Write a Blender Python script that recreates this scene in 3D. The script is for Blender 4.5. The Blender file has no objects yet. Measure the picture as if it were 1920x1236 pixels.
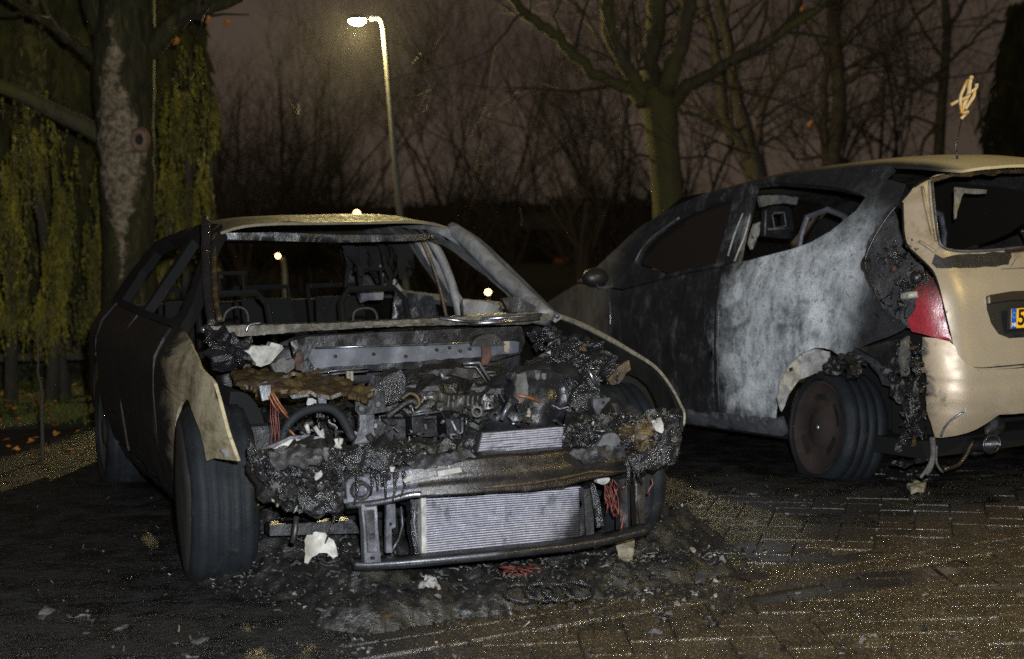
import bpy, bmesh, math, random
from mathutils import Vector, Matrix, noise
from mathutils.geometry import delaunay_2d_cdt

random.seed(7)
SC = bpy.context.scene
COL = SC.collection

# ------------------------------------------------------------------ camera
F_PX, EYE, HORIZON, ROLL = 2900.0, 1.22, 455.0, math.radians(1.3)
_p = math.atan((618.0 - HORIZON) / F_PX)
_R, _F, _U = Vector((1, 0, 0)), Vector((0, math.cos(_p), -math.sin(_p))), Vector((0, math.sin(_p), math.cos(_p)))
CR = _R * math.cos(ROLL) - _U * math.sin(ROLL)
CU = _U * math.cos(ROLL) + _R * math.sin(ROLL)
CF = _F
CO = Vector((0, 0, EYE))
cam_data = bpy.data.cameras.new('camera')
cam = bpy.data.objects.new('camera', cam_data)
COL.objects.link(cam)
cam.matrix_world = Matrix(((CR.x, CU.x, -CF.x, CO.x), (CR.y, CU.y, -CF.y, CO.y), (CR.z, CU.z, -CF.z, CO.z), (0, 0, 0, 1)))
cam_data.sensor_width = 36.0
cam_data.lens = F_PX / 1920 * 36.0
cam_data.clip_start, cam_data.clip_end = 0.1, 600.0
cam_data.dof.use_dof = True
cam_data.dof.focus_distance = 6.2
cam_data.dof.aperture_fstop = 2.6
SC.camera = cam

# ------------------------------------------------------------------ night sky, exposure
world = bpy.data.worlds.new('World')
SC.world = world
world.use_nodes = True
wn = world.node_tree
for n in list(wn.nodes):
    wn.nodes.remove(n)
_o = wn.nodes.new('ShaderNodeOutputWorld')
_b = wn.nodes.new('ShaderNodeBackground')
_tc = wn.nodes.new('ShaderNodeTexCoord')
_mp = wn.nodes.new('ShaderNodeMapping')
_mp.inputs['Scale'].default_value = (1.0, 1.0, 2.2)
_nz = wn.nodes.new('ShaderNodeTexNoise')
_nz.inputs['Scale'].default_value = 5.0
_nz.inputs['Detail'].default_value = 3.0
_rp = wn.nodes.new('ShaderNodeValToRGB')
_rp.color_ramp.elements[0].position = 0.3
_rp.color_ramp.elements[0].color = (0.042, 0.0300, 0.0222, 1)
_rp.color_ramp.elements[1].position = 0.72
_rp.color_ramp.elements[1].color = (0.072, 0.0520, 0.0385, 1)
wn.links.new(_tc.outputs['Generated'], _mp.inputs['Vector'])
wn.links.new(_mp.outputs['Vector'], _nz.inputs['Vector'])
wn.links.new(_nz.outputs['Fac'], _rp.inputs['Fac'])
wn.links.new(_rp.outputs['Color'], _b.inputs['Color'])
wn.links.new(_b.outputs['Background'], _o.inputs['Surface'])
_b.inputs['Strength'].default_value = 1.0
SC.view_settings.view_transform = 'Standard'
SC.view_settings.look = 'None'
SC.view_settings.exposure = 0.0
SC.view_settings.gamma = 1.0
SC.view_settings.use_curve_mapping = False
SC.render.engine = 'CYCLES'
SC.cycles.use_denoising = False
SC.cycles.max_bounces = 6
SC.cycles.sample_clamp_indirect = 3.0
SC.cycles.sample_clamp_direct = 0.0


def lamp_light(name, kind, loc, power, col, size=0.05, aim=None, angle=None):
    l = bpy.data.lights.new(name, kind)
    l.energy = power
    l.color = col
    l.shadow_soft_size = size
    o = bpy.data.objects.new(name, l)
    COL.objects.link(o)
    o.location = loc
    if kind == 'SPOT':
        l.spot_size = angle
        l.spot_blend = 0.5
    if aim is not None:
        o.rotation_euler = (Vector(aim) - Vector(loc)).to_track_quat('-Z', 'Y').to_euler()
    return o


# the photographer's flash, just above the lens (its falloff and hard shadows are all over the photograph)
FLASH = lamp_light('flash_light', 'SPOT', (0.10, 0.02, 1.40), 2600.0, (0.92, 0.96, 1.0), 0.035, (0.45, 6.5, 0.75), math.radians(75))


# ------------------------------------------------------------------ projection helpers (photo pixel <-> place)
def proj(P):
    d = Vector(P) - CO
    z = d.dot(CF)
    return (960 + F_PX * d.dot(CR) / z, 618 - F_PX * d.dot(CU) / z)


def pray(x, y):
    return CR * ((x - 960) / F_PX) + CU * ((618 - y) / F_PX) + CF


def at(x, y, Y):
    """world point seen at pixel x, y that stands at distance Y in front of the camera"""
    r = pray(x, y)
    return CO + r * (Y / r.y)


def gnd(x, y, z=0.0):
    r = pray(x, y)
    return CO + r * ((z - EYE) / r.z)


class Frame:
    """local frame of a car: s across (image right / shown side), t towards the far end, z up"""
    def __init__(f, x, y, deg):
        a = math.radians(deg)
        f.o = Vector((x, y, 0))
        f.M = Matrix(((math.cos(a), -math.sin(a), 0, x), (math.sin(a), math.cos(a), 0, y), (0, 0, 1, 0), (0, 0, 0, 1)))
        f.deg = a

    def w(f, p):
        return f.M @ Vector(p)


def inv(fr, fn, px, guess):
    """surface parameters of the point of surface fn that shows at pixel px"""
    u, v = guess
    h = 1e-3
    for _ in range(50):
        a = proj(fr.w(fn(u, v)))
        b = proj(fr.w(fn(u + h, v)))
        c = proj(fr.w(fn(u, v + h)))
        j00, j10 = (b[0] - a[0]) / h, (b[1] - a[1]) / h
        j01, j11 = (c[0] - a[0]) / h, (c[1] - a[1]) / h
        ex, ey = px[0] - a[0], px[1] - a[1]
        det = j00 * j11 - j01 * j10
        if abs(det) < 1e-9:
            break
        du, dv = (ex * j11 - j01 * ey) / det, (j00 * ey - ex * j10) / det
        m = max(abs(du), abs(dv))
        k = min(1.0, 0.25 / m) if m > 0 else 1
        u += du * k
        v += dv * k
        if m < 1e-5:
            break
    return (u, v)


def spl(x, xs, ys):
    """smooth curve through the given points (flat runs outside)"""
    n = len(xs)
    if x <= xs[0]:
        return ys[0]
    if x >= xs[-1]:
        return ys[-1]
    i = 1
    while x > xs[i]:
        i += 1
    i -= 1
    h = xs[i + 1] - xs[i]
    d = (ys[i + 1] - ys[i]) / h

    def tan(j):
        if j <= 0 or j >= n - 1:
            return d
        a, b = (ys[j] - ys[j - 1]) / (xs[j] - xs[j - 1]), (ys[j + 1] - ys[j]) / (xs[j + 1] - xs[j])
        ha, hb_ = xs[j] - xs[j - 1], xs[j + 1] - xs[j]
        return (a * hb_ + b * ha) / (ha + hb_)
    m0, m1 = tan(i) * h, tan(i + 1) * h
    t = (x - xs[i]) / h
    return (2 * t ** 3 - 3 * t * t + 1) * ys[i] + (t ** 3 - 2 * t * t + t) * m0 + (-2 * t ** 3 + 3 * t * t) * ys[i + 1] + (t ** 3 - t * t) * m1


def lerp(x, xs, ys):
    if x <= xs[0]:
        return ys[0]
    for i in range(1, len(xs)):
        if x <= xs[i]:
            k = (x - xs[i - 1]) / (xs[i] - xs[i - 1])
            return ys[i - 1] + (ys[i] - ys[i - 1]) * k
    return ys[-1]


# ------------------------------------------------------------------ object helpers
def link(name, me, mat=None, parent=None, smooth=False, kind=None):
    o = bpy.data.objects.new(name, me)
    COL.objects.link(o)
    if parent is not None:
        o.parent = parent
    if mat is not None and len(me.materials) == 0:
        for m in (mat if isinstance(mat, (list, tuple)) else [mat]):
            me.materials.append(m)
    if smooth:
        me.polygons.foreach_set('use_smooth', [True] * len(me.polygons))
    if kind:
        o['kind'] = kind
    return o


def mesh(name, vs, fs, mat=None, parent=None, smooth=False, kind=None, mi=None):
    me = bpy.data.meshes.new(name)
    me.from_pydata([tuple(v) for v in vs], [], fs)
    if mi is not None:
        for m in mat:
            me.materials.append(m)
        me.polygons.foreach_set('material_index', mi)
    me.update()
    return link(name, me, mat, parent, smooth, kind)


def thing(name, label, cat, loc=(0, 0, 0), M=None, group=None):
    o = bpy.data.objects.new(name, None)
    COL.objects.link(o)
    o.empty_display_size = 0.2
    if M is not None:
        o.matrix_world = M
    else:
        o.location = loc
    o['label'] = label
    o['category'] = cat
    if group:
        o['group'] = group
    return o


def tag(o, label, cat, group=None):
    o['label'] = label
    o['category'] = cat
    if group:
        o['group'] = group
    return o


class MB:
    def __init__(b):
        b.v, b.f, b.m = [], [], []

    def add(b, vs, fs, mi=0):
        n = len(b.v)
        b.v += [Vector(p) for p in vs]
        b.f += [tuple(i + n for i in f) for f in fs]
        b.m += [mi] * len(fs)

    def box(b, lo, hi, mi=0, M=None, bev=0.0):
        x0, y0, z0 = lo
        x1, y1, z1 = hi
        if bev <= 0:
            vs = [(x, y, z) for z in (z0, z1) for y in (y0, y1) for x in (x0, x1)]
            fs = [(0, 2, 3, 1), (4, 5, 7, 6), (0, 1, 5, 4), (2, 6, 7, 3), (0, 4, 6, 2), (1, 3, 7, 5)]
        else:
            bm = bmesh.new()
            bmesh.ops.create_cube(bm, size=1.0)
            for v in bm.verts:
                v.co = Vector((x0 + (v.co.x + .5) * (x1 - x0), y0 + (v.co.y + .5) * (y1 - y0), z0 + (v.co.z + .5) * (z1 - z0)))
            bmesh.ops.bevel(bm, geom=list(bm.edges), offset=bev, segments=2, profile=0.5, affect='EDGES')
            bm.verts.index_update()
            vs = [v.co.copy() for v in bm.verts]
            fs = [tuple(v.index for v in f.verts) for f in bm.faces]
            bm.free()
        if M is not None:
            vs = [M @ Vector(p) for p in vs]
        b.add(vs, fs, mi)

    def tube(b, pts, r, n=8, mi=0, cap=True):
        pts = [Vector(p) for p in pts]
        k = len(pts)
        rs = r if isinstance(r, (list, tuple)) else [r] * k
        t0 = (pts[1] - pts[0]).normalized()
        ref = Vector((0, 0, 1)) if abs(t0.z) < 0.9 else Vector((1, 0, 0))
        nx = t0.cross(ref).normalized()
        vs, fs = [], []
        for i in range(k):
            t = (pts[min(i + 1, k - 1)] - pts[max(i - 1, 0)])
            if t.length < 1e-9:
                t = t0
            t.normalize()
            nx = (nx - t * nx.dot(t))
            if nx.length < 1e-6:
                nx = t.orthogonal()
            nx.normalize()
            ny = t.cross(nx)
            for j in range(n):
                a = 2 * math.pi * j / n
                vs.append(pts[i] + (nx * math.cos(a) + ny * math.sin(a)) * rs[i])
        for i in range(k - 1):
            for j in range(n):
                fs.append((i * n + j, i * n + (j + 1) % n, (i + 1) * n + (j + 1) % n, (i + 1) * n + j))
        if cap:
            fs.append(tuple(range(n))[::-1])
            fs.append(tuple((k - 1) * n + j for j in range(n)))
        b.add(vs, fs, mi)

    def lathe(b, prof, M=None, n=32, mi=0, closed=False):
        """profile of (radius, axial) turned about the local x axis"""
        vs, fs = [], []
        k = len(prof)
        for i in range(n):
            a = 2 * math.pi * i / n
            for r, x in prof:
                p = Vector((x, r * math.cos(a), r * math.sin(a)))
                vs.append(M @ p if M is not None else p)
        for i in range(n):
            i2 = (i + 1) % n
            for j in range(k - 1 + (1 if closed else 0)):
                j2 = (j + 1) % k
                fs.append((i * k + j, i2 * k + j, i2 * k + j2, i * k + j2))
        b.add(vs, fs, mi)

    def blob(b, c, r, sub=2, amp=0.35, freq=9.0, seed=0.0, squash=(1, 1, 1), mi=0):
        bm = bmesh.new()
        bmesh.ops.create_icosphere(bm, subdivisions=sub, radius=1.0)
        c = Vector(c)
        off = Vector((seed * 3.1, seed * 1.7, seed * 2.3))
        bm.verts.index_update()
        vs = []
        for v in bm.verts:
            d = v.co.normalized()
            p = c + Vector((d.x * squash[0], d.y * squash[1], d.z * squash[2])) * r
            q = p * freq + off
            k = noise.turbulence(q, 4, False, noise_basis='PERLIN_ORIGINAL') - 0.5
            k2 = noise.noise(q * 3.7) * 0.35
            vs.append(c + (p - c) * (1 + amp * (k * 1.6 + k2)))
        b.add(vs, [tuple(v.index for v in f.verts) for f in bm.faces], mi)
        bm.free()

    def shard(b, c, size, rng, mi=0, aspect=None, flat=0.0):
        """a small bent and torn scrap with thickness"""
        u = Vector((rng.gauss(0, 1), rng.gauss(0, 1), rng.gauss(0, 1) * (1 - flat))).normalized()
        w = u.orthogonal()
        w.rotate(Matrix.Rotation(rng.uniform(0, 6.28), 3, u)) if flat < 0.5 else None
        if flat >= 0.5:
            w = Vector((0, 0, 1)).cross(u).normalized() + Vector((0, 0, rng.uniform(-.25, .25)))
        n = u.cross(w).normalized()
        L = size * rng.uniform(.6, 1.5)
        Wd = L * (aspect if aspect else rng.uniform(.25, .8))
        k = 4
        top = []
        ends = (rng.uniform(.05, .5), rng.uniform(.7, 1.2), rng.uniform(.5, 1.0), rng.uniform(.05, .4))
        for i in range(k):
            x = (i / (k - 1) - .5) * L + rng.uniform(-.08, .08) * L
            bend = rng.uniform(-.22, .22) * L
            wd = Wd * ends[i]
            sh = rng.uniform(-.3, .3) * Wd
            top.append(Vector(c) + u * x + n * bend + w * (wd * .5 + sh))
            top.append(Vector(c) + u * (x + rng.uniform(-.1, .1) * L) + n * bend * rng.uniform(.2, 1.4) - w * (wd * .5 - sh))
        th = max(0.0008, size * .05)
        bot = [p - n * th for p in top]
        vs = top + bot
        m = len(top)
        fs = []
        for i in range(k - 1):
            a = 2 * i
            fs.append((a, a + 1, a + 3, a + 2))
            fs.append((m + a, m + a + 2, m + a + 3, m + a + 1))
            fs.append((a, a + 2, m + a + 2, m + a))
            fs.append((a + 1, m + a + 1, m + a + 3, a + 3))
        fs.append((0, m, m + 1, 1))
        fs.append((m - 2, m - 1, 2 * m - 1, 2 * m - 2))
        b.add(vs, fs, mi)

    def make(b, name, mat, parent=None, smooth=False, kind=None):
        return mesh(name, b.v, b.f, mat, parent, smooth, kind, b.m if isinstance(mat, (list, tuple)) else None)


def inside(p, poly):
    x, y = p
    c = False
    j = len(poly) - 1
    for i in range(len(poly)):
        xi, yi = poly[i]
        xj, yj = poly[j]
        if (yi > y) != (yj > y) and x < (xj - xi) * (y - yi) / (yj - yi) + xi:
            c = not c
        j = i
    return c


def subdiv(loop, res, jit=0.0, rng=random):
    out = []
    n = len(loop)
    for i in range(n):
        a, b = Vector(loop[i]), Vector(loop[(i + 1) % n])
        k = max(1, int((b - a).length / res))
        for q in range(k):
            p = a.lerp(b, q / k)
            if jit and q:
                p = p + Vector((rng.uniform(-jit, jit), rng.uniform(-jit, jit)))
            out.append((p.x, p.y))
    return out


def smooth_loop(pts, k=4):
    """Catmull-Rom through an open run of points"""
    out = []
    n = len(pts)
    for i in range(n - 1):
        p0, p1, p2, p3 = pts[max(i - 1, 0)], pts[i], pts[i + 1], pts[min(i + 2, n - 1)]
        for q in range(k):
            t = q / k
            out.append(tuple(0.5 * (2 * b + (c - a) * t + (2 * a - 5 * b + 4 * c - d) * t * t + (-a + 3 * b - 3 * c + d) * t ** 3)
                             for a, b, c, d in zip(p0, p1, p2, p3)))
    out.append(tuple(pts[-1]))
    return out


def fill(outline, holes, res, jit=0.0):
    loops = [subdiv(outline, res, jit)] + [subdiv(h, res, jit) for h in holes]
    pts, edges = [], []
    for lp in loops:
        b = len(pts)
        pts += lp
        edges += [(b + i, b + (i + 1) % len(lp)) for i in range(len(lp))]
    nb = len(pts)
    xs = [p[0] for p in loops[0]]
    ys = [p[1] for p in loops[0]]
    y = min(ys) + res * .5
    row = 0
    bnd = pts[:]
    cell = {}
    for q in bnd:
        cell.setdefault((int(q[0] // res), int(q[1] // res)), []).append(q)
    while y < max(ys):
        x = min(xs) + res * (.5 if row % 2 else 0.0)
        while x < max(xs):
            p = (x, y)
            if inside(p, loops[0]) and not any(inside(p, h) for h in loops[1:]):
                cx, cy = int(x // res), int(y // res)
                if not any((q[0] - x) ** 2 + (q[1] - y) ** 2 < (res * .45) ** 2 for i in (-1, 0, 1) for j in (-1, 0, 1) for q in cell.get((cx + i, cy + j), ())):
                    pts.append(p)
            x += res
        y += res * .87
        row += 1
    r = delaunay_2d_cdt([Vector(p) for p in pts], edges, [], 0, 1e-6)
    vs, fs = r[0], r[2]
    out = []
    for f in fs:
        c = sum((vs[i] for i in f), Vector((0, 0))) / len(f)
        if inside(c, loops[0]) and not any(inside(c, h) for h in loops[1:]):
            out.append(tuple(f))
    return [(v.x, v.y) for v in vs], out


def panel(name, fn, outline, mat, parent, holes=(), res=0.05, th=0.012, dent=0.0, dfreq=6.0, jit=0.0, smooth=True, seed=0.0, out_ref=None, kind=None):
    """sheet of thickness th lying on surface fn(u, v); th goes to the side away from out_ref"""
    vs, fs = fill(outline, holes, res, jit)
    P = [Vector(fn(u, v)) for u, v in vs]
    N = [Vector((0, 0, 0)) for _ in P]
    for f in fs:
        n = (P[f[1]] - P[f[0]]).cross(P[f[2]] - P[f[0]])
        for i in f:
            N[i] += n
    N = [n.normalized() if n.length > 0 else Vector((0, 0, 1)) for n in N]
    flip = False
    if out_ref is not None:
        flip = sum(n.dot(Vector(out_ref)) for n in N) < 0
    if flip:
        N = [-n for n in N]
        fs = [f[::-1] for f in fs]
    if dent:
        P = [p + n * (dent * (noise.noise(p * dfreq + Vector((seed, seed * 2, 0))) + .5 * noise.noise(p * dfreq * 2.7))) for p, n in zip(P, N)]
    cnt = {}
    for f in fs:
        for i in range(len(f)):
            e = (f[i], f[(i + 1) % len(f)])
            cnt[e] = 1
    m = len(P)
    Q = [p - n * th for p, n in zip(P, N)]
    F = list(fs) + [tuple(m + i for i in f[::-1]) for f in fs]
    W_, wi = [], {}

    def wall(i):                       # rim vertices of their own keep the sheet's edge crisp
        if i not in wi:
            wi[i] = 2 * m + len(W_)
            W_.append(P[i] if i < m else Q[i - m])
        return wi[i]
    for (a, b_) in cnt:
        if (b_, a) not in cnt:
            F.append((wall(b_), wall(a), wall(m + a), wall(m + b_)))
    o = mesh(name, P + Q + W_, F, mat, parent, smooth, kind)
    if smooth:
        sm = [True] * (2 * len(fs)) + [False] * (len(F) - 2 * len(fs))
        o.data.polygons.foreach_set('use_smooth', sm)
    return o


# ------------------------------------------------------------------ procedural materials
class G:
    def __init__(g, name):
        g.m = bpy.data.materials.new(name)
        g.m.use_nodes = True
        g.t = g.m.node_tree
        g.b = g.t.nodes['Principled BSDF']
        g._c = None

    def n(g, kind, **kw):
        nd = g.t.nodes.new(kind)
        for k, v in kw.items():
            setattr(nd, k, v)
        return nd

    def put(g, sock, v):
        if isinstance(v, bpy.types.NodeSocket):
            g.t.links.new(v, sock)
        elif isinstance(v, (tuple, list)) and len(v) == 3 and sock.type == 'RGBA':
            sock.default_value = (*v, 1)
        else:
            sock.default_value = v

    def co(g, which='Object'):
        if which == 'World':
            return g.n('ShaderNodeNewGeometry').outputs['Position']
        return g.n('ShaderNodeTexCoord').outputs[which]

    def scale(g, vec, s, off=(0, 0, 0)):
        mp = g.n('ShaderNodeMapping')
        mp.inputs['Scale'].default_value = s
        mp.inputs['Location'].default_value = off
        g.put(mp.inputs['Vector'], vec)
        return mp.outputs['Vector']

    def noise(g, vec, scale, detail=6.0, rough=.6, dist=0.0):
        nd = g.n('ShaderNodeTexNoise')
        g.put(nd.inputs['Vector'], vec)
        nd.inputs['Scale'].default_value = scale
        nd.inputs['Detail'].default_value = detail
        nd.inputs['Roughness'].default_value = rough
        nd.inputs['Distortion'].default_value = dist
        return nd.outputs['Fac']

    def voro(g, vec, scale, out='Distance', feature='F1'):
        nd = g.n('ShaderNodeTexVoronoi', feature=feature)
        g.put(nd.inputs['Vector'], vec)
        nd.inputs['Scale'].default_value = scale
        return nd.outputs[out]

    def ramp(g, fac, stops, interp='LINEAR'):
        nd = g.n('ShaderNodeValToRGB')
        g.put(nd.inputs['Fac'], fac)
        cr = nd.color_ramp
        cr.interpolation = interp
        while len(cr.elements) < len(stops):
            cr.elements.new(.5)
        for e, (p, c) in zip(cr.elements, stops):
            e.position = p
            e.color = (*c, 1) if not isinstance(c, (int, float)) else (c, c, c, 1)
        return nd.outputs['Color']

    def mix(g, fac, a, b, mode='MIX'):
        nd = g.n('ShaderNodeMix', data_type='RGBA', blend_type=mode)
        g.put(nd.inputs[0], fac)
        g.put(nd.inputs[6], a)
        g.put(nd.inputs[7], b)
        return nd.outputs[2]

    def ma(g, op, a, b=0.0, clamp=False):
        nd = g.n('ShaderNodeMath', operation=op, use_clamp=clamp)
        g.put(nd.inputs[0], a)
        g.put(nd.inputs[1], b)
        return nd.outputs[0]

    def sep(g, vec):
        nd = g.n('ShaderNodeSeparateXYZ')
        g.put(nd.inputs[0], vec)
        return nd.outputs[0], nd.outputs[1], nd.outputs[2]

    def step(g, x, a, b, o0=0.0, o1=1.0):
        nd = g.n('ShaderNodeMapRange', interpolation_type='SMOOTHSTEP')
        g.put(nd.inputs[0], x)
        nd.inputs[1].default_value, nd.inputs[2].default_value = a, b
        nd.inputs[3].default_value, nd.inputs[4].default_value = o0, o1
        return nd.outputs[0]

    def bump(g, h, strength=.5, dist=.01, prev=None):
        nd = g.n('ShaderNodeBump')
        nd.inputs['Strength'].default_value = strength
        nd.inputs['Distance'].default_value = dist
        g.put(nd.inputs['Height'], h)
        if prev is not None:
            g.put(nd.inputs['Normal'], prev)
        return nd.outputs['Normal']

    def facet(g, vec, scale, amt):
        nd = g.n('ShaderNodeTexVoronoi')
        g.put(nd.inputs['Vector'], vec)
        nd.inputs['Scale'].default_value = scale
        v1 = g.n('ShaderNodeVectorMath', operation='SUBTRACT')
        g.put(v1.inputs[0], nd.outputs['Color'])
        v1.inputs[1].default_value = (.5, .5, .5)
        v2 = g.n('ShaderNodeVectorMath', operation='SCALE')
        g.put(v2.inputs[0], v1.outputs[0])
        g.put(v2.inputs['Scale'], amt)
        v3 = g.n('ShaderNodeVectorMath', operation='ADD')
        g.put(v3.inputs[0], v2.outputs[0])
        g.put(v3.inputs[1], g.n('ShaderNodeNewGeometry').outputs['Normal'])
        v4 = g.n('ShaderNodeVectorMath', operation='NORMALIZE')
        g.put(v4.inputs[0], v3.outputs[0])
        return v4.outputs[0]

    def done(g, base, rough, metal=0.0, normal=None, spec=.5, coat=0.0):
        g.put(g.b.inputs['Base Color'], base)
        g.put(g.b.inputs['Roughness'], rough)
        g.put(g.b.inputs['Metallic'], metal)
        g.put(g.b.inputs['Specular IOR Level'], spec)
        if coat:
            g.put(g.b.inputs['Coat Weight'], coat)
            g.b.inputs['Coat Roughness'].default_value = .08
        if normal is not None:
            g.put(g.b.inputs['Normal'], normal)
        return g.m


def burnt(name, stops, scale=6.0, rough=(.45, .8), metal=0.0, bump=.4, bdist=.006, fine=60.0, stretch=(1, 1, 1), specks=None, coord='Object', dist=.6, spec=.5):
    """scorched surface: blotches of the given colours, fine grain, uneven gloss, optional specks (colour, share)"""
    g = G(name)
    c = g.scale(g.co(coord), stretch)
    a = g.noise(c, scale, 8, .65, dist)
    col = g.ramp(a, stops)
    f = g.noise(c, fine, 4, .7)
    col = g.mix(g.step(f, .35, .75, 0.0, .55), col, (.012, .012, .013), 'MIX') if specks is None else col
    if specks is not None:
        v = g.noise(c, fine * .5, 3, .7, 1.0)
        col = g.mix(g.step(v, specks[1], specks[1] + .04), col, specks[0])
    r = g.ramp(g.noise(c, scale * 2.3, 5, .6), [(.3, rough[0]), (.7, rough[1])])
    nm = g.bump(g.ma('ADD', g.noise(c, fine * .35, 6, .7), g.ma('MULTIPLY', f, .4)), bump, bdist)
    return g.done(col, r, metal, nm, spec)


M = {}
M['soot'] = burnt('soot black', [(.3, (.008, .008, .009)), (.7, (.018, .017, .017))], 9, (.28, .8), 0, .7, .012, 45, spec=.35)
M['char'] = burnt('wet char', [(.32, (.004, .004, .004)), (.58, (.009, .0085, .008)), (.76, (.022, .020, .017))], 11, (.24, .68), 0, .6, .02, 42, specks=((.15, .15, .14), .735), spec=.5)
M['char2'] = burnt('glossy molten plastic', [(.3, (.005, .005, .006)), (.7, (.016, .016, .018))], 10, (.10, .4), 0, .7, .02, 60, spec=.5)
M['ash'] = burnt('white ash', [(.3, (.10, .10, .095)), (.55, (.27, .265, .25)), (.8, (.46, .45, .43))], 18, (.6, .95), 0, .5, .006, 90, specks=((.03, .03, .03), .68))
M['ashgrey'] = burnt('grey ash', [(.3, (.03, .03, .031)), (.6, (.09, .088, .085)), (.8, (.19, .185, .175))], 16, (.6, .95), 0, .6, .01, 80)
M['ochre'] = burnt('ochre scorched plastic', [(.3, (.010, .008, .005)), (.5, (.040, .025, .008)), (.66, (.10, .066, .02)), (.82, (.03, .022, .012))], 12, (.3, .7), 0, .6, .01, 70)
M['cowlash'] = burnt('scorched cowl with ash', [(.3, (.014, .012, .009)), (.48, (.05, .043, .03)), (.62, (.11, .10, .08)), (.78, (.03, .025, .018))], 13, (.35, .7), 0, .6, .008, 70, spec=.4)
M['steel'] = burnt('heat greyed steel', [(.3, (.03, .031, .035)), (.5, (.085, .088, .10)), (.72, (.15, .155, .17))], 7, (.22, .55), .45, .4, .006, 60, stretch=(1, 1, 1), specks=((.012, .012, .014), .70))
M['steeldark'] = burnt('blackened steel', [(.3, (.006, .006, .007)), (.6, (.017, .017, .019)), (.8, (.042, .042, .047))], 9, (.18, .5), .2, .5, .007, 50, spec=.5)
M['steelblue'] = burnt('bare blue grey steel', [(.3, (.05, .053, .063)), (.55, (.105, .11, .13)), (.75, (.16, .165, .185))], 4, (.3, .5), .5, .15, .003, 80, specks=((.02, .02, .022), .73))
M['steelshine'] = burnt('bright bare steel', [(.3, (.10, .10, .11)), (.7, (.28, .285, .31))], 6, (.15, .4), .85, .3, .004, 40)
M['brownsteel'] = burnt('brown scaled steel', [(.3, (.010, .008, .007)), (.6, (.026, .021, .017)), (.85, (.05, .04, .03))], 7, (.22, .55), .2, .4, .006, 50, spec=.5)
M['copper'] = burnt('bare copper wire', [(.3, (.07, .016, .012)), (.7, (.17, .04, .025))], 30, (.4, .6), .3, .1, .002)
M['redrust'] = burnt('red scale', [(.35, (.014, .009, .008)), (.7, (.075, .022, .018))], 20, (.6, .9), 0, .5, .004, 80)
M['orange'] = burnt('orange wire sheath', [(.3, (.10, .032, .012)), (.7, (.22, .08, .028))], 30, (.4, .6), 0, .1, .002)
M['chrome'] = G('worn chrome').done((.62, .6, .55), .16, 1.0)
M['white'] = burnt('scorched white plastic', [(.3, (.13, .12, .10)), (.5, (.25, .24, .205)), (.9, (.30, .29, .26))], 9, (.4, .6), 0, .4, .006, 50, specks=((.05, .045, .035), .61))
M['black'] = G('black plastic').done((.012, .012, .013), .45)
M['blackglass'] = G('sooted and blackout glass').done((.010, .009, .008), .22, 0, None, .5)
M['dark'] = G('burnt out interior').done((.006, .006, .006), .85, 0, None, .15)


def rubber(name):
    g = G(name)
    c = g.co()
    col = g.ramp(g.noise(c, 9, 6), [(.3, (.005, .006, .0075)), (.7, (.011, .0135, .016))])
    d = g.noise(c, 6, 8, .75, .8)
    col = g.mix(g.step(d, .54, .68, 0, .6), col, (.035, .034, .031))
    nm = g.bump(g.ma('ADD', g.noise(c, 120, 4, .7), g.noise(c, 30, 5, .7)), .5, .004)
    return g.done(col, g.ramp(g.noise(c, 5, 4), [(.3, .55), (.7, .8)]), 0, nm, .18)


M['rubber'] = rubber('scorched rubber')
M['rimdull'] = burnt('dull scorched wheel', [(.3, (.022, .021, .019)), (.7, (.045, .042, .038))], 5, (.65, .9), .05, .25, .003, 60, spec=.2)
M['rimbrown'] = burnt('brown scorched wheel', [(.3, (.018, .013, .012)), (.6, (.034, .026, .023)), (.8, (.055, .038, .032))], 4, (.5, .8), .1, .3, .003, 70, spec=.2, specks=((.12, .11, .1), .76))

# sedan paint: olive beige where the lacquer survived, soot towards the doors
def sedan_paint():
    g = G('burnt sedan bodywork')
    c = g.co()
    x, y, z = g.sep(c)
    st = g.scale(c, (1, .28, 1))
    a = g.noise(st, 5.5, 10, .72, 1.4)
    beige = g.ramp(a, [(.28, (.07, .056, .027)), (.42, (.21, .178, .105)), (.55, (.34, .30, .20)), (.66, (.16, .126, .064)), (.8, (.42, .38, .29))])
    fine = g.noise(g.scale(c, (1, .3, 1)), 34, 7, .75, .8)
    beige = g.mix(g.step(fine, .5, .78, 0, .75), beige, (.04, .033, .02))
    sootc = g.ramp(g.noise(st, 7, 7, .6), [(.3, (.004, .004, .0035)), (.6, (.009, .008, .006)), (.85, (.022, .02, .014))])
    edge = g.ma('ADD', y, g.ma('MULTIPLY', g.ma('SUBTRACT', a, .5), 1.1))
    dark = g.step(edge, .30, .62)
    roofz = g.step(z, 1.24, 1.29)
    pillar = g.ramp(g.noise(c, 9, 7, .65), [(.35, (.04, .038, .035)), (.55, (.11, .105, .10)), (.8, (.2, .195, .18))])
    mid = g.step(z, .90, 1.0)
    right = g.step(x, .1, .3)
    col = g.mix(dark, beige, sootc)
    col = g.mix(g.ma('MULTIPLY', mid, right), col, pillar)
    roofc = g.ramp(g.noise(c, 6, 6, .6), [(.35, (.05, .044, .025)), (.7, (.12, .108, .066))])
    col = g.mix(roofz, col, roofc)
    nm = g.bump(g.ma('ADD', fine, g.noise(c, 14, 5, .6)), .35, .006)
    return g.done(col, g.ramp(fine, [(.3, .42), (.7, .75)]), .08, nm, .25)


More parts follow.
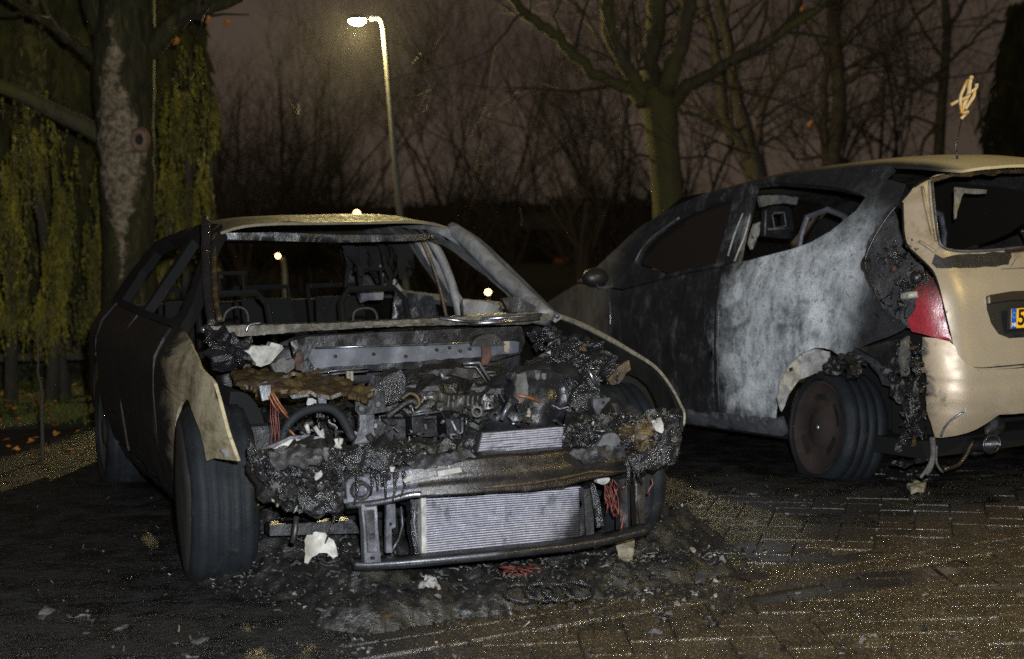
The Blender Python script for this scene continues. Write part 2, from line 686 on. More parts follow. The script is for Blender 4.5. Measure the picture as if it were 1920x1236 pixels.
M['sedan'] = sedan_paint()
M['sedandark'] = burnt('sooted sedan bodywork', [(.3, (.006, .006, .0055)), (.6, (.013, .012, .010)), (.8, (.032, .030, .024))], 5, (.4, .75), .1, .4, .006, 50, stretch=(1, 1, .5), spec=.2)
M['pillarash'] = burnt('ash coated pillar steel', [(.3, (.04, .039, .038)), (.5, (.12, .12, .12)), (.75, (.22, .225, .24))], 9, (.5, .8), .1, .4, .005, 60, specks=((.02, .02, .02), .7))


def hatch_paint():
    g = G('burnt hatchback bodywork')
    c = g.co()
    x, y, z = g.sep(c)
    a = g.noise(c, 3.2, 9, .68, .5)
    b = g.noise(g.scale(c, (1, 1, .6)), 11, 8, .72, .4)
    fine = g.noise(c, 75, 4, .75)
    # ash: bare scorched metal, pale blue grey with darker bloom
    ash = g.ramp(g.ma('ADD', g.ma('MULTIPLY', a, .55), g.ma('MULTIPLY', b, .45)), [(.35, (.05, .056, .062)), (.42, (.19, .21, .222)), (.49, (.40, .425, .44)), (.58, (.62, .65, .67))])
    spot = g.noise(c, 42, 3, .6, .6)
    ash = g.mix(g.step(spot, .57, .66, 0, .55), ash, (.07, .075, .08))
    grain = g.noise(c, 120, 3, .8, .4)
    ash = g.mix(g.step(grain, .42, .62, 0, .3), ash, (.10, .108, .115))
    ash = g.mix(g.step(g.noise(c, 17, 8, .8, 1.5), .56, .62, 0, .55), ash, (.13, .135, .135))
    ash = g.mix(g.step(g.noise(c, 26, 3, .6, .6), .63, .72, 0, .5), ash, (.55, .57, .58))
    soot = g.ramp(b, [(.3, (.008, .008, .0085)), (.6, (.02, .02, .021)), (.8, (.045, .045, .046))])
    # where the fire bared the metal: behind the door gap, below the window belt, ahead of the lamp
    wob = g.ma('MULTIPLY', g.ma('SUBTRACT', a, .5), .55)
    wob2 = g.ma('MULTIPLY', g.ma('SUBTRACT', b, .5), .28)
    yy = g.ma('ADD', y, g.ma('ADD', wob, wob2))
    m1 = g.step(yy, -.92, -.45)
    zz = g.ma('ADD', z, wob)
    top = g.ma('ADD', z, g.ma('MULTIPLY', wob2, 1.2))
    m2 = g.step(top, 1.05, 1.52, 1.0, 0.0)
    tail = g.ma('ADD', g.ma('ADD', y, g.ma('MULTIPLY', z, -.22)), g.ma('MULTIPLY', wob2, .6))
    m3 = g.step(tail, -.15, .24, 1.0, 0.0)
    low = g.ma('ADD', z, g.ma('MULTIPLY', wob, .35))
    m4 = g.step(low, .24, .34, .25, 1.0)
    mask = g.ma('MULTIPLY', g.ma('MULTIPLY', m1, m2), g.ma('MULTIPLY', m3, m4))
    blot = g.noise(c, 6.5, 9, .75, 1.2)
    mask = g.step(g.ma('ADD', mask, g.ma('MULTIPLY', g.ma('SUBTRACT', blot, .5), .8)), .0, 1.05)
    run = g.noise(g.scale(c, (1, 1, .12)), 14, 4, .6)
    mask = g.ma('MULTIPLY', mask, g.step(run, .58, .72, 1.0, .72))
    col = g.mix(mask, soot, ash)
    # door: brown grey bloom low down and along its rear edge
    bloom = g.ma('MULTIPLY', g.step(b, .5, .7), g.step(y, -1.9, -1.1))
    bloom = g.ma('MULTIPLY', bloom, g.step(y, -.72, -.60, 1.0, 0.0))
    col = g.mix(g.ma('MULTIPLY', bloom, .55), col, (.12, .125, .128))
    # front wing keeps a scorched tan lacquer
    frontm = g.step(g.ma('ADD', y, g.ma('MULTIPLY', wob, .8)), -2.0, -1.72, 1.0, 0.0)
    front = g.ramp(b, [(.3, (.05, .042, .03)), (.7, (.12, .108, .085))])
    col = g.mix(frontm, col, front)
    # roof skin: beige lacquer at the back, soot along the gutter
    rz = g.step(g.ma('ADD', z, g.ma('MULTIPLY', wob2, .25)), 1.575, 1.605)
    ry = g.step(g.ma('ADD', y, g.ma('MULTIPLY', wob, .5)), -.75, .15)
    roof = g.mix(ry, (.05, .047, .035), (.44, .38, .235))
    rx = g.ma('MULTIPLY', g.step(g.ma('ABSOLUTE', x), .40, .53, 1.0, 0.0), g.step(z, 1.46, 1.50))
    col = g.mix(g.ma('MAXIMUM', rz, rx), col, roof)
    rough = g.mix(mask, g.ramp(fine, [(.3, .4), (.7, .65)]), (.62, .62, .62))
    nm = g.bump(g.ma('ADD', g.ma('MULTIPLY', fine, .5), b), .22, .006)
    return g.done(col, rough, .08, nm, .25)


M['hatch'] = hatch_paint()


def beige_paint():
    g = G('beige metallic lacquer')
    c = g.co()
    x, y, z = g.sep(c)
    fl = g.noise(c, 500, 2, .5)
    base = g.mix(g.step(fl, .4, .7, 0, .35), (.29, .25, .195), (.39, .345, .28))
    b = g.noise(c, 8, 7, .65, .6)
    # scorch: browned and sooted towards the burnt corner
    sc = g.ma('ADD', x, g.ma('MULTIPLY', g.ma('SUBTRACT', b, .5), .22))
    brown = g.step(sc, .56, .74)
    base = g.mix(g.ma('MULTIPLY', brown, .6), base, (.20, .135, .07))
    base = g.mix(g.step(sc, .735, .80), base, (.018, .016, .014))
    d = g.noise(c, 30, 5, .7, .8)
    base = g.mix(g.step(d, .69, .72, 0, .9), base, (.02, .018, .016))
    lowz = g.step(g.ma('ADD', z, g.ma('MULTIPLY', g.ma('SUBTRACT', b, .5), .3)), .28, .5, .55, 0.0)
    base = g.mix(lowz, base, (.13, .10, .065))
    topz = g.step(g.ma('ADD', z, g.ma('MULTIPLY', g.ma('SUBTRACT', b, .5), .3)), 1.0, 1.15, 0.0, .5)
    base = g.mix(g.ma('MULTIPLY', topz, g.step(b, .45, .6)), base, (.12, .085, .04))
    dust = g.noise(g.scale(c, (1, 1, .4)), 5, 6, .6)
    base = g.mix(g.step(dust, .55, .8, 0, .3), base, (.2, .17, .13))
    return g.done(base, g.ramp(b, [(.3, .34), (.7, .5)]), .25, g.bump(g.noise(c, 26, 6, .7), .12, .003), .4, .0)


M['beige'] = beige_paint()


def red_lens():
    g = G('red lamp lens')
    c = g.co()
    b = g.noise(c, 16, 6, .65, .6)
    col = g.mix(g.step(b, .5, .62), (.22, .010, .020), (.16, .01, .016))
    x, y, z = g.sep(c)
    m = g.step(g.ma('ADD', z, g.ma('MULTIPLY', g.ma('SUBTRACT', b, .5), -.35)), .86, 1.0)
    col = g.mix(m, col, (.03, .012, .011))
    return g.done(col, .25, 0, g.bump(g.noise(c, 90, 4), .25, .003), .5, .4)


M['lens'] = red_lens()


def bark(name, dark, mid, moss, mossy=.5, scale=1.0):
    g = G(name)
    c = g.scale(g.co(), (1, 1, .22))
    a = g.noise(c, 16 * scale, 8, .7, .8)
    col = g.ramp(a, [(.3, dark), (.62, mid)])
    m = g.noise(g.co(), 2.2, 6, .65, .5)
    col = g.mix(g.step(m, mossy - .06, mossy + .12, 0, .9), col, moss)
    nm = g.bump(a, .9, .03)
    return g.done(col, .85, 0, nm, .25)


M['bark'] = bark('mossy bark', (.02, .016, .01), (.05, .041, .026), (.047, .045, .010), .47)
M['barkdark'] = bark('dark bark', (.018, .015, .011), (.05, .042, .03), (.04, .042, .014), .6)
M['twig'] = G('bare twigs').done((.03, .024, .018), .8, 0, None, .2)


def knot_bark():
    g = G('plated bark with bare patch')
    c = g.co()
    x, y, z = g.sep(c)
    a = g.noise(g.scale(c, (1, 1, .3)), 16, 8, .7, .8)
    col = g.ramp(a, [(.35, (.007, .007, .003)), (.55, (.024, .022, .008)), (.72, (.06, .054, .016))])
    # pale spindle-shaped patch where the outer bark is gone
    wob = g.ma('MULTIPLY', g.ma('SUBTRACT', g.noise(c, 5, 8, .75), .5), .42)
    w = g.ma('SUBTRACT', .165, g.ma('MULTIPLY', g.ma('ABSOLUTE', g.ma('SUBTRACT', z, 2.0)), .19))
    d = g.ma('SUBTRACT', g.ma('ADD', g.ma('ABSOLUTE', g.ma('ADD', x, .0)), wob), w)
    m = g.step(d, -.02, .03, 1.0, 0.0)
    pale = g.ramp(g.noise(c, 22, 7, .7), [(.35, (.03, .022, .014)), (.5, (.12, .095, .062)), (.7, (.24, .20, .14))])
    col = g.mix(m, col, pale)
    return g.done(col, .85, 0, g.bump(a, .8, .025), .2)


M['knot'] = knot_bark()
M['hollow'] = G('knot hollow').done((.006, .004, .003), .9)


def foliage(name, a, b_, c_):
    g = G(name)
    co = g.co()
    f = g.noise(g.scale(co, (1, 1, .35)), 5, 5, .7)
    col = g.ramp(f, [(.35, a), (.52, b_), (.68, c_)])
    return g.done(col, .7, 0, None, .25)


M['frond'] = foliage('drooping conifer needles', (.016, .016, .003), (.075, .066, .005), (.20, .165, .010))
M['hedge'] = foliage('dark hedge leaves', (.008, .01, .005), (.018, .022, .009), (.03, .032, .013))
M['leaf'] = foliage('autumn leaf', (.22, .06, .012), (.34, .12, .02), (.40, .2, .03))


def lawn_mat():
    g = G('lawn and leaf litter')
    c = g.co('World')
    n = g.noise(c, 1.6, 7, .65)
    f = g.noise(c, 22, 5, .7)
    col = g.ramp(n, [(.35, (.022, .018, .008)), (.5, (.04, .045, .01)), (.7, (.06, .075, .012))])
    col = g.mix(g.step(f, .55, .7, 0, .8), col, (.13, .06, .018))
    return g.done(col, .85, 0, g.bump(f, .6, .03), .25)


M['lawn'] = lawn_mat()


# paving: dark wet concrete with bright grit; a soot slick and puddles lie over it (placed in the yard, not on the stones)
def paving_mat(name, joint=False):
    g = G(name)
    c = g.co('World')
    x, y, z = g.sep(c)
    oi = g.n('ShaderNodeObjectInfo').outputs['Random']
    big = g.noise(c, 1.1, 6, .6, .3)
    med = g.noise(c, 6, 6, .65, .3)
    grit = g.voro(c, 190, 'Color')
    gx = g.sep(grit)[0]
    base = g.ramp(med, [(.3, (.026, .018, .009)), (.7, (.066, .047, .022))])
    base = g.mix(g.ma('MULTIPLY', oi, .45), base, (.024, .019, .014))
    base = g.mix(g.step(gx, .80, .97, 0, .75), base, (.20, .16, .08))
    # soot: spread under and before the burnt cars, ragged edge
    line = g.ma('SUBTRACT', y, g.ma('ADD', g.ma('MULTIPLY', x, .55), 5.35))
    line = g.ma('ADD', line, g.ma('MULTIPLY', g.ma('SUBTRACT', big, .5), 1.5))
    line = g.ma('ADD', line, g.ma('MULTIPLY', g.ma('SUBTRACT', med, .5), .8))
    s1 = g.step(line, -.35, .55)
    left = g.ma('ADD', g.ma('MULTIPLY', x, -1.0), g.ma('MULTIPLY', g.ma('SUBTRACT', big, .5), 1.2))
    s2 = g.step(left, -.25, .45)
    soot = g.ma('MAXIMUM', s1, s2)
    base = g.mix(g.ma('MULTIPLY', soot, .93), base, (.0085, .0085, .009))
    # flooded hollows: smooth dark film
    pud = g.noise(g.scale(c, (.55, 1.5, 1), (3.2, .4, 0)), 1.5, 4, .55, .2)
    p = g.step(pud, .56, .64)
    # the long rain puddle on the lane
    px_ = g.ma('ADD', g.ma('MULTIPLY', g.ma('SUBTRACT', x, 1.18), .89), g.ma('MULTIPLY', g.ma('SUBTRACT', y, 5.36), .454))
    py_ = g.ma('SUBTRACT', g.ma('MULTIPLY', g.ma('SUBTRACT', y, 5.36), .89), g.ma('MULTIPLY', g.ma('SUBTRACT', x, 1.18), .454))
    e_ = g.ma('ADD', g.ma('MULTIPLY', g.ma('MULTIPLY', px_, px_), 3.4), g.ma('MULTIPLY', g.ma('MULTIPLY', py_, py_), 55.0))
    e_ = g.ma('ADD', e_, g.ma('MULTIPLY', g.ma('SUBTRACT', med, .5), 1.6))
    p = g.ma('MAXIMUM', p, g.step(e_, .55, 1.0, 1.0, 0.0))
    base = g.mix(g.ma('MULTIPLY', p, .65), base, (.013, .012, .011))
    rough = g.mix(soot, rough_, (.5, .5, .5)) if False else g.mix(p, g.ramp(med, [(.3, .12), (.7, .28)]), (.10, .10, .10))
    b1 = g.bump(g.sep(g.voro(c, 150, 'Color'))[1], 1.0, .006)
    amp = g.ma('SUBTRACT', 1.0, g.ma('MULTIPLY', p, .85))
    h = g.ma('MULTIPLY', g.ma('ADD', g.ma('MULTIPLY', g.noise(c, 230, 3, .7), .8), g.ma('MULTIPLY', gx, .35)), amp)
    fc = g.facet(c, 260, g.ma('MULTIPLY', g.ma('MULTIPLY', amp, g.step(soot, 0.0, 1.0, 1.0, .45)), 1.15))
    rough = g.mix(g.ma('MULTIPLY', soot, .6), rough, (.5, .5, .5))
    nm = g.bump(h, 1.0, .004, fc)
    if joint:
        base = g.mix(.6, base, (.008, .007, .006))
    return g.done(base, rough, 0, nm, 1.0)


M['paver'] = paving_mat('wet gritty pavers')
def slick_mat():
    g = G('soaked soot slick')
    c = g.co('World')
    n = g.noise(c, 6, 8, .7, .4)
    f = g.noise(c, 75, 6, .8)
    col = g.ramp(n, [(.35, (.003, .003, .0032)), (.62, (.006, .0058, .0052)), (.8, (.017, .0155, .013))])
    col = g.mix(g.step(f, .58, .66, 0, .7), col, (.055, .053, .048))
    h = g.ma('ADD', g.ma('MULTIPLY', f, .35), g.noise(c, 30, 8, .75, .5))
    return g.done(col, g.ramp(n, [(.35, .16), (.6, .6)]), 0, g.bump(h, 1.0, .03), .42)


M['slick'] = slick_mat()
M['joint'] = paving_mat('sand joints', True)


def emis(name, col, s):
    g = G(name)
    g.b.inputs['Emission Color'].default_value = (*col, 1)
    g.b.inputs['Emission Strength'].default_value = s
    return g.done(col, .5)


M['lampwhite'] = emis('lit lamp glass', (1.0, .87, .62), 60.0)
M['lampwarm'] = emis('warm lamp glass', (1.0, .62, .20), 14.0)
M['lampdim'] = emis('dim lamp glass', (.55, .55, .3), 1.1)
M['winorange'] = emis('lit orange window', (1.0, .22, .06), .22)
M['windim'] = emis('dim red window', (1.0, .25, .13), .008)
M['lamppole'] = burnt('galvanised pole', [(.3, (.07, .07, .062)), (.7, (.11, .11, .10))], 3, (.5, .7), .1, .1, .002, spec=.3)
M['brickwall'] = burnt('dark brick wall', [(.3, (.02, .014, .012)), (.7, (.05, .035, .03))], 3, (.8, .9), 0, .2, .01)
M['plateyellow'] = burnt('yellow plate', [(.3, (.80, .40, .01)), (.7, (.85, .47, .015))], 6, (.35, .5), 0, .05, .001, specks=((.3, .13, .01), .76))
M['plateblue'] = G('blue plate band').done((.015, .09, .42), .4)
M['plateprint'] = G('plate print black').done((.008, .008, .008), .5)
M['platewhite'] = G('plate print white').done((.7, .72, .75), .5)
M['platestar'] = G('plate stars').done((.25, .42, .55), .5)
M['paperlight'] = burnt('pale torn lining', [(.3, (.12, .105, .075)), (.7, (.28, .25, .19))], 14, (.6, .8), 0, .2, .003)
M['antenna'] = burnt('melted aerial sleeve', [(.35, (.40, .19, .02)), (.5, (.46, .36, .2)), (.65, (.40, .2, .02))], 9, (.4, .6), 0, .2, .002, specks=((.15, .07, .02), .78))


def fins_mat():
    g = G('bare alloy fins')
    c = g.co()
    x, y, z = g.sep(c)
    n = g.noise(c, 7, 6, .65, .4)
    f = g.noise(c, 60, 4, .7)
    col = g.ramp(f, [(.3, (.22, .22, .26)), (.7, (.42, .42, .48))])
    dirt = g.ma('ADD', g.ma('MULTIPLY', x, 1.0), g.ma('MULTIPLY', g.ma('SUBTRACT', .42, z), .7))
    dirt = g.ma('ADD', dirt, g.ma('MULTIPLY', g.ma('SUBTRACT', n, .5), .25))
    col = g.mix(g.step(dirt, .33, .45), col, (.022, .022, .025))
    col = g.mix(g.step(n, .56, .66, 0, .7), col, (.03, .03, .034))
    return g.done(col, .45, .3, g.bump(f, .4, .003))


M['fin'] = fins_mat()
M['finback'] = burnt('radiator core', [(.3, (.010, .010, .012)), (.7, (.028, .028, .034))], 30, (.5, .7), .2, .6, .004, 150)


# ------------------------------------------------------------------ the ground
def sheet(name, x0, y0, x1, y1, z, mat, nx=1, ny=1, kind='structure', hf=None):
    vs, fs = [], []
    for j in range(ny + 1):
        for i in range(nx + 1):
            x, y = x0 + (x1 - x0) * i / nx, y0 + (y1 - y0) * j / ny
            vs.append((x, y, z + (hf(x, y) if hf else 0)))
    for j in range(ny):
        for i in range(nx):
            a = j * (nx + 1) + i
            fs.append((a, a + 1, a + nx + 2, a + nx + 1))
    o = mesh(name, vs, fs, mat, None, True)
    if kind:
        o['kind'] = kind
    return o


sheet('ground', -150, -60, 150, 260, -.09, M['joint'])
paving = sheet('paving', -9, -2, 12, 11.2, -.0085, M['joint'])
lawn = sheet('lawn', -40, 11.2, 45, 120, .0, M['lawn'], 60, 60, 'structure',
             lambda x, y: .06 * noise.noise(Vector((x * .4, y * .4, 0))) - (.06 if y < 11.5 else 0))


# concrete pavers 30 x 15 cm, herringbone, every stone with its own height
def paver_mesh(w, d, seed):
    r = random.Random(seed)
    hw, hd, c, h = w / 2 - .0048, d / 2 - .0048, .006, .05
    lo = [(-hw, -hd, -h), (hw, -hd, -h), (hw, hd, -h), (-hw, hd, -h)]
    mid = [(x + r.uniform(-.0012, .0012), y + r.uniform(-.0012, .0012), -.0014) for x, y, _ in lo]
    top = [((hw - c) * sx + r.uniform(-.0015, .0015), (hd - c) * sy + r.uniform(-.0015, .0015), r.uniform(-.0006, .0006)) for sx, sy in ((-1, -1), (1, -1), (1, 1), (-1, 1))]
    vs = lo + mid + top
    fs = [(8, 9, 10, 11)]
    for i in range(4):
        j = (i + 1) % 4
        fs += [(i, j, 4 + j, 4 + i), (4 + i, 4 + j, 8 + j, 8 + i)]
    return vs, fs


PW = .15
stones = []          # x, y, angle
BA = math.radians(30)                    # the kerb course that parts the bays from the lane
bdir, bnor = Vector((math.cos(BA), math.sin(BA))), Vector((-math.sin(BA), math.cos(BA)))
b0 = Vector((.43, 5.03))


def herring(ang, test):
    ca, sa = math.cos(ang), math.sin(ang)
    for i in range(-80, 81):
        for j in range(-80, 81):
            m = (i - j) % 4
            if m == 0:
                cx, cy, a = (i + 1) * PW, (j + .5) * PW, 0.0
            elif m == 2:
                cx, cy, a = (i + .5) * PW, j * PW, math.pi / 2
            else:
                continue
            x, y = cx * ca - cy * sa, cx * sa + cy * ca + 6.0
            if test(x, y):
                stones.append((x, y, a + ang, 0))


def side(x, y):
    return (Vector((x, y)) - b0).dot(bnor)


herring(math.radians(1.5), lambda x, y: side(x, y) < -.02 and -3.6 < x < 4.2 and 3.4 < y < 9)
herring(BA + math.radians(45), lambda x, y: side(x, y) > .34 and -4.8 < x < 5.0 and y < 11.0)
for k in range(-28, 30):
    for row in (0, 1):
        q = b0 + bdir * (k + .5 * row) * .30 + bnor * (.075 + .155 * row)
        if -4.5 < q.x < 5 and 3.2 < q.y < 10.8:
            stones.append((q.x, q.y, BA, .0035))


def seen(x, y):
    p = proj((x, y, 0))
    return -40 < p[0] < 1960 and p[1] < 1270


shown = sorted([s for s in stones if seen(s[0], s[1])], key=lambda s: s[1] + .15 * abs(s[0] - 1.0))
near, far = shown[:300], shown[300:]
pm = []
for q in range(5):
    vs, fs = paver_mesh(.30, .15, 40 + q)
    me = bpy.data.meshes.new('paver')
    me.from_pydata(vs, [], fs)
    me.materials.append(M['paver'])
    pm.append(me)
rp = random.Random(3)
for x, y, a, dz in near:
    o = bpy.data.objects.new('paver', rp.choice(pm))
    COL.objects.link(o)
    o.parent = paving
    o.location = (x, y, rp.gauss(0, .0012) + dz)
    o.rotation_euler = (rp.gauss(0, .005), rp.gauss(0, .005), a + rp.gauss(0, .006) + (math.pi if rp.random() < .5 else 0))
fb = MB()
for x, y, a, dz in far:
    vs, fs = paver_mesh(.30, .15, rp.randrange(999))
    mt = Matrix.Translation((x, y, rp.gauss(0, .0012) + dz)) @ Matrix.Rotation(a + rp.gauss(0, .006), 4, 'Z') @ Matrix.Rotation(rp.gauss(0, .005), 4, 'X')
    fb.add([mt @ Vector(v) for v in vs], fs)
fb.make('paver_field', M['paver'], paving, False, 'stuff')


# ------------------------------------------------------------------ trees
def wob_path(pts, k=4, amp=.0, rng=random):
    p = smooth_loop([tuple(q) for q in pts], k)
    return [Vector(q) + Vector((rng.uniform(-amp, amp), rng.uniform(-amp, amp), rng.uniform(-amp, amp))) for q in p]


def grow(mb, P, D, L, r, depth, rng, up=.12, spread=.75, kids=(3, 5)):
    """a limb with its side shoots; every tube tapers"""
    n = max(3, min(7, int(L / .25)))
    pts, rs = [Vector(P)], [r]
    d = Vector(D).normalized()
    for i in range(n):
        d = (d + Vector((rng.gauss(0, .13), rng.gauss(0, .13), rng.gauss(0, .10) + up * .25))).normalized()
        pts.append(pts[-1] + d * (L / n))
        rs.append(r * (1 - .82 * (i + 1) / n) + .0012)
    mb.tube(pts, rs, 6 if r > .03 else (4 if r > .009 else 3), 0, False)
    if depth <= 0:
        return
    for q in range(rng.randint(*kids)):
        k = rng.uniform(.2, .95)
        i = min(n - 1, int(k * n))
        b = pts[i].lerp(pts[i + 1], k * n - i)
        dd = (pts[i + 1] - pts[i]).normalized()
        ax = dd.orthogonal()
        ax.rotate(Matrix.Rotation(rng.uniform(0, 6.28), 3, dd))
        nd = (dd * rng.uniform(.55, 1.0) + ax * spread * rng.uniform(.6, 1.2) + Vector((0, 0, up))).normalized()
        grow(mb, b, nd, L * rng.uniform(.42, .68), max(rs[i] * rng.uniform(.4, .65), .0016), depth - 1, rng, up, spread, kids)


def traced_tree(name, label, group, Y, trunk, limbs, seed, mt, twigs=3, twig_len=1.6, leaves=(), root=None):
    """trunk and limbs as lists of (px, py, width px[, dY]) at distance Y"""
    rng = random.Random(seed)
    def W(q):
        y = Y + (q[3] if len(q) > 3 else 0)
        return at(q[0], q[1], y), q[2] * y / F_PX / 2
    base = W(trunk[0])[0]
    base = Vector((base.x, base.y, 0))
    t = thing(name, label, 'tree', base, group=group)
    def loc(q):
        p, r = W(q)
        return (*(p - base), r)
    tb, lb, cb = MB(), MB(), MB()
    tp = smooth_loop([(*((Vector((0, 0, -.1)))), loc(trunk[0])[3] * 1.25)] + [loc(q) for q in trunk], 4)
    tb.tube([p[:3] for p in tp], [p[3] * (1 + .10 * noise.noise(Vector((i * .9, seed, 0)))) for i, p in enumerate(tp)], 18, 0, True)
    tobj = tb.make('trunk', mt, t, True)
    for lm in limbs:
        lp = smooth_loop([loc(q) for q in lm], 4)
        pts = [Vector(p[:3]) + Vector((rng.gauss(0, .012), rng.gauss(0, .012), rng.gauss(0, .012))) for p in lp]
        rs = [p[3] for p in lp]
        if lm[0][2] > 6:
            lo = MB()
            lo.tube(pts, rs, 10, 0, True)
            lo.make('limb', mt, t, True)
        else:
            cb.tube(pts, rs, 5, 0, True)
        for i in range(2, len(pts) - 1):
            if rng.random() < .40:
                dd = (pts[i + 1] - pts[i]).normalized()
                ax = dd.orthogonal()
                ax.rotate(Matrix.Rotation(rng.uniform(0, 6.28), 3, dd))
                nd = dd * .6 + ax * .8 + Vector((0, 0, .25))
                grow(cb, pts[i], nd, twig_len * rng.uniform(.5, 1.1), max(min(rs[i] * .35, .02), .005), twigs - (1 if i % 2 else 0), rng, .12, .75, (2, 4))
        grow(cb, pts[-1], pts[-1] - pts[-2], twig_len, rs[-1] * .8, twigs - 1, rng, .12, .75, (3, 4))
    cb.make('crown', M['twig'], t, False)
    for px, py, s in leaves:
        p = at(px, py, Y - .2) - base
        b = MB()
        h = s * Y / F_PX / 2
        b.add([p + Vector((-h * .8, 0, -h)), p + Vector((h * .5, .02, -h * .5)), p + Vector((h, .0, h * .4)), p + Vector((h * .2, -.02, h)), p + Vector((-h * .6, .01, h * .3)), p + Vector((0, -.03, 0))],
              [(0, 1, 5), (1, 2, 5), (2, 3, 5), (3, 4, 5), (4, 0, 5)])
        b.make('leaf', M['leaf'], t)
    return t, base


# the tree above the gap between the cars
traced_tree('maple_tree', 'thick mossy trunk forking into five limbs behind the roof of the silver hatchback', None, 16.0,
            [(1254, 640, 64), (1254, 500, 60), (1252, 380, 58), (1244, 280, 60), (1236, 200, 66), (1230, 165, 58)],
            [[(1205, 195, 28), (1182, 168, 24), (1134, 149, 22), (1090, 119, 22), (1046, 71, 21), (1002, 41, 20), (968, 8, 18), (930, -30, 15)],
             [(1210, 180, 32), (1190, 150, 30), (1164, 110, 28), (1142, 60, 27), (1138, 0, 26), (1130, -60, 24)],
             [(1228, 185, 44), (1216, 119, 40, .3), (1228, 60, 38, .3), (1234, 0, 36, .3), (1240, -60, 32, .3)],
             [(1244, 180, 36), (1252, 150, 34, -.2), (1270, 100, 33, -.2), (1284, 34, 32, -.2), (1298, -30, 30, -.2)],
             [(1252, 200, 28), (1291, 162, 25, -.3), (1342, 131, 22, -.5), (1393, 101, 21, -.7), (1444, 74, 20, -.8), (1495, 43, 18, -.9), (1560, -15, 14, -1)],
             [(1268, 205, 8), (1310, 218, 7), (1345, 232, 5), (1390, 262, 3)],
             [(1218, 240, 5), (1190, 232, 4), (1120, 240, 3), (1060, 205, 2)],
             [(1225, 300, 6), (1180, 285, 5), (1120, 262, 4), (1050, 250, 3)],
             [(1270, 300, 5), (1320, 292, 4), (1380, 318, 3)],
             [(1060, 90, 7), (1040, 30, 5), (1065, -20, 4)],
             [(975, 20, 6), (940, 70, 4), (905, 105, 3)],
             [(1470, 60, 14), (1490, 20, 12), (1505, -30, 9)]],
            11, M['bark'], 3, 1.5, [(1520, 232, 14), (1505, 17, 12)])
traced_tree('maple_tree', 'dark tree with twin stems joining low down, right of the thick mossy trunk', 'bare trees behind the hatchback', 20.0,
            [(1432, 640, 46), (1430, 420, 44), (1418, 325, 42), (1410, 296, 40)],
            [[(1404, 300, 26), (1385, 262, 22), (1359, 231, 20), (1350, 146, 19), (1335, 61, 18), (1318, 0, 16), (1300, -60, 12)],
             [(1414, 300, 26), (1400, 250, 25), (1380, 170, 24), (1366, 85, 22), (1352, 20, 20), (1345, -50, 16)],
             [(1412, 300, 18), (1422, 240, 14), (1440, 180, 11), (1478, 110, 8), (1500, 40, 6)],
             [(1362, 230, 10), (1330, 215, 8), (1280, 190, 6), (1240, 150, 4)],
             [(1370, 100, 9), (1400, 60, 7), (1440, -5, 5)],
             [(1345, 120, 8), (1300, 80, 6), (1250, 60, 4)],
             [(1425, 270, 7), (1470, 250, 5), (1500, 200, 4), (1520, 150, 3)]],
            12, M['barkdark'], 3, 1.7)
traced_tree('ash_tree', 'upright bare tree with two close stems behind the burnt roof edge', 'bare trees behind the hatchback', 22.0,
            [(1558, 640, 34), (1558, 420, 32), (1562, 300, 28), (1574, 190, 26), (1568, 108, 24), (1560, 0, 22), (1556, -60, 20)],
            [[(1552, 330, 20), (1547, 260, 16), (1547, 135, 14), (1560, 85, 12), (1575, 20, 10), (1590, -40, 7)],
             [(1576, 170, 12), (1590, 152, 11), (1644, 103, 10), (1698, 49, 8), (1745, 5, 6), (1780, -30, 5)],
             [(1578, 222, 8), (1610, 200, 7), (1650, 184, 6), (1698, 171, 5), (1760, 150, 4)],
             [(1576, 265, 8), (1600, 240, 7), (1633, 222, 6), (1700, 180, 5), (1760, 135, 4)],
             [(1570, 100, 9), (1590, 70, 7), (1630, 20, 5), (1650, -20, 4)],
             [(1572, 140, 8), (1610, 115, 7), (1660, 90, 6), (1720, 60, 4)],
             [(1564, 60, 8), (1530, 100, 6), (1500, 125, 5), (1455, 140, 4)],
             [(1560, 120, 7), (1530, 75, 5), (1510, 40, 4)],
             [(1552, 290, 6), (1500, 300, 5), (1462, 262, 4), (1440, 250, 3)]],
            13, M['barkdark'], 3, 1.8)
traced_tree('ash_tree', 'slim bare tree left of the burnt aerial', 'bare trees behind the hatchback', 24.0,
            [(1752, 640, 26), (1756, 400, 24), (1763, 238, 20), (1771, 130, 18), (1776, 54, 16), (1772, 0, 14), (1770, -50, 12)],
            [[(1770, 140, 9), (1740, 150, 8), (1712, 170, 6), (1660, 150, 4)],
             [(1762, 230, 8), (1735, 260, 7), (1728, 300, 5)],
             [(1772, 110, 8), (1745, 80, 6), (1720, 30, 5), (1700, -10, 4)],
             [(1776, 60, 8), (1800, 20, 6), (1830, -30, 5)],
             [(1772, 120, 7), (1810, 90, 6), (1850, 50, 5), (1900, 30, 4)],
             [(1768, 180, 7), (1725, 165, 5), (1690, 110, 4), (1670, 60, 3)],
             [(1764, 240, 6), (1700, 220, 5), (1690, 290, 3)]],
            14, M['barkdark'], 3, 1.8)


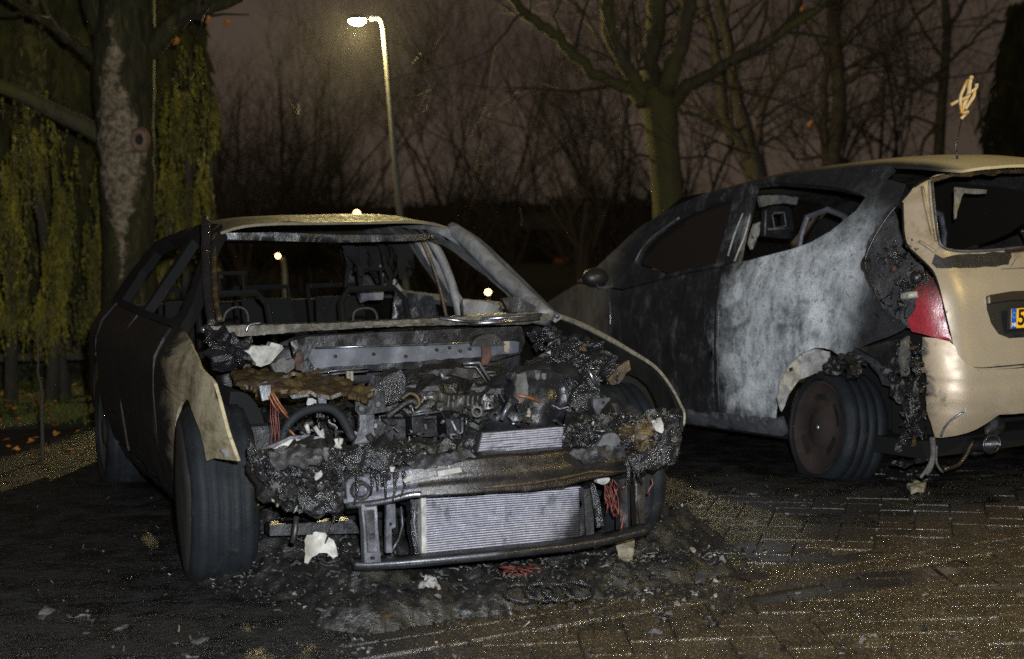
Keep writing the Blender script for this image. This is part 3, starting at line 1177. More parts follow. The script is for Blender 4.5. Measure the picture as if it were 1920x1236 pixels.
def wild_tree(name, label, x, Y, H, seed, stems=4, lean=.25, group=None):
    rng = random.Random(seed)
    p = at(x, 500, Y)
    t = thing(name, label, 'tree', (p.x, p.y, 0), group=group)
    tb, cb = MB(), MB()
    h0 = H * rng.uniform(.06, .14)
    r0 = H * .013
    tb.tube([(0, 0, -.1), (rng.gauss(0, .05), 0, h0 * .5), (0, 0, h0)], [r0 * 1.3, r0 * 1.1, r0], 8)
    tb.make('trunk', M['barkdark'], t, True)
    for i in range(stems):
        a = rng.uniform(0, 6.28)
        d = Vector((math.cos(a) * lean, math.sin(a) * lean, 1))
        grow(cb, (0, 0, h0 * .95), d, H * rng.uniform(.65, .95), r0 * rng.uniform(.5, .85), 4, rng, .22, .55, (3, 5))
    cb.make('crown', M['twig'], t)
    return t


for i, (x, Y, H, st, ln, lab) in enumerate([
        (455, 30, 5.2, 4, .22, 'tall bare thicket tree next to the knotted trunk'),
        (545, 34, 6.2, 5, .25, 'bare fan-shaped tree left of the street lamp'),
        (640, 38, 4.9, 5, .35, 'low bare tree beneath the lamp head'),
        (850, 36, 5.0, 5, .30, 'bare bushy tree right of the lamp pole'),
        (960, 31, 4.6, 5, .32, 'bare bushy tree midway between lamp pole and mossy trunk'),
        (1085, 27, 4.1, 4, .28, 'slender bare tree just left of the thick mossy trunk'),
        (1160, 40, 6.0, 5, .3, 'far bare tree seen past the left edge of the mossy trunk'),
        (1320, 36, 6.5, 4, .3, 'far bare tree between the mossy trunk and the twin-stemmed tree'),
        (1490, 34, 6.4, 4, .3, 'far bare tree between the twin-stemmed tree and the upright one'),
        (1655, 36, 6.6, 4, .3, 'far bare tree between the upright tree and the slim one'),
        (1850, 40, 7.6, 4, .3, 'far bare tree above the dark conifer')]):
    wild_tree('bare_tree', lab, x, Y, H, 50 + i, st, ln, 'bare trees in the background')

# dense leafless shrubbery filling the dark middle distance: it reads as one mass
variants = []
for q in range(4):
    rng = random.Random(400 + q)
    b = MB()
    for i in range(11):
        a = rng.uniform(0, 6.28)
        ln = rng.uniform(.15, .7)
        grow(b, (rng.gauss(0, .25), rng.gauss(0, .25), 0), (math.cos(a) * ln, math.sin(a) * ln, 1), rng.uniform(1.7, 2.9), .02, 3, rng, .16, .6, (4, 5))
    variants.append(b)
rng = random.Random(44)
tb = MB()
for k in range(30):
    x = 400 + 28 * k + rng.uniform(-14, 14)
    if 950 < x < 1092:
        continue
    Y_ = rng.uniform(27, 42)
    p = at(x, 500, Y_)
    h_ = lerp(x, [400, 600, 660, 760, 820, 940, 1150, 1300, 1700], [1.15, 1.0, .62, .60, .9, 1.05, 1.0, 1.0, 1.0]) * Y_ / 33 * rng.uniform(.8, 1.15)
    mt = Matrix.Translation((p.x, p.y, 0)) @ Matrix.Rotation(rng.uniform(0, 6.28), 4, 'Z') @ Matrix.Diagonal((h_ * 1.1, h_ * 1.1, h_, 1))
    v = rng.choice(variants)
    tb.add([mt @ q for q in v.v], v.f)
tb.make('thicket', M['twig'], None, False, 'stuff')

# the thick knotted trunk at the left with limbs, bark patch and a knot hole
ROOT = Vector((-2.98, 12.0, 0))
kt, kbase = traced_tree('old_tree', 'massive trunk with a pale bark patch and knot hole left of the sedan', None, 12.0,
                        [(246, 650, 116), (244, 560, 104), (242, 460, 98), (238, 330, 104), (234, 220, 108), (232, 130, 116), (236, 60, 110), (240, -20, 96)],
                        [[(262, 110, 52), (310, 62, 40), (352, 26, 34), (410, 10, 26), (470, -20, 20)],
                         [(200, 130, 30), (150, 90, 22), (95, 48, 17), (40, 12, 14), (-20, -30, 10)],
                         [(215, 90, 50), (180, 30, 40), (160, -30, 34)]],
                        21, M['knot'], 2, 1.0, [(330, 77, 15), (390, 36, 13), (425, 43, 13)])
kb = MB()
kc = at(262, 262, 11.77) - kbase
kb.lathe([(.075, .03), (.062, -.035), (.042, -.055), (.030, -.03), (.024, .02)], Matrix.Translation(kc) @ Matrix.Rotation(math.radians(90), 4, 'Z') @ Matrix.Scale(1.35, 4, (0, 0, 1)), 20)
kb.make('knot', burnt('knot callus', [(.3, (.07, .04, .025)), (.7, (.20, .125, .085))], 9, (.8, .9), 0, .6, .01), kt, True)
kb = MB()
kb.blob(kc + Vector((0, .0, 0)), .030, 2, .1, 9, 0, (1, 1, 1.4))
kb.make('knot_hole', M['hollow'], kt, True)
# sawn stub
sb = MB()
pts = [at(x, y, Y) - kbase for x, y, Y in ((205, 262, 12.0), (150, 232, 12.0), (108, 213, 11.9), (55, 184, 11.8), (-10, 158, 11.7), (-60, 140, 11.7))]
sb.tube(smooth_loop([tuple(p) for p in pts], 3), [.075 - .002 * i for i in range(16)], 10)
sb.make('limb', M['bark'], kt, True)


# drooping conifers behind it: stems hung with needle strands
def weeper(label, Y, cols, seed):
    """each column: (top x, top y, bottom x, bottom y, half width top, half width bottom, strands)"""
    rng = random.Random(seed)
    b0_ = at(cols[0][2], 600, Y)
    base = Vector((b0_.x, b0_.y, 0))
    t = thing('weeping_conifer', label, 'tree', base, group='weeping conifers at the left')
    stem, fr = MB(), MB()
    for xt, yt, xb, yb, wt, wb, n in cols:
        yy = Y + rng.uniform(-.2, .3)
        top, bot = at(xt, yt + 25, yy) - base, at(xb, yb + 50, yy) - base
        bot.z = min(bot.z, .3)
        stem.tube([(bot.x, bot.y, -.05), bot.lerp(top, .5), top], [.06, .045, .012], 7)
        for k in range(n):
            v = rng.random() ** .85
            u = rng.uniform(-1, 1)
            ys = yt + (yb - yt) * v * .92
            hw = wt + (wb - wt) * v
            ragged = 1 + .35 * noise.noise(Vector((ys * .02, seed * 3.0, xt)))
            xx = xt + (xb - xt) * v + u * hw * ragged
            st = noise.noise(Vector((xx * .10, ys * .009, seed * 5.0))) + .6 * noise.noise(Vector((xx * .28, ys * .02, seed)))
            if st < -.08 + .3 * (1 - v) * rng.random():
                continue
            dep = .30 * math.sqrt(max(0, 1 - u * u)) * (.55 + .8 * st) + rng.uniform(-.05, .05)
            p = at(xx, ys, yy - dep) - base
            L = rng.uniform(25, 85) * Y / F_PX
            sway = Vector((rng.gauss(0, .10), rng.gauss(0, .10), -1))
            m = 6
            a = p
            for q in range(m):
                a = a + sway * (L / m) + Vector((rng.gauss(0, .006), rng.gauss(0, .006), 0))
                s = .022 * (1 - .5 * q / m) * rng.uniform(.5, 1.3)
                for side_ in (-1, 1):
                    ang = rng.uniform(0, 6.28)
                    dx = Vector((math.cos(ang), math.sin(ang), rng.gauss(0, .4))) * s
                    dn = Vector((rng.gauss(0, .1), rng.gauss(0, .1), -1)) * (L / m * rng.uniform(.7, 1.3))
                    fr.add([a, a + dx + dn * .5, a + dx * .3 + dn, a - dx * .2 + dn * .55], [(0, 1, 2, 3)])
    stem.make('stem', M['barkdark'], t, True)
    fr.make('foliage', M['frond'], t, False, 'stuff')
    return t


weeper('weeping conifer with two drooping columns at the far left edge', 12.6, [(30, 230, 16, 620, 20, 34, 560), (120, 330, 92, 615, 14, 36, 640)], 1)
weeper('weeping conifer with a slanting column close left of the knotted trunk', 12.9, [(196, 245, 165, 625, 10, 32, 760), (40, 150, 110, 330, 40, 60, 200)], 2)
weeper('weeping conifer close right of the knotted trunk', 13.2, [(330, 140, 303, 520, 22, 24, 560), (358, 70, 342, 470, 24, 26, 520), (396, 150, 378, 440, 14, 20, 260)], 3)


# hedges, dark conifer, house
def hedge(name, label, cat, x0, x1, y0, y1, H, n, seed, leaf=.09, group=None, round_=0.0):
    rng = random.Random(seed)
    t = thing(name, label, cat, ((x0 + x1) / 2, (y0 + y1) / 2, 0), group=group)
    b = MB()
    w, d = (x1 - x0) / 2, (y1 - y0) / 2
    core = MB()
    core.blob((0, 0, H * .45), 1.0, 3, .12, 1.3, seed, (w * .88, d * .8, H * .45))
    core.make('branches', M['twig'], t)
    for k in range(n):
        a, c = rng.uniform(-1, 1), rng.uniform(-1, 1)
        z = rng.random()
        if round_:
            f = max(.05, (1 - z ** 1.6))
            a *= f
            c *= f
        lump = .8 + .3 * noise.noise(Vector((a * w * .8, c * d, z * H * .8 + seed)))
        p = Vector((a * w * lump, c * d * lump, z * H * (.82 + .25 * noise.noise(Vector((a * w * .7 + seed, c * 2, 0))))))
        s = leaf * rng.uniform(.6, 1.5)
        u = Vector((rng.gauss(0, 1), rng.gauss(0, 1), rng.gauss(0, 1))).normalized()
        v = u.orthogonal().normalized()
        b.add([p - u * s, p + v * s * .5, p + u * s, p - v * s * .5], [(0, 1, 2, 3)])
    b.make('foliage', M['hedge'], t, False, 'stuff')
    return t


def tall_conifer(label, x0, x1, Y, H, n, seed, group='tall dark conifers behind the knotted trunk', taper=.45):
    rng = random.Random(seed)
    a, c = at(x0, 600, Y), at(x1, 600, Y)
    base = Vector(((a.x + c.x) / 2, Y, 0))
    w = (c.x - a.x) / 2
    t = thing('conifer', label, 'tree', base, group=group)
    b = MB()
    b.tube([(0, 0, -.1), (0, 0, H * .5), (0, 0, H)], [.14, .09, .02], 7)
    b.make('trunk', M['barkdark'], t, True)
    b = MB()
    for k in range(n):
        z = rng.uniform(.15, H)
        r = w * (1 - taper * (z / H) ** 2) * (.75 + .35 * noise.noise(Vector((seed, z * 1.2, 0))))
        an = rng.uniform(0, 6.28)
        q = math.sqrt(rng.random())
        p = Vector((math.cos(an) * r * q, math.sin(an) * r * q * .6, z))
        L_ = rng.uniform(.10, .28)
        d = Vector((rng.gauss(0, .3), rng.gauss(0, .3), -1)).normalized() * L_
        s = d.orthogonal().normalized() * rng.uniform(.02, .05)
        b.add([p, p + d * .4 + s, p + d, p + d * .5 - s], [(0, 1, 2, 3)])
    b.make('foliage', M['needles'], t, False, 'stuff')


M['needles'] = foliage('dark conifer needles', (.012, .012, .004), (.028, .026, .006), (.055, .048, .008))
for i, (x0, x1, Y_, lab) in enumerate(((-130, 20, 15.2, 'tall dark conifer at the left edge of the view'), (-15, 140, 15.6, 'tall dark conifer second from the left edge'), (75, 240, 15.3, 'tall dark conifer just left behind the knotted trunk'), (180, 335, 15.8, 'tall dark conifer hidden mostly behind the knotted trunk'), (280, 380, 15.4, 'tall dark conifer just right of the knotted trunk'), (350, 412, 16.0, 'tall dark conifer farthest right of the dark row'))):
    tall_conifer(lab, x0, x1, Y_, 4.6, 5200, 300 + i)

_a, _b2 = at(-60, 600, 14.6), at(420, 600, 14.6)
hedge('hedge', 'dark low hedge behind the knotted trunk and the rail', 'hedge', _a.x, _b2.x, 14.4, 15.3, .85, 3500, 5, .05)
hedge('hedge', 'long dark hedge across the background beneath the bare trees', 'hedge', at(330, 500, 97).x, at(1420, 500, 97).x, 94, 100, 4.3, 7000, 6, .34)
tall_conifer('large dark conifer at the right edge behind the hatchback', 1788, 2060, 21.0, 4.3, 9000, 330, None, .75)

HY = 90.0
ht = thing('house', 'low dark brick house with one orange lit window between the cars', 'house', at(1045, 500, HY), group=None)
ht.location.z = 0
hz = ht.location
hw_ = MB()
hw_.box((-3.0, 0, 0), (3.4, 7, 2.0))
hw_.make('wall', M['brickwall'], ht)
rf = MB()
rf.add([(-3.4, -.5, 1.95), (3.8, -.5, 1.95), (3.8, 7.5, 1.95), (-3.4, 7.5, 1.95), (-3.4, 3.5, 2.9), (3.8, 3.5, 2.9)], [(0, 1, 5, 4), (2, 3, 4, 5), (0, 4, 3), (1, 2, 5), (0, 3, 2, 1)])
rf.make('roof', M['soot'], ht)
for px0, px1, py0, py1, mm in ((1005, 1024, 496, 518, 'winorange'), (1040, 1064, 484, 516, 'windim'), (976, 996, 500, 520, 'windim')):
    a_, c_ = at(px0, py1, HY - .06), at(px1, py0, HY - .06)
    fr_ = MB()
    x0, x1, z0, z1 = a_.x - hz.x, c_.x - hz.x, a_.z, c_.z
    for lo, hi in (((x0 - .05, -.06, z0 - .05), (x0, .0, z1 + .05)), ((x1, -.06, z0 - .05), (x1 + .05, 0, z1 + .05)), ((x0, -.06, z1), (x1, 0, z1 + .05)), ((x0, -.06, z0 - .05), (x1, 0, z0))):
        fr_.box(lo, hi)
    wo = fr_.make('window', M['soot'], ht)
    pn = MB()
    pn.box((x0, -.03, z0), (x1, -.01, z1))
    pn.make('pane', M[mm], wo)

# knee rail and sapling on the verge at the left
kr = thing('knee_rail', 'low dark timber rail along the leaf strewn lawn at the left', 'fence', gnd(80, 745))
q = kr.location.copy()
b = MB()
zr = .34
b.box((-2.2, -.03, zr - .03), (1.6, .03, zr + .03), 0, None, .008)
b.make('rail', M['barkdark'], kr)
for dx in (-1.7, -.52, .42, 1.4):
    b = MB()
    b.box((dx - .035, -.035, -.05), (dx + .035, .035, zr - .031), 0, None, .006)
    b.make('post', M['barkdark'], kr)
sp = thing('sapling', 'thin bent sapling standing before the leaf strewn lawn', 'tree', gnd(80, 868))
b = MB()
o_ = sp.location
pts = [Vector((0, 0, -.03))] + [at(x, y, o_.y) - o_ for x, y in ((79, 800), (78, 745), (76, 718), (71, 700), (72, 680))]
b.tube(smooth_loop([tuple(p) for p in pts], 3), [.012 - .0004 * i for i in range(16)], 6)
b.make('trunk', M['barkdark'], sp, True)
b = MB()
grow(b, pts[-1], (0, 0, 1), .3, .006, 1, random.Random(4))
b.make('crown', M['twig'], sp)

# fallen leaves on the verge
rl = random.Random(8)
b = MB()
for k in range(600):
    x, y = rl.uniform(-7.5, -2.2), rl.uniform(9.2, 17)
    if rl.random() < .4:
        y = rl.gauss(15.6, .5)
    b.shard((x, y, .03 + rl.uniform(0, .03)), .045, rl, 0, .7, .7)
b.make('fallen_leaves', M['leaf'], None, False, 'stuff')
b = MB()
for k in range(9000):
    x, y = rl.uniform(-8, -1.5), rl.uniform(10.9, 15)
    h = rl.uniform(.03, .09)
    a_ = rl.uniform(0, 3.14)
    dx, dy = math.cos(a_) * .006, math.sin(a_) * .006
    z0 = .0
    b.add([(x - dx, y - dy, z0), (x + dx, y + dy, z0), (x + rl.gauss(0, .03), y + rl.gauss(0, .03), z0 + h)], [(0, 1, 2)])
b.make('grass', foliage('verge grass', (.02, .03, .005), (.05, .065, .01), (.09, .10, .015)), None, False, 'stuff')


# ------------------------------------------------------------------ lamps
def street_lamp(label, Y, path, head, r, glass, power, col, group, px_head=42, globe=False):
    base = at(*path[0], Y)
    base = Vector((base.x, base.y, 0))
    t = thing('street_lamp', label, 'street lamp', base, group=group)
    pts = [tuple(Vector((0, 0, -.05)))] + [tuple(at(x, y, Y) - base) for x, y in path]
    b = MB()
    sm = smooth_loop(pts, 3)
    b.tube(sm, [r * (1.25 - .6 * i / len(sm)) for i in range(len(sm))], 12)
    b.make('pole', M['lamppole'], t, True)
    hc = at(*head, Y) - base
    w = px_head * Y / F_PX / 2
    if globe:
        b = MB()
        b.blob(hc, w * .55, 3, 0.0, 1, 0, (1, 1, .95))
        b.make('lamp_glass', M[glass], t, True)
        b = MB()
        b.lathe([(0.0, w * .75), (w * .3, w * .66), (w * .45, w * .5)], Matrix.Translation(hc) @ Matrix.Rotation(math.radians(-90), 4, 'Y'), 14)
        b.make('lamp_hood', M['lamppole'], t, True)
        return t
    b = MB()
    b.lathe([(0.0, w * .62), (w * .5, w * .55), (w * .95, w * .2), (w, .02), (w * .9, .0)], Matrix.Translation(hc) @ Matrix.Rotation(math.radians(-90), 4, 'Y'), 20)
    b.make('lamp_hood', M['lamppole'], t, True)
    b = MB()
    b.lathe([(w * .88, .0), (w * .8, -w * .22), (w * .5, -w * .42), (0.0, -w * .5)], Matrix.Translation(hc) @ Matrix.Rotation(math.radians(-90), 4, 'Y'), 20)
    b.make('lamp_glass', M[glass], t, True)
    if power:
        lamp_light('lamp_light', 'POINT', base + hc + Vector((0, 0, -w * .5 - .06)), power, col, .09)
    return t


YELLOW = (1.0, .74, .22)
street_lamp('tall leaning street lamp lit above the roof of the burnt sedan', 18.0,
            [(768, 640), (757, 470), (750, 400), (740, 290), (731, 175), (723, 85), (718, 45), (709, 33), (694, 35)], (670, 38), .036, 'lampwhite', 800.0, (1.0, .80, .34), None, 36)
street_lamp('far street lamp glowing just over the sedan roof', 25.0, [(672, 560), (671, 440), (671, 400)], (669, 400), .03, 'lampwarm', 0, YELLOW, 'distant street lamps', 20, True)
street_lamp('far street lamp seen through the left half of the empty windscreen', 24.0, [(536, 620), (534, 520), (530, 482)], (521, 480), .05, 'lampwarm', 0, YELLOW, 'distant street lamps', 15, True)
street_lamp('far low lamp seen through the open side window beside the pillar', 23.0, [(916, 590), (916, 560)], (915, 548), .03, 'lampwarm', 0, YELLOW, 'distant street lamps', 19, True)
bo = thing('bollard', 'pale lit bollard post seen through the windscreen below a far lamp', 'bollard', gnd(546, 560))
b = MB()
pb = at(545, 500, bo.location.y)
b.tube([(0, 0, -.05), (-.01, 0, pb.z - .05), (-.01, 0, pb.z), (-.01, 0, pb.z + .02)], [.09, .085, .08, .03], 10)
b.make('post', burnt('cream post', [(.3, (.35, .3, .15)), (.7, (.45, .4, .22))], 5), bo, True)
# the lamp that lights the beige tailgate and the wet stones stands out of frame to the right
sl = bpy.data.objects['street_lamp']
o2 = thing('street_lamp', 'street lamp beyond the right edge of the view', 'street lamp', (5.6, 3.6, 0))
for ch in list(sl.children):
    c_ = ch.copy()
    COL.objects.link(c_)
    c_.parent = o2
LR = lamp_light('lamp_light', 'POINT', (5.1, 3.7, 3.7), 470.0, (1.0, .78, .27), .09)


# ================================================================== the burnt sedan
S = Frame(-.313, 5.957, 21.6)
sedan = thing('burnt_sedan', 'burnt out sedan facing the viewer with its engine bay laid bare', 'car', M=S.M)


def sed_half(t, z, tap=.13):
    return spl(z, [.12, .2, .35, .6, .8, .88, 1., 1.15, 1.29, 1.34], [.76, .82, .865, .885, .872, .85, .77, .665, .56, .49]) \
        - (max(0, -.15 - t) / .6) ** 2 * tap - max(0, t - 2.9) ** 2 * .14


def SL(t, z):
    return (-sed_half(t, z, .075) - .055 * (1 - max(0.0, min(1.0, (z - .80) / .15))), t, z)


def SR(t, z):
    return (sed_half(t, z, .15) - .02, t, z)


def TP(t):
    return lambda s, z: (s, t, z)


def ZP(z):
    return lambda s, t: (s, t, z)


def pxs(fr, fn, pts, g=(0, .6)):
    out = []
    for p in pts:
        g = inv(fr, fn, p, g)
        out.append(g)
    return out


def slab(name, t, pts, th, mat, parent=None, holes=(), res=.03, dent=.0, jit=0.0, fr=S, dfreq=14, kind=None, seed=0.0):
    """upright plate across the car at depth t, outline given where it shows in the photograph, th thick"""
    fn = TP(t)
    return panel(name, fn, pxs(fr, fn, pts), mat, parent or sedan, [pxs(fr, fn, h) for h in holes], res, th, dent, dfreq, jit, True, seed, (0, -1, 0) if fr is S else (0, 1, 0), kind)


def L(px, t, fr=S):
    """local point at depth t seen at pixel px"""
    u = inv(fr, TP(t), px, (0, .6))
    return Vector((u[0], t, u[1]))


def arc(cx, cz, r, a0, a1, n=12):
    return [(cx + r * math.cos(math.radians(a0 + (a1 - a0) * i / n)), cz + r * math.sin(math.radians(a0 + (a1 - a0) * i / n))) for i in range(n + 1)]


# --- body sides (t, z)
arch = arc(.02, .30, .375, -20, 200, 16)                 # from the front end over the wheel to the rear
fo = [(.80, .20), (.78, .55), (.80, .86), (.78, .915), (.55, .905), (.22, .868), (-.08, .825), (-.33, .785), (-.40, .765), (-.47, .70), (-.60, .56), (-.63, .525), (-.50, .53)]
fo = fo[:-1] + [(-.40, .51)] + [p for p in arc(.02, .30, .375, 150, 14, 14)] + [(.42, .20)]
panel('front_fender', SL, fo, M['sedan'], sedan, (), .035, .012, .008, 5, .0, True, 1.0, (-1, 0, 0))
fr_o = [(.80, .20), (.78, .88), (.72, .893), (.45, .85), (.19, .80), (0, .757), (-.19, .712), (-.36, .645), (-.50, .59), (-.57, .565), (-.54, .50), (-.40, .47)] + [p for p in arc(.02, .30, .375, 165, 14, 12)] + [(.42, .20)]
panel('front_fender', SR, fr_o, M['sedandark'], sedan, (), .035, .014, .012, 6, .004, True, 2.0, (1, 0, 0))


b = MB()
b.tube([Vector(SR(t, z)) + Vector((.0, 0, .004)) for t, z in smooth_loop([(.74, .893), (.45, .853), (.19, .803), (0, .76), (-.19, .715), (-.36, .648), (-.50, .592), (-.575, .567), (-.56, .52)], 3)], [.012, .012, .013, .013, .012, .012, .012, .011, .010, .010, .009, .008, .008, .007, .007, .006, .006, .006, .006, .006, .005, .005, .005, .005, .004], 6)
b.make('wing_rim', M['paperlight'], sedan, True)


def side_set(fn, ref, sd):
    panel('front_door', fn, [(.83, .24), (.815, .86), (.84, .90), (1.86, .915), (1.90, .26)], M['sedan'], sedan, (), .07, .018, .012, 5, 0, True, sd, ref)
    panel('rear_door', fn, [(1.93, .26), (1.89, .915), (2.80, .935), (2.78, .62), (2.55, .40), (2.42, .26)], M['sedan'], sedan, (), .07, .018, .012, 5, 0, True, sd + 1, ref)
    ar = arc(2.74, .30, .36, 5, 175, 12)
    panel('rear_quarter', fn, [(3.12, .28), (3.75, .34), (3.86, .60), (3.85, .90), (3.3, .96), (2.83, .945), (2.81, .67)] + ar[8::-1], M['sedandark'], sedan, (), .07, .014, .012, 5, 0, True, sd + 2, ref)
    panel('sill', fn, [(.46, .16), (.46, .235), (2.36, .245), (2.36, .16)], M['steeldark'], sedan, (), .08, .06, .006, 8, 0, True, sd + 3, ref)
    # cabin frame: A post, roof rail, B post, C post around the open window holes
    top = [(.62, .885), (.86, 1.03), (1.12, 1.195), (1.32, 1.305), (1.6, 1.338), (2.1, 1.345), (2.6, 1.318), (2.98, 1.25), (3.35, 1.10), (3.62, .96)]
    bot = [(3.62, .945), (2.95, .94), (2.80, .938), (1.88, .918), (.85, .905)]
    fw = [(1.00, .93), (.93, .965), (1.12, 1.09), (1.38, 1.235), (1.55, 1.275), (1.74, 1.285), (1.80, 1.27), (1.83, .94)]
    rw = [(1.945, .945), (1.93, 1.275), (2.02, 1.285), (2.5, 1.268), (2.72, 1.215), (2.80, 1.12), (2.78, .965)]
    return panel('window_frame', fn, smooth_loop(top, 3) + bot, [M['dark'], M['pillarash']][ref[0] > 0], sedan, [fw, rw], .04, .045, .006, 9, 0, True, sd + 4, ref)


side_set(SL, (-1, 0, 0), 10.0)
side_set(SR, (1, 0, 0), 20.0)


# --- roof skin, header, rear scuttle
def roof_fn(t, k):
    ze = lerp(t, [1.32, 1.6, 2.1, 2.6, 2.98], [1.300, 1.338, 1.345, 1.318, 1.25])
    return (sed_half(t, ze) * k, t, ze + .038 * (1 - abs(k) ** 6) - .004 + (.003 * math.sin(t * 5) * (1 - k * k)))


panel('roof', roof_fn, [(1.30, -1), (1.27, -.5), (1.26, 0), (1.27, .5), (1.30, 1), (2.98, 1), (2.98, -1)], M['sedan'], sedan, (), .09, .012, .005, 2.5, 0, True, 3.0, (0, 0, 1))
slab('windscreen_header', 1.33, [(398, 437), (520, 436), (640, 441), (760, 440), (848, 436), (842, 446), (770, 452), (640, 455), (520, 452), (400, 448)], .10, M['steeldark'], dent=.006)
slab('rear_header', 2.95, [(402, 442), (700, 446), (805, 446), (800, 452), (700, 458), (402, 456)], .08, M['soot'])
# torn headlining hanging at the back of the cabin
rng = random.Random(5)
b = MB()
for k in range(34):
    x = 655 + rng.random() * 130
    p = L((x, 446), rng.uniform(1.9, 2.8))
    ln = rng.uniform(.05, .34) * (1.0 if x < 740 else .7)
    pts = [p + Vector((rng.gauss(0, .01), 0, .02))]
    for q in range(4):
        pts.append(pts[-1] + Vector((rng.gauss(.004, .018), rng.gauss(0, .02), -ln / 4)))
    wv = Vector((rng.uniform(.015, .05), rng.uniform(-.01, .01), 0))
    vs, fs = [], []
    for i, p in enumerate(pts):
        w_ = wv * (1 - i / len(pts))
        vs += [p - w_, p + w_]
    for i in range(len(pts) - 1):
        fs.append((2 * i, 2 * i + 1, 2 * i + 3, 2 * i + 2))
    b.add(vs, fs)
b.make('headlining', M['dark'], sedan, False, 'stuff')

# --- inside: floor, rear bench, seat frames, steering hoops, far hatch
b = MB()
b.box((-.72, .62, .14), (.72, 3.8, .22))
b.box((-.72, 3.70, .22), (.72, 3.80, .90))
b.make('floor', M['dark'], sedan)
b = MB()
b.box((-.62, 2.45, .22), (.62, 2.95, .46), 0, None, .04)
b.make('rear_bench', M['soot'], sedan)


def seat(sx, t0):
    b = MB()
    for x in (-.2, .2):
        b.tube([(sx + x, t0 - .35, .30), (sx + x, t0 - .05, .33), (sx + x * .95, t0 + .1, .60), (sx + x * .85, t0 + .24, .94)], .018, 6)
    b.tube([(sx - .17, t0 + .24, .94), (sx - .12, t0 + .27, 1.0), (sx + .12, t0 + .27, 1.0), (sx + .17, t0 + .24, .94)], .018, 6)
    for z, y in ((.50, .07), (.66, .13), (.80, .19)):
        b.tube([(sx - .19, t0 + y, z), (sx + .19, t0 + y, z)], .010, 5)
    for x in (-.06, .06):
        b.tube([(sx + x, t0 + .26, 1.0), (sx + x, t0 + .29, 1.10)], .008, 5)
    b.tube([(sx - .08, t0 + .29, 1.10), (sx + .08, t0 + .29, 1.10)], .010, 5)
    b.box((sx - .22, t0 - .40, .24), (sx + .22, t0 + .05, .31), 0, None, .01)
    b.make('seat_frame', M['dark'], sedan)


seat(-.36, 1.75)
seat(.36, 1.75)
b = MB()
for sx in (-.42, 0, .42):
    for x in (-.16, .16):
        b.tube([(sx + x, 2.75, .4), (sx + x * .95, 2.98, 1.0)], .012, 5)
    b.tube([(sx - .16, 2.98, 1.0), (sx + .16, 2.98, 1.0)], .013, 5)
    b.box((sx - .14, 2.84, .52), (sx + .14, 2.87, .94))
b.make('rear_seat_frame', M['dark'], sedan)
for pts in (((663, 604), (662, 592), (668, 582), (683, 578), (698, 580), (706, 590), (707, 604)), ((418, 604), (424, 586), (438, 577), (452, 577), (463, 586), (466, 604))):
    b = MB()
    b.tube(smooth_loop([tuple(L(p, .98)) for p in pts], 4), .007, 6)
    b.make('steering_hoop' if pts[0][0] > 500 else 'airbag_hoop', M['soot'], sedan, True)
b = MB()
b.box((-.66, .80, .62), (.70, .95, .80), 0, None, .02)
b.blob((.1, .9, .74), .2, 3, .4, 8, 3, (2.8, .5, .6))
b.make('dashboard', M['soot'], sedan, True)
slab('rear_lamp_housing', 2.3, [(668, 546), (700, 542), (720, 543), (718, 562), (690, 563), (676, 568)], .02, M['steel'])
slab('door_lining', 2.0, [(742, 546), (790, 552), (812, 556), (824, 600), (735, 600)], .02, M['steeldark'], dent=.01)
slab('door_lining', 1.25, [(868, 562), (900, 564), (940, 574), (972, 582), (985, 601), (870, 604)], .03, M['pillarash'], dent=.008)
# door frame rail standing inside the right B post
for pts, r, mt in ((((806, 449), (826, 480), (846, 530), (858, 572), (864, 600)), .024, 'pillarash'), (((790, 449), (808, 490), (826, 545), (838, 600)), .010, 'ochre')):
    b = MB()
    b.tube(smooth_loop([tuple(L(p, 1.78)) for p in pts], 4), r, 7)
    b.make('door_post', M[mt], sedan, True)

# --- windscreen base: cowl, wipers, flanges
slab('cowl', .60, [(392, 612), (470, 610), (620, 606), (760, 600), (900, 592), (1000, 585), (1030, 588), (1034, 600), (980, 609), (860, 609), (700, 614), (560, 622), (470, 630), (395, 632)], .12, M['cowlash'], dent=.014, jit=.002, res=.013, dfreq=9)
slab('cowl_flange', .585, [(640, 606), (760, 601), (900, 592), (1010, 585), (1012, 592), (900, 600), (760, 608), (640, 613)], .02, M['cowlash'], dent=.008, jit=.002, res=.012, dfreq=14)
for pts, r in ((((824, 597), (880, 604), (930, 603), (1010, 592)), .008), (((880, 607), (940, 604), (1012, 597)), .010), (((905, 598), (960, 595), (1015, 590)), .009)):
    b = MB()
    b.tube([L(p, .575) for p in pts], r, 6)
    b.make('wiper_arm', M['steelshine'], sedan, True)
b = MB()
b.tube(smooth_loop([tuple(L(p, .58)) for p in ((462, 622), (464, 614), (472, 608), (490, 606))], 3), .006, 6)
b.make('washer_pipe', M['steelshine'], sedan, True)
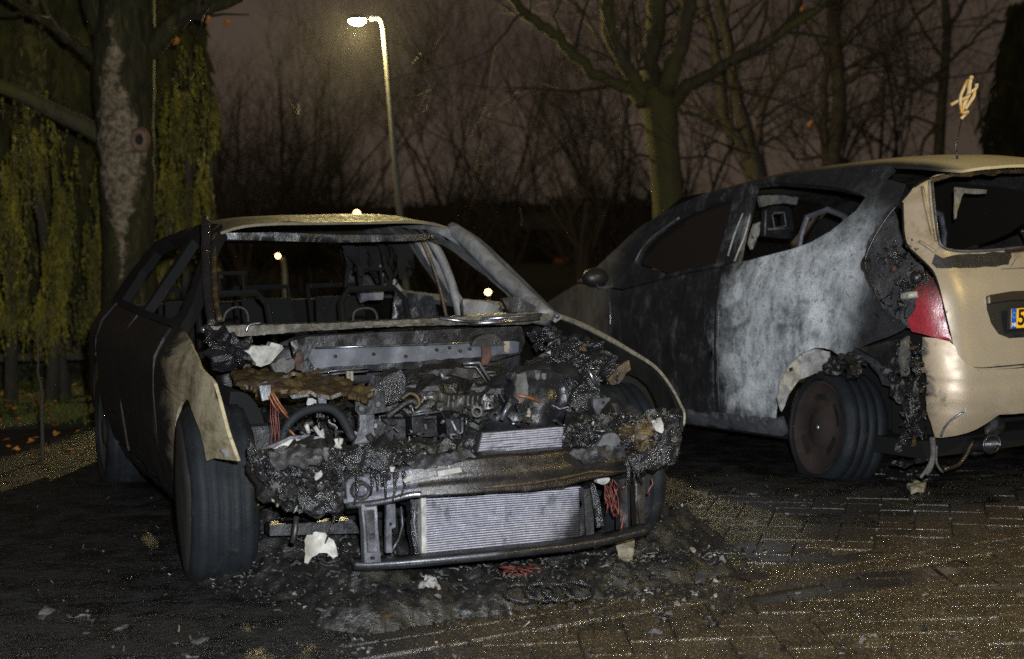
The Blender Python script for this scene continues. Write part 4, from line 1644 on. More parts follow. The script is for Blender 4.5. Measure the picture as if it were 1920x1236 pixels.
# A posts: thick ash grey tubes with an outer flange
for pts, t0, t1, r, mt in ((((386, 412), (386, 450), (387, 500), (390, 560), (398, 610)), 1.33, .62, .020, 'char2'),
                           (((402, 440), (401, 500), (404, 560), (412, 600)), 1.30, .62, .012, 'ochre'),
                           (((848, 432), (880, 455), (930, 505), (985, 556), (1026, 596)), 1.33, .62, .040, 'pillarash'),
                           (((866, 430), (900, 452), (950, 498), (1005, 552), (1046, 594)), 1.33, .60, .010, 'steel')):
    n = len(pts)
    b = MB()
    b.tube(smooth_loop([tuple(L(p, t0 + (t1 - t0) * i / (n - 1))) for i, p in enumerate(pts)], 4), r, 8)
    b.make('windscreen_post', M[mt], sedan, True)
slab('post_foot', .66, [(940, 560), (965, 556), (1000, 572), (1036, 598), (1030, 612), (985, 604), (962, 600)], .03, M['soot'], dent=.01)
# glinting molten beads on the left post
b = MB()
for x, y, s in ((396, 520, .014), (402, 545, .012), (388, 470, .010), (398, 600, .016), (382, 618, .02), (396, 640, .018), (410, 655, .014)):
    b.blob(L((x, y), .78 if y > 560 else 1.0), s, 1, .4, 20, x)
b.make('molten_bead', M['steelshine'], sedan, True, 'stuff')

# --- engine bay walls
slab('firewall', .56, [(545, 640), (575, 632), (700, 624), (860, 617), (978, 612), (985, 640), (975, 662), (930, 676), (800, 690), (640, 700), (575, 702), (556, 690)], .03, M['steeldark'], dent=.005)
slab('firewall_rib', .53, [(585, 654), (700, 650), (830, 646), (960, 638), (974, 642), (972, 660), (920, 668), (800, 676), (690, 684), (590, 690), (578, 672)], .03, M['steelblue'], dent=.004, jit=.003)
b = MB()
b.tube([L(p, .515) for p in ((590, 653), (700, 649), (830, 645), (965, 637))], .005, 6)
b.make('firewall_flange', M['steelshine'], sedan, True)
slab('servo_dome', .50, smooth_loop([(885, 645), (893, 634), (910, 627), (928, 628), (942, 641), (944, 648), (885, 650)], 3), .06, M['soot'])
slab('rust_streak', .515, [(903, 648), (920, 648), (922, 668), (914, 684), (902, 690), (904, 668)], .012, M['redrust'], jit=.003)
slab('clip_plate', .50, [(945, 640), (956, 640), (954, 662), (946, 660)], .012, M['paperlight'])
b = MB()
for x, y in ((628, 668), (700, 664), (796, 646), (818, 656), (862, 658), (880, 654), (842, 652), (760, 668), (895, 646)):
    p = L((x, y), .515)
    b.tube([p, p - Vector((0, .012, 0))], .007, 8)
b.make('bolt', M['soot'], sedan, True, 'stuff')
# inner wings and dark wheel houses
slab('wheel_house', .1, smooth_loop([(432, 735), (462, 738), (484, 764), (497, 800), (502, 842)], 3) + [(448, 842), (428, 770)], .5, M['dark'])
slab('wheel_house', .22, smooth_loop([(1138, 768), (1146, 716), (1166, 696), (1192, 694), (1214, 712), (1236, 760)], 3) + [(1232, 790), (1150, 800)], .35, M['dark'])
b = MB()
b.box((-.78, .05, .30), (-.60, .60, .56), 0, None, .02)
b.make('inner_wing', M['soot'], sedan)
b = MB()
b.box((.56, -.30, .30), (.66, .60, .60), 0, None, .02)
b.make('inner_wing', M['soot'], sedan)
b = MB()
b.box((-.60, -.05, .12), (.60, .62, .18))
b.make('undertray', M['dark'], sedan)


# heaped char between the wings: one rough mass with the shape of what melted there
def bay(s, t):
    z = lerp(t, [-.62, -.5, -.32, -.2, .0, .3, .55], [.44, .40, .34, .40, .50, .56, .58])
    z += .05 * math.exp(-((s + .05) / .3) ** 2) * (1 if t > -.2 else 0)
    z += .07 * math.exp(-((s - .45) / .22) ** 2) * lerp(t, [-.3, -.1, .6], [0, .7, 1])
    q = Vector((s * 7, t * 7, 3.3))
    z += .055 * (noise.turbulence(q, 4, False) - .5) + .022 * noise.noise(q * 3.1) + .010 * noise.noise(q * 8)
    return (s, t, z)


panel('charred_mass', bay, [(-.56, -.60), (.62, -.60), (.60, -.2), (.56, .56), (-.56, .56)], M['char'], sedan, (), .022, .03, 0, 1, .006, False, 0, (0, 0, 1))


def L2(px, fn, g=(0, 0)):
    u = inv(S, fn, px, g)
    return Vector(fn(*u))


# --- engine: block, covers, ancillaries
def lumps(name, items, mat, sub=3, amp=.35, freq=9.0, kind=None, smooth=False):
    b = MB()
    for i, (x, y, t, r, sq) in enumerate(items):
        b.blob(L((x, y), t), r, sub, amp, freq, i + 1.5, sq)
    return b.make(name, M[mat], sedan, smooth, kind)


lumps('engine_block', [(800, 755, .06, .20, (1.35, .9, .62)), (900, 760, .08, .19, (1.2, .9, .66)), (745, 770, .06, .15, (1.0, .9, .8)), (860, 705, .22, .15, (1.7, .9, .42))], 'char', 4, .22, 7)
lumps('intake_manifold', [(990, 742, .0, .175, (.95, .8, .86)), (1050, 738, .04, .15, (.8, .8, .95)), (950, 780, .0, .13, (1, .8, .8))], 'steeldark', 4, .14, 5, None, True)
lumps('melted_airbox', [(1096, 735, -.08, .12, (.7, .7, 1.15)), (1120, 700, .05, .12, (1.0, .8, .7)), (1060, 685, .2, .13, (1.3, .8, .5))], 'char2', 4, .5, 11)
slab('rocker_cover', .10, [(760, 712), (812, 694), (902, 690), (912, 724), (870, 738), (800, 744), (765, 742)], .18, M['soot'], dent=.02, jit=.008, res=.02, dfreq=20)
slab('heat_shield', -.10, [(760, 748), (820, 738), (930, 742), (926, 764), (860, 772), (776, 774)], .10, M['brownsteel'], dent=.02, jit=.008, res=.02, dfreq=22)
b = MB()
for i in range(9):
    x = 842 + i * 9
    b.tube([L((x, 742), -.115), L((x - 2, 764), -.12)], .004, 5)
b.make('shield_rib', M['ashgrey'], sedan, True, 'stuff')
slab('intake_face', -.13, [(962, 700), (1010, 694), (1058, 700), (1062, 760), (1040, 800), (980, 806), (948, 780)], .06, M['steeldark'], dent=.018, jit=.006, res=.02, dfreq=16)
slab('scorched_band', -.165, [(968, 702), (984, 698), (990, 740), (978, 756), (966, 744)], .02, M['ashgrey'], jit=.006, res=.015, dent=.01)
for x, y in ((1008, 700), (1020, 700)):
    slab('stud', -.175, [(x - 4, y), (x + 4, y), (x + 4, y + 10), (x, y + 13), (x - 4, y + 10)], .02, M['ashgrey'], res=.02)
b = MB()
b.tube([L(p, -.17) for p in ((968, 741), (990, 745), (1012, 753))], .007, 6)
b.tube([L(p, -.17) for p in ((970, 742), (976, 755), (982, 770))], .0035, 5)
b.make('copper_rail', M['orange'], sedan, True)
slab('module', -.20, [(700, 742), (716, 708), (752, 694), (760, 712), (756, 752), (716, 762)], .12, M['char2'], dent=.02, jit=.006, res=.02)
for k, pts in enumerate((((772, 782), (818, 780), (820, 818), (774, 820)), ((836, 786), (862, 784), (864, 818), (838, 818)), ((700, 786), (760, 786), (760, 826), (704, 828)))):
    o = slab('pump_housing', -.20, pts, .10, M['steeldark'], dent=.004, res=.05)
b = MB()
for pts, r in ((((772, 779), (796, 775), (826, 772)), .004), (((866, 772), (867, 812), (842, 816)), .006), (((874, 774), (875, 812)), .004), (((774, 776), (790, 770), (808, 770)), .007),
               (((868, 682), (898, 680), (904, 690), (918, 712)), .006), (((870, 688), (892, 688), (904, 704), (912, 716)), .004), (((826, 698), (830, 708), (852, 712), (862, 722)), .010)):
    b.tube([L(p, -.22 if p[1] > 760 else -.02) for p in pts], r, 6)
b.make('pipe', M['steel'], sedan, True, 'stuff')
b = MB()
ring = [L((894 + 9 * math.cos(a), 772 + 9 * math.sin(a)), -.21) for a in [i * math.pi / 8 for i in range(17)]]
b.tube(ring, .005, 6, 0, False)
b.make('pulley', M['ashgrey'], sedan, True)
b = MB()
b.tube([L(p, -.24) for p in ((956, 756), (948, 770), (940, 788))], .010, 7)
b.make('strut', M['steel'], sedan, True)
b = MB()
ringp = [(712, 758), (722, 746), (742, 742), (764, 748), (784, 756), (786, 770)]
b.tube(smooth_loop([tuple(L(p, -.26)) for p in ((754, 748), (768, 738), (782, 744), (786, 758), (778, 766))], 4), .007, 6)
b.make('cable', M['ochre'], sedan, True)
b = MB()
b.tube(smooth_loop([tuple(L(p, -.27)) for p in ((726, 782), (744, 768), (758, 758), (772, 752), (782, 758))], 4), .011, 7)
b.make('cable', M['soot'], sedan, True)
# three fuse clips on the ledge
b = MB()
for x in (652, 659):
    p = L((x, 705), .40)
    b.box((p.x - .006, p.y - .006, p.z - .02), (p.x + .006, p.y + .006, p.z + .02))
b.make('fuse_clip', M['paperlight'], sedan)
b = MB()
for y in (693, 699):
    b.tube([L(p, .42) for p in ((598, y + 6), (640, y + 1), (690, y - 3))], .004, 5)
b.make('brake_pipe', M['steel'], sedan, True)

# --- left side of the bay: ochre ledge, white remains, bracket, hose
panel('ledge', lambda s, t: (s, t, .70 + .02 * noise.noise(Vector((s * 9, t * 9, 0))) + .012 * noise.noise(Vector((s * 25, t * 25, 0)))),
      pxs(S, ZP(.70), [(438, 700), (455, 690), (500, 690), (560, 697), (606, 700), (640, 712), (690, 728), (704, 736), (690, 744), (640, 738), (560, 740), (500, 736), (452, 722)], (-.5, 0)), M['ochre'], sedan, (), .016, .014, .022, 16, .009, True, 0, (0, 0, 1))
panel('ledge', lambda s, t: (s, t, .715 + .025 * noise.noise(Vector((s * 9, t * 9, 5)))),
      pxs(S, ZP(.715), [(430, 690), (470, 668), (510, 690), (570, 690), (575, 702), (500, 712), (444, 716)], (-.6, .2)), M['ochre'], sedan, (), .016, .014, .022, 16, .009, True, 0, (0, 0, 1))
slab('battery_remains', .26, [(458, 658), (478, 648), (520, 645), (534, 654), (520, 668), (506, 682), (488, 688), (472, 672)], .06, M['ash'], jit=.010, dent=.03, res=.015)
slab('battery_remains', .30, [(508, 682), (530, 672), (548, 672), (552, 690), (536, 700), (514, 694)], .04, M['ashgrey'], jit=.008, dent=.02, res=.015)
slab('rust_streak', .34, [(556, 662), (566, 656), (572, 676), (568, 696), (556, 694), (552, 676)], .03, M['redrust'], jit=.006, dent=.02, res=.015)
slab('front_bracket', -.36, [(668, 738), (722, 734), (724, 772), (700, 776), (700, 800), (704, 834), (660, 836), (672, 800), (672, 776), (666, 770)], .018, M['steeldark'], dent=.004, holes=[[(680, 803), (684, 803), (684, 807), (680, 807)], [(678, 822), (683, 822), (683, 827), (678, 827)]])
slab('front_bracket_leg', -.385, [(674, 778), (702, 778), (700, 800), (704, 830), (664, 832), (675, 800)], .010, M['steel'], dent=.003)
b = MB()
for x, y, r in ((677, 766, .011), (708, 758, .011), (700, 735, .013), (690, 752, .006)):
    p = L((x, y), -.385)
    b.tube([p, p - Vector((0, .012, 0))], r, 10)
b.make('bolt_head', M['ashgrey'], sedan, True)
b = MB()
b.tube(smooth_loop([tuple(L(p, -.40)) for p in ((528, 826), (538, 800), (556, 780), (582, 768), (612, 765), (634, 776), (650, 800), (662, 824))], 4), .016, 9)
b.make('coolant_hose', M['rubber'], sedan, True)
slab('lamp_reflector', -.50, [(498, 838), (520, 830), (545, 818), (575, 816), (602, 820), (596, 832), (560, 836), (520, 842)], .02, M['steel'], dent=.008)
slab('lamp_reflector', -.52, [(512, 842), (545, 824), (580, 824), (584, 832), (550, 838)], .012, M['ash'], dent=.006)
slab('lamp_bracket', -.33, [(596, 742), (612, 742), (612, 760), (598, 760)], .02, M['steel'])
slab('lamp_bracket', -.30, [(544, 742), (580, 736), (580, 743), (548, 748)], .03, M['steel'])
slab('lamp_bracket', -.34, [(486, 724), (508, 722), (506, 748), (492, 752)], .02, M['steel'], dent=.006)
b = MB()
for pts, r in ((((508, 736), (516, 752), (530, 772), (541, 784)), .0035), (((512, 736), (524, 756), (538, 776)), .003), (((504, 742), (514, 762), (524, 774)), .0025), (((542, 806), (552, 816), (566, 822)), .004)):
    b.tube([L(p, -.42) for p in pts], r, 5)
b.make('wire', M['orange'], sedan, True)
b = MB()
for k in range(5):
    x = 508 + k * 3.4
    b.tube([L((x, 742), -.40), L((x + (k % 3) - 1, 780), -.41), L((x + 3, 810), -.42), L((x + (k % 2) * 7, 832), -.43)], .0016, 4)
b.make('wire', M['copper'], sedan, True)
b = MB()
for pts in (((590, 800), (602, 818), (612, 828)), ((574, 796), (579, 812)), ((640, 822), (636, 838))):
    b.tube([L(p, -.45) for p in pts], .008, 6)
b.make('scorched_pipe', M['ash'], sedan, True, 'stuff')

# --- right side of the bay
slab('lamp_mount', -.34, [(1112, 748), (1144, 746), (1140, 772), (1130, 786), (1118, 776), (1112, 762)], .02, M['steel'], dent=.006, holes=[[(1128, 752), (1133, 752), (1133, 757), (1128, 757)], [(1124, 772), (1128, 772), (1128, 776), (1124, 776)]])
slab('wing_scrap', -.05, [(1140, 712), (1158, 688), (1180, 676), (1182, 694), (1166, 714), (1146, 722)], .02, M['ochre'], jit=.006, dent=.012, res=.015)
slab('wing_scrap', .10, [(1110, 676), (1130, 656), (1160, 668), (1170, 680), (1146, 688), (1124, 694)], .05, M['char'], jit=.006, dent=.012, res=.02)
slab('folded_shroud', -.20, [(1098, 700), (1112, 690), (1122, 720), (1130, 752), (1110, 772), (1082, 778), (1068, 760)], .03, M['char2'], dent=.03, jit=.006, res=.018, dfreq=25)
b = MB()
b.tube([L(p, -.22) for p in ((1102, 690), (1112, 712), (1122, 726))], .008, 6)
b.make('strut', M['steelshine'], sedan, True)
# wing top: torn charred strip along the right fender, with pale curled edges
b = MB()
rng = random.Random(15)
for k in range(70):
    a = rng.random() * .6
    p = Vector((lerp(a, [0, .5, 1], [.66, .74, .78]) + rng.gauss(0, .04), .60 - a * 1.0, lerp(a, [0, .5, 1], [.80, .70, .58]) + rng.gauss(0, .02)))
    b.shard(p, rng.uniform(.015, .06), rng, rng.choice((0, 0, 0, 0, 0, 0, 1, 1, 2, 3)))
b.make('curled_scrap', [M['char2'], M['ashgrey'], M['ash'], M['ochre']], sedan, False, 'stuff')
lumps('charred_wing', [(1060, 640, .42, .10, (1.2, 1, .5)), (1100, 655, .25, .10, (1.2, 1, .5)) , (1010, 630, .45, .08, (1, 1, .6))], 'char2', 3, .6, 13)
lumps('charred_wing', [(440, 660, .35, .11, (1, 1, .7)), (410, 640, .5, .09, (.8, 1, .8))], 'char2', 3, .6, 13)

# small hardware strewn through the bay: pipe ends, clips, bolts, cable stubs
b = MB()
rng = random.Random(61)
for k in range(190):
    x, y = rng.uniform(560, 1140), rng.uniform(735, 834)
    t = lerp(y, [690, 740, 834], [.20, -.10, -.36]) + rng.uniform(-.05, .03)
    p = L((x, y), t)
    w_ = rng.random()
    mi = rng.choice((0, 0, 0, 0, 1, 1, 2, 3))
    if w_ < .35:
        d = Vector((rng.gauss(0, 1), rng.gauss(0, .4), rng.gauss(0, 1))).normalized() * rng.uniform(.015, .07)
        b.tube([p, p + d * .5 + Vector((0, 0, rng.gauss(0, .006))), p + d], rng.uniform(.0018, .005), 5, mi)
    elif w_ < .6:
        r_ = rng.uniform(.003, .008)
        b.tube([p, p - Vector((rng.gauss(0, .004), rng.uniform(.008, .02), rng.gauss(0, .004)))], r_, 7, mi)
    elif w_ < .68:
        a_ = Matrix.Translation(p) @ Matrix.Rotation(rng.gauss(0, .25), 4, 'Y')
        w2, h2 = rng.uniform(.004, .018), rng.uniform(.004, .018)
        b.box((-w2, -.01, -h2), (w2, .02, h2), rng.choice((0, 0, 0, 4, 4)), a_, .002)
    else:
        b.shard(p, rng.uniform(.01, .05), rng, rng.choice((0, 0, 3, 5)))
b.make('engine_hardware', [M['steeldark'], M['steel'], M['ashgrey'], M['brownsteel'], M['soot'], M['ash']], sedan, False, 'stuff')

# --- front end: beam, lower bar, radiators, uprights
def beam_fn(u, v):
    s = u
    t = -.80 + .10 * (s / .62) ** 2 + .0 * v
    return s, t


def sweep(name, path, prof, mat, smooth=False, dent=0.0, seed=0):
    """profile (dt, dz) carried along path of local points"""
    b = MB()
    k, n = len(path), len(prof)
    vs, fs = [], []
    for i, p in enumerate(path):
        for dt, dz in prof:
            q = Vector((p[0], p[1] + dt, p[2] + dz))
            if dent:
                q += Vector((0, 1, .4)) * dent * noise.noise(q * 9 + Vector((seed, 0, 0)))
            vs.append(q)
    for i in range(k - 1):
        for j in range(n):
            j2 = (j + 1) % n
            fs.append((i * n + j, (i + 1) * n + j, (i + 1) * n + j2, i * n + j2))
    fs.append(tuple(range(n)))
    fs.append(tuple((k - 1) * n + j for j in range(n))[::-1])
    b.add(vs, fs)
    return b.make(name, mat, sedan, smooth)


def bpath(pts, t_of, k=5):
    return smooth_loop([tuple(L(p, t_of(p[0]))) for p in pts], k)


bt = lambda x: -.80 + .16 * ((x - 930) / 290.0) ** 2
mid = bpath([(655, 917), (700, 915), (760, 905), (820, 896), (900, 890), (1000, 884), (1080, 874), (1150, 866), (1222, 862)], bt)
H_ = [lerp(p[0], [-.6, -.35, -.25, .2, .4, .58], [.050, .050, .062, .064, .045, .036]) for p in mid]
b = MB()
prof = [(0, 1.0), (-.012, .82), (-.004, .5), (-.016, .15), (-.016, -.25), (-.002, -.55), (-.020, -.80), (-.014, -1.0), (.05, -1.0), (.06, 1.0)]
vs, fs = [], []
n = len(prof)
for i, p in enumerate(mid):
    for dt, dz in prof:
        q = Vector((p[0], p[1] + dt * 1.6, p[2] + dz * H_[i]))
        q += Vector((0, 1, .6)) * .006 * noise.noise(q * 11)
        vs.append(q)
split = next(i for i, p in enumerate(mid) if p[0] > -.24)
for i in range(len(mid) - 1):
    for j in range(n):
        j2 = (j + 1) % n
        fs.append((i * n + j, (i + 1) * n + j, (i + 1) * n + j2, i * n + j2))
fs += [tuple(range(n)), tuple((len(mid) - 1) * n + j for j in range(n))[::-1]]
b.add(vs, fs)


def beam_mat():
    g = G('bumper beam steel')
    c = g.co()
    x, y, z = g.sep(c)
    a = g.noise(c, 7, 7, .65, .6)
    f = g.noise(c, 45, 5, .7)
    blue = g.ramp(a, [(.3, (.045, .045, .055)), (.6, (.095, .095, .115))])
    brown = g.ramp(a, [(.3, (.007, .006, .0055)), (.55, (.016, .0135, .0115)), (.8, (.03, .025, .02))])
    col = g.mix(g.step(g.ma('ADD', x, g.ma('MULTIPLY', g.ma('SUBTRACT', a, .5), .5)), -.36, -.26), blue, brown)
    col = g.mix(g.step(f, .64, .70, 0, .7), col, (.008, .008, .008))
    w_ = g.noise(g.scale(c, (1, 1, .35)), 13, 8, .75, 1.0)
    col = g.mix(g.step(w_, .53, .62, 0, .85), col, (.007, .0065, .006))
    col = g.mix(g.step(w_, .32, .42, .45, 0), col, (.08, .076, .07))
    return g.done(col, g.ramp(f, [(.3, .24), (.7, .5)]), .2, g.bump(g.ma('ADD', f, w_), .4, .006), .5)


M['beam'] = beam_mat()
beam = b.make('bumper_beam', M['beam'], sedan, True)
b = MB()
cr = L((676, 920), -.70)
b.lathe([(.020, -.012), (.032, -.012), (.034, .02), (.018, .02)], Matrix.Translation(cr + Vector((0, -.005, 0))) @ Matrix.Rotation(math.radians(90), 4, 'Z'), 20, 0, True)
b.make('tow_eye', M['soot'], beam, True)
slab('end_plate', bt(655) - .03, [(648, 900), (664, 898), (664, 942), (652, 944)], .03, M['steel'], beam)
b = MB()
b.tube(bpath([(650, 948), (690, 945), (730, 938), (770, 928), (790, 927)], lambda x: bt(x) - .035, 4), .011, 8)
b.make('beam_lip', M['steelshine'], beam, True)
b = MB()
b.tube(bpath([(900, 915), (1000, 905), (1070, 893), (1110, 884), (1150, 885), (1200, 880), (1226, 876)], lambda x: bt(x) - .03, 4), .0035, 7)
b.make('beam_lip', M['ochre'], beam, True)
slab('pale_strip', -.835, [(820, 884), (862, 876), (866, 885), (822, 894)], .012, M['ash'], beam, dent=.004, res=.02)

low = bpath([(664, 1060), (700, 1060), (780, 1054), (900, 1043), (1000, 1032), (1080, 1022), (1150, 1010), (1212, 994)], lambda x: -.78 + .14 * ((x - 930) / 290.0) ** 2)
sweep('lower_crossbar', low, [(-.012, .014), (-.022, .004), (-.018, -.014), (.03, -.018), (.05, .0), (.03, .022)], M['steeldark'], True, .004)
b = MB()
b.tube([Vector(p) + Vector((0, -.018, .006)) for p in low[:18]], .007, 6)
b.make('crossbar_edge', M['steel'], sedan, True)
slab('upright', -.73, [(678, 946), (706, 944), (708, 990), (712, 1030), (714, 1054), (684, 1056), (682, 1000)], .04, M['steel'], holes=[[(694, 1044), (702, 1043), (703, 1049), (695, 1050)]], dent=.006)
slab('upright_face', -.765, [(684, 958), (702, 956), (703, 1000), (706, 1034), (690, 1036), (688, 1000)], .010, M['steelshine'], dent=.006)
slab('upright', -.66, [(725, 946), (741, 945), (742, 988), (734, 992), (735, 1036), (724, 1037)], .02, M['steel'], holes=[[(730, 980), (735, 980), (735, 986), (730, 986)]], dent=.004)
slab('side_duct', -.62, [(770, 938), (788, 936), (786, 990), (790, 1040), (776, 1044), (772, 990)], .05, M['char2'], dent=.012, jit=.004, res=.018)
b = MB()
for pts in (((779, 940), (776, 980), (781, 1010), (788, 1042)), ((748, 1010), (740, 1024), (735, 1034)), ((752, 950), (755, 985), (748, 1010))):
    b.tube([L(p, -.66) for p in pts], .0035, 5)
b.make('wire', M['steel'], sedan, True)
# radiator core: tank, tubes and fins laid out singly
rad_bl, rad_br, rad_tl, rad_tr = L((792, 1042), -.66), L((1090, 1014), -.66), L((793, 930), -.66), L((1092, 912), -.66)
NF = 25


def radp(u, v):
    p = rad_bl.lerp(rad_br, u).lerp(rad_tl.lerp(rad_tr, u), v)
    return p


b = MB()
vs = [radp(0, 0), radp(1, 0), radp(1, 1), radp(0, 1)]
b.add([v + Vector((0, .012, 0)) for v in vs] + [v + Vector((0, .05, 0)) for v in vs], [(0, 1, 2, 3), (7, 6, 5, 4), (0, 4, 5, 1), (1, 5, 6, 2), (2, 6, 7, 3), (3, 7, 4, 0)])
core = b.make('radiator', M['finback'], sedan)
for k in range(NF):
    v = (k + .5) / NF
    b = MB()
    pts = []
    for i in range(21):
        u = .012 + .976 * i / 20
        # warped by the heat: the rows sag and crowd towards the right
        vv = v + .022 * math.sin((u - .15) * 3.3) * math.sin(v * math.pi) + .006 * noise.noise(Vector((u * 5, v * 4, 1)))
        p = radp(u, min(.995, max(.005, vv)))
        pts.append(p + Vector((0, .004 * noise.noise(Vector((u * 9, v * 9, 7))), 0)))
    n2 = len(pts)
    hw = .0021
    vs = []
    for p in pts:
        vs += [p + Vector((0, .012, hw)), p + Vector((0, -.002, hw * .8)), p + Vector((0, -.002, -hw * .8)), p + Vector((0, .012, -hw))]
    fs = []
    for i in range(n2 - 1):
        for j in range(3):
            fs.append((i * 4 + j, i * 4 + j + 1, i * 4 + j + 5, i * 4 + j + 4))
    b.add(vs, fs)
    b.make('fin', M['fin'], core)
slab('radiator_tank', -.675, [(790, 932), (799, 931), (800, 1040), (791, 1042)], .04, M['ash'], core)
slab('radiator_tank', -.665, [(1086, 915), (1094, 914), (1096, 1000), (1088, 1012)], .04, M['steeldark'], core)
# upper core: what shows of the cooler above the beam
ub = [L(p, -.58) for p in ((893, 860), (1052, 846), (1056, 800), (905, 812))]
b = MB()
b.add([v + Vector((0, .01, 0)) for v in ub] + [v + Vector((0, .04, 0)) for v in ub], [(0, 1, 2, 3), (7, 6, 5, 4), (0, 4, 5, 1), (1, 5, 6, 2), (2, 6, 7, 3), (3, 7, 4, 0)])
uc = b.make('upper_cooler', M['finback'], sedan)
for k in range(11):
    v = (k + .5) / 11
    b = MB()
    a_, c_ = ub[0].lerp(ub[3], v), ub[1].lerp(ub[2], v)
    pts = [a_.lerp(c_, i / 8) + Vector((0, -.002, .003 * noise.noise(Vector((i * .5, v * 6, 3))))) for i in range(9)]
    b.tube(pts, .0028, 4)
    b.make('fin', M['fin'], uc)
# right uprights and loose wiring
slab('upright', -.60, [(1094, 918), (1112, 914), (1114, 1000), (1100, 1014)], .05, M['soot'])
slab('upright', -.58, [(1160, 900), (1176, 896), (1178, 1000), (1164, 1004)], .04, M['soot'], dent=.006)
slab('upright', -.55, [(1190, 898), (1210, 894), (1208, 990), (1194, 994)], .04, M['brownsteel'], dent=.006)
slab('shroud_scrap', -.64, [(1108, 908), (1116, 906), (1124, 940), (1132, 985), (1120, 990), (1112, 950)], .012, M['char2'], dent=.01, res=.02)
slab('horn', -.68, smooth_loop([(1118, 898), (1142, 896), (1141, 904), (1132, 909), (1121, 906)], 3), .03, M['ash'])
b = MB()
rng = random.Random(9)
for k in range(13):
    x0, y0 = rng.uniform(1134, 1156), rng.uniform(898, 912)
    pts, x, y = [], x0, y0
    for q in range(5):
        pts.append(L((x, y), -.62 + rng.uniform(-.02, .02)))
        x = min(1160, max(1133, x + rng.gauss(0, 7)))
        y += rng.uniform(10, 18)
    b.tube(pts, .0020, 4)
for pts in (((1170, 960), (1168, 975), (1165, 990), (1164, 1008)), ((1222, 896), (1224, 908), (1218, 916), (1214, 926)), ((1180, 902), (1172, 912), (1166, 916))):
    b.tube([L(p, -.64) for p in pts], .0038, 5)
b.make('wire', M['copper'], sedan, True, 'stuff')
b = MB()
b.tube([L(p, -.64) for p in ((1197, 902), (1198, 950), (1200, 985))], .003, 5)
b.tube([L(p, -.60) for p in ((556, 968), (553, 1000), (548, 1018))], .010, 6)
b.tube([L(p, -.60) for p in ((626, 968), (620, 992), (612, 1014))], .003, 5)
b.make('stay', M['brownsteel'], sedan, True, 'stuff')
slab('subframe', -.30, [(506, 985), (660, 975), (680, 1000), (506, 1005)], .08, M['steeldark'])


# --- what hangs from the front: molten bumper foam and grille, crusted with ash
def crust(name, t, pts, depth, bulge, seed, res=.016):
    fn0 = TP(t)
    ol = pxs(S, fn0, pts)
    cx = sum(p[0] for p in ol) / len(ol)
    def fn(s, z):
        q = Vector((s * 11 + seed, z * 11, seed))
        n_ = noise.turbulence(q, 4, False)
        return (s, t - bulge * n_ - .35 * bulge * noise.noise(q * 3.3) - .2 * bulge * noise.noise(q * 9), z + .02 * noise.noise(q * 1.7))
    return panel(name, fn, ol, M['char'], sedan, (), res, depth, 0, 1, .010, False, 0, (0, -1, 0))


crust('molten_crust', -.66, [(462, 836), (500, 846), (560, 838), (640, 842), (700, 838), (760, 842), (800, 850), (812, 866), (780, 876), (760, 892), (745, 884), (730, 896), (712, 886), (690, 900), (660, 898), (640, 920), (646, 950), (610, 968), (570, 960), (536, 964), (524, 930), (500, 912), (480, 880)], .06, .04, 1)
crust('molten_crust', -.52, [(700, 842), (790, 830), (900, 822), (905, 812), (890, 850), (860, 866), (790, 872), (720, 868)], .06, .035, 4)
crust('molten_crust', -.55, [(1050, 800), (1100, 782), (1160, 776), (1180, 800), (1170, 840), (1120, 852), (1070, 850), (1050, 830)], .06, .04, 6)
crust('molten_crust', -.62, [(1150, 822), (1178, 790), (1215, 772), (1250, 766), (1268, 780), (1262, 812), (1240, 850), (1212, 868), (1180, 866), (1160, 850)], .07, .045, 7)
crust('molten_crust', -.60, [(1236, 780), (1268, 776), (1276, 800), (1270, 850), (1260, 848), (1254, 820), (1240, 830)], .05, .05, 8)
CR1 = [(462, 836), (500, 846), (560, 838), (640, 842), (700, 838), (760, 842), (800, 850), (812, 866), (780, 876), (760, 892), (745, 884), (730, 896), (712, 886), (690, 900), (660, 898), (640, 920), (646, 950), (610, 968), (570, 960), (536, 964), (524, 930), (500, 912), (480, 880)]
b = MB()
rng = random.Random(31)
for k in range(4200):
    q = rng.random()
    if q < .55:
        x, y, t = rng.uniform(470, 800), rng.gauss(860, 20), -.74
        if x < 640 and rng.random() < .5:
            y = rng.uniform(850, 960)
        t = -.72
    elif q < .70:
        x, y, t = rng.uniform(1055, 1160), rng.gauss(825, 18), -.61
    else:
        x, y, t = rng.uniform(1160, 1272), rng.uniform(778, 870), -.67
    if q < .55 and not inside((x, y), CR1) and rng.random() < .9:
        continue
    w_ = rng.random()
    mi = 0 if w_ < .50 else 1 if w_ < .88 else 2 if w_ < .965 else 3
    if mi == 2 and noise.noise(Vector((x * .03, y * .05, 7))) < .12:
        mi = 0
    if q >= .7 and rng.random() < .22:
        mi = rng.choice((2, 3, 3, 3))
    if rng.random() < .08:
        b.shard(L((x, y), t + rng.gauss(0, .02)), rng.uniform(.012, .030), rng, rng.choice((1, 1, 1, 2, 3)), .07)
        continue
    b.shard(L((x, y), t + rng.gauss(0, .02)), (rng.choice((.005, .006, .008, .010, .013, .018, .024)) if mi < 2 else rng.choice((.004, .005, .006, .008, .010, .014))), rng, mi)
b.make('flaked_ash', [M['char2'], M['char'], M['ash'], M['ochre']], sedan, False, 'stuff')
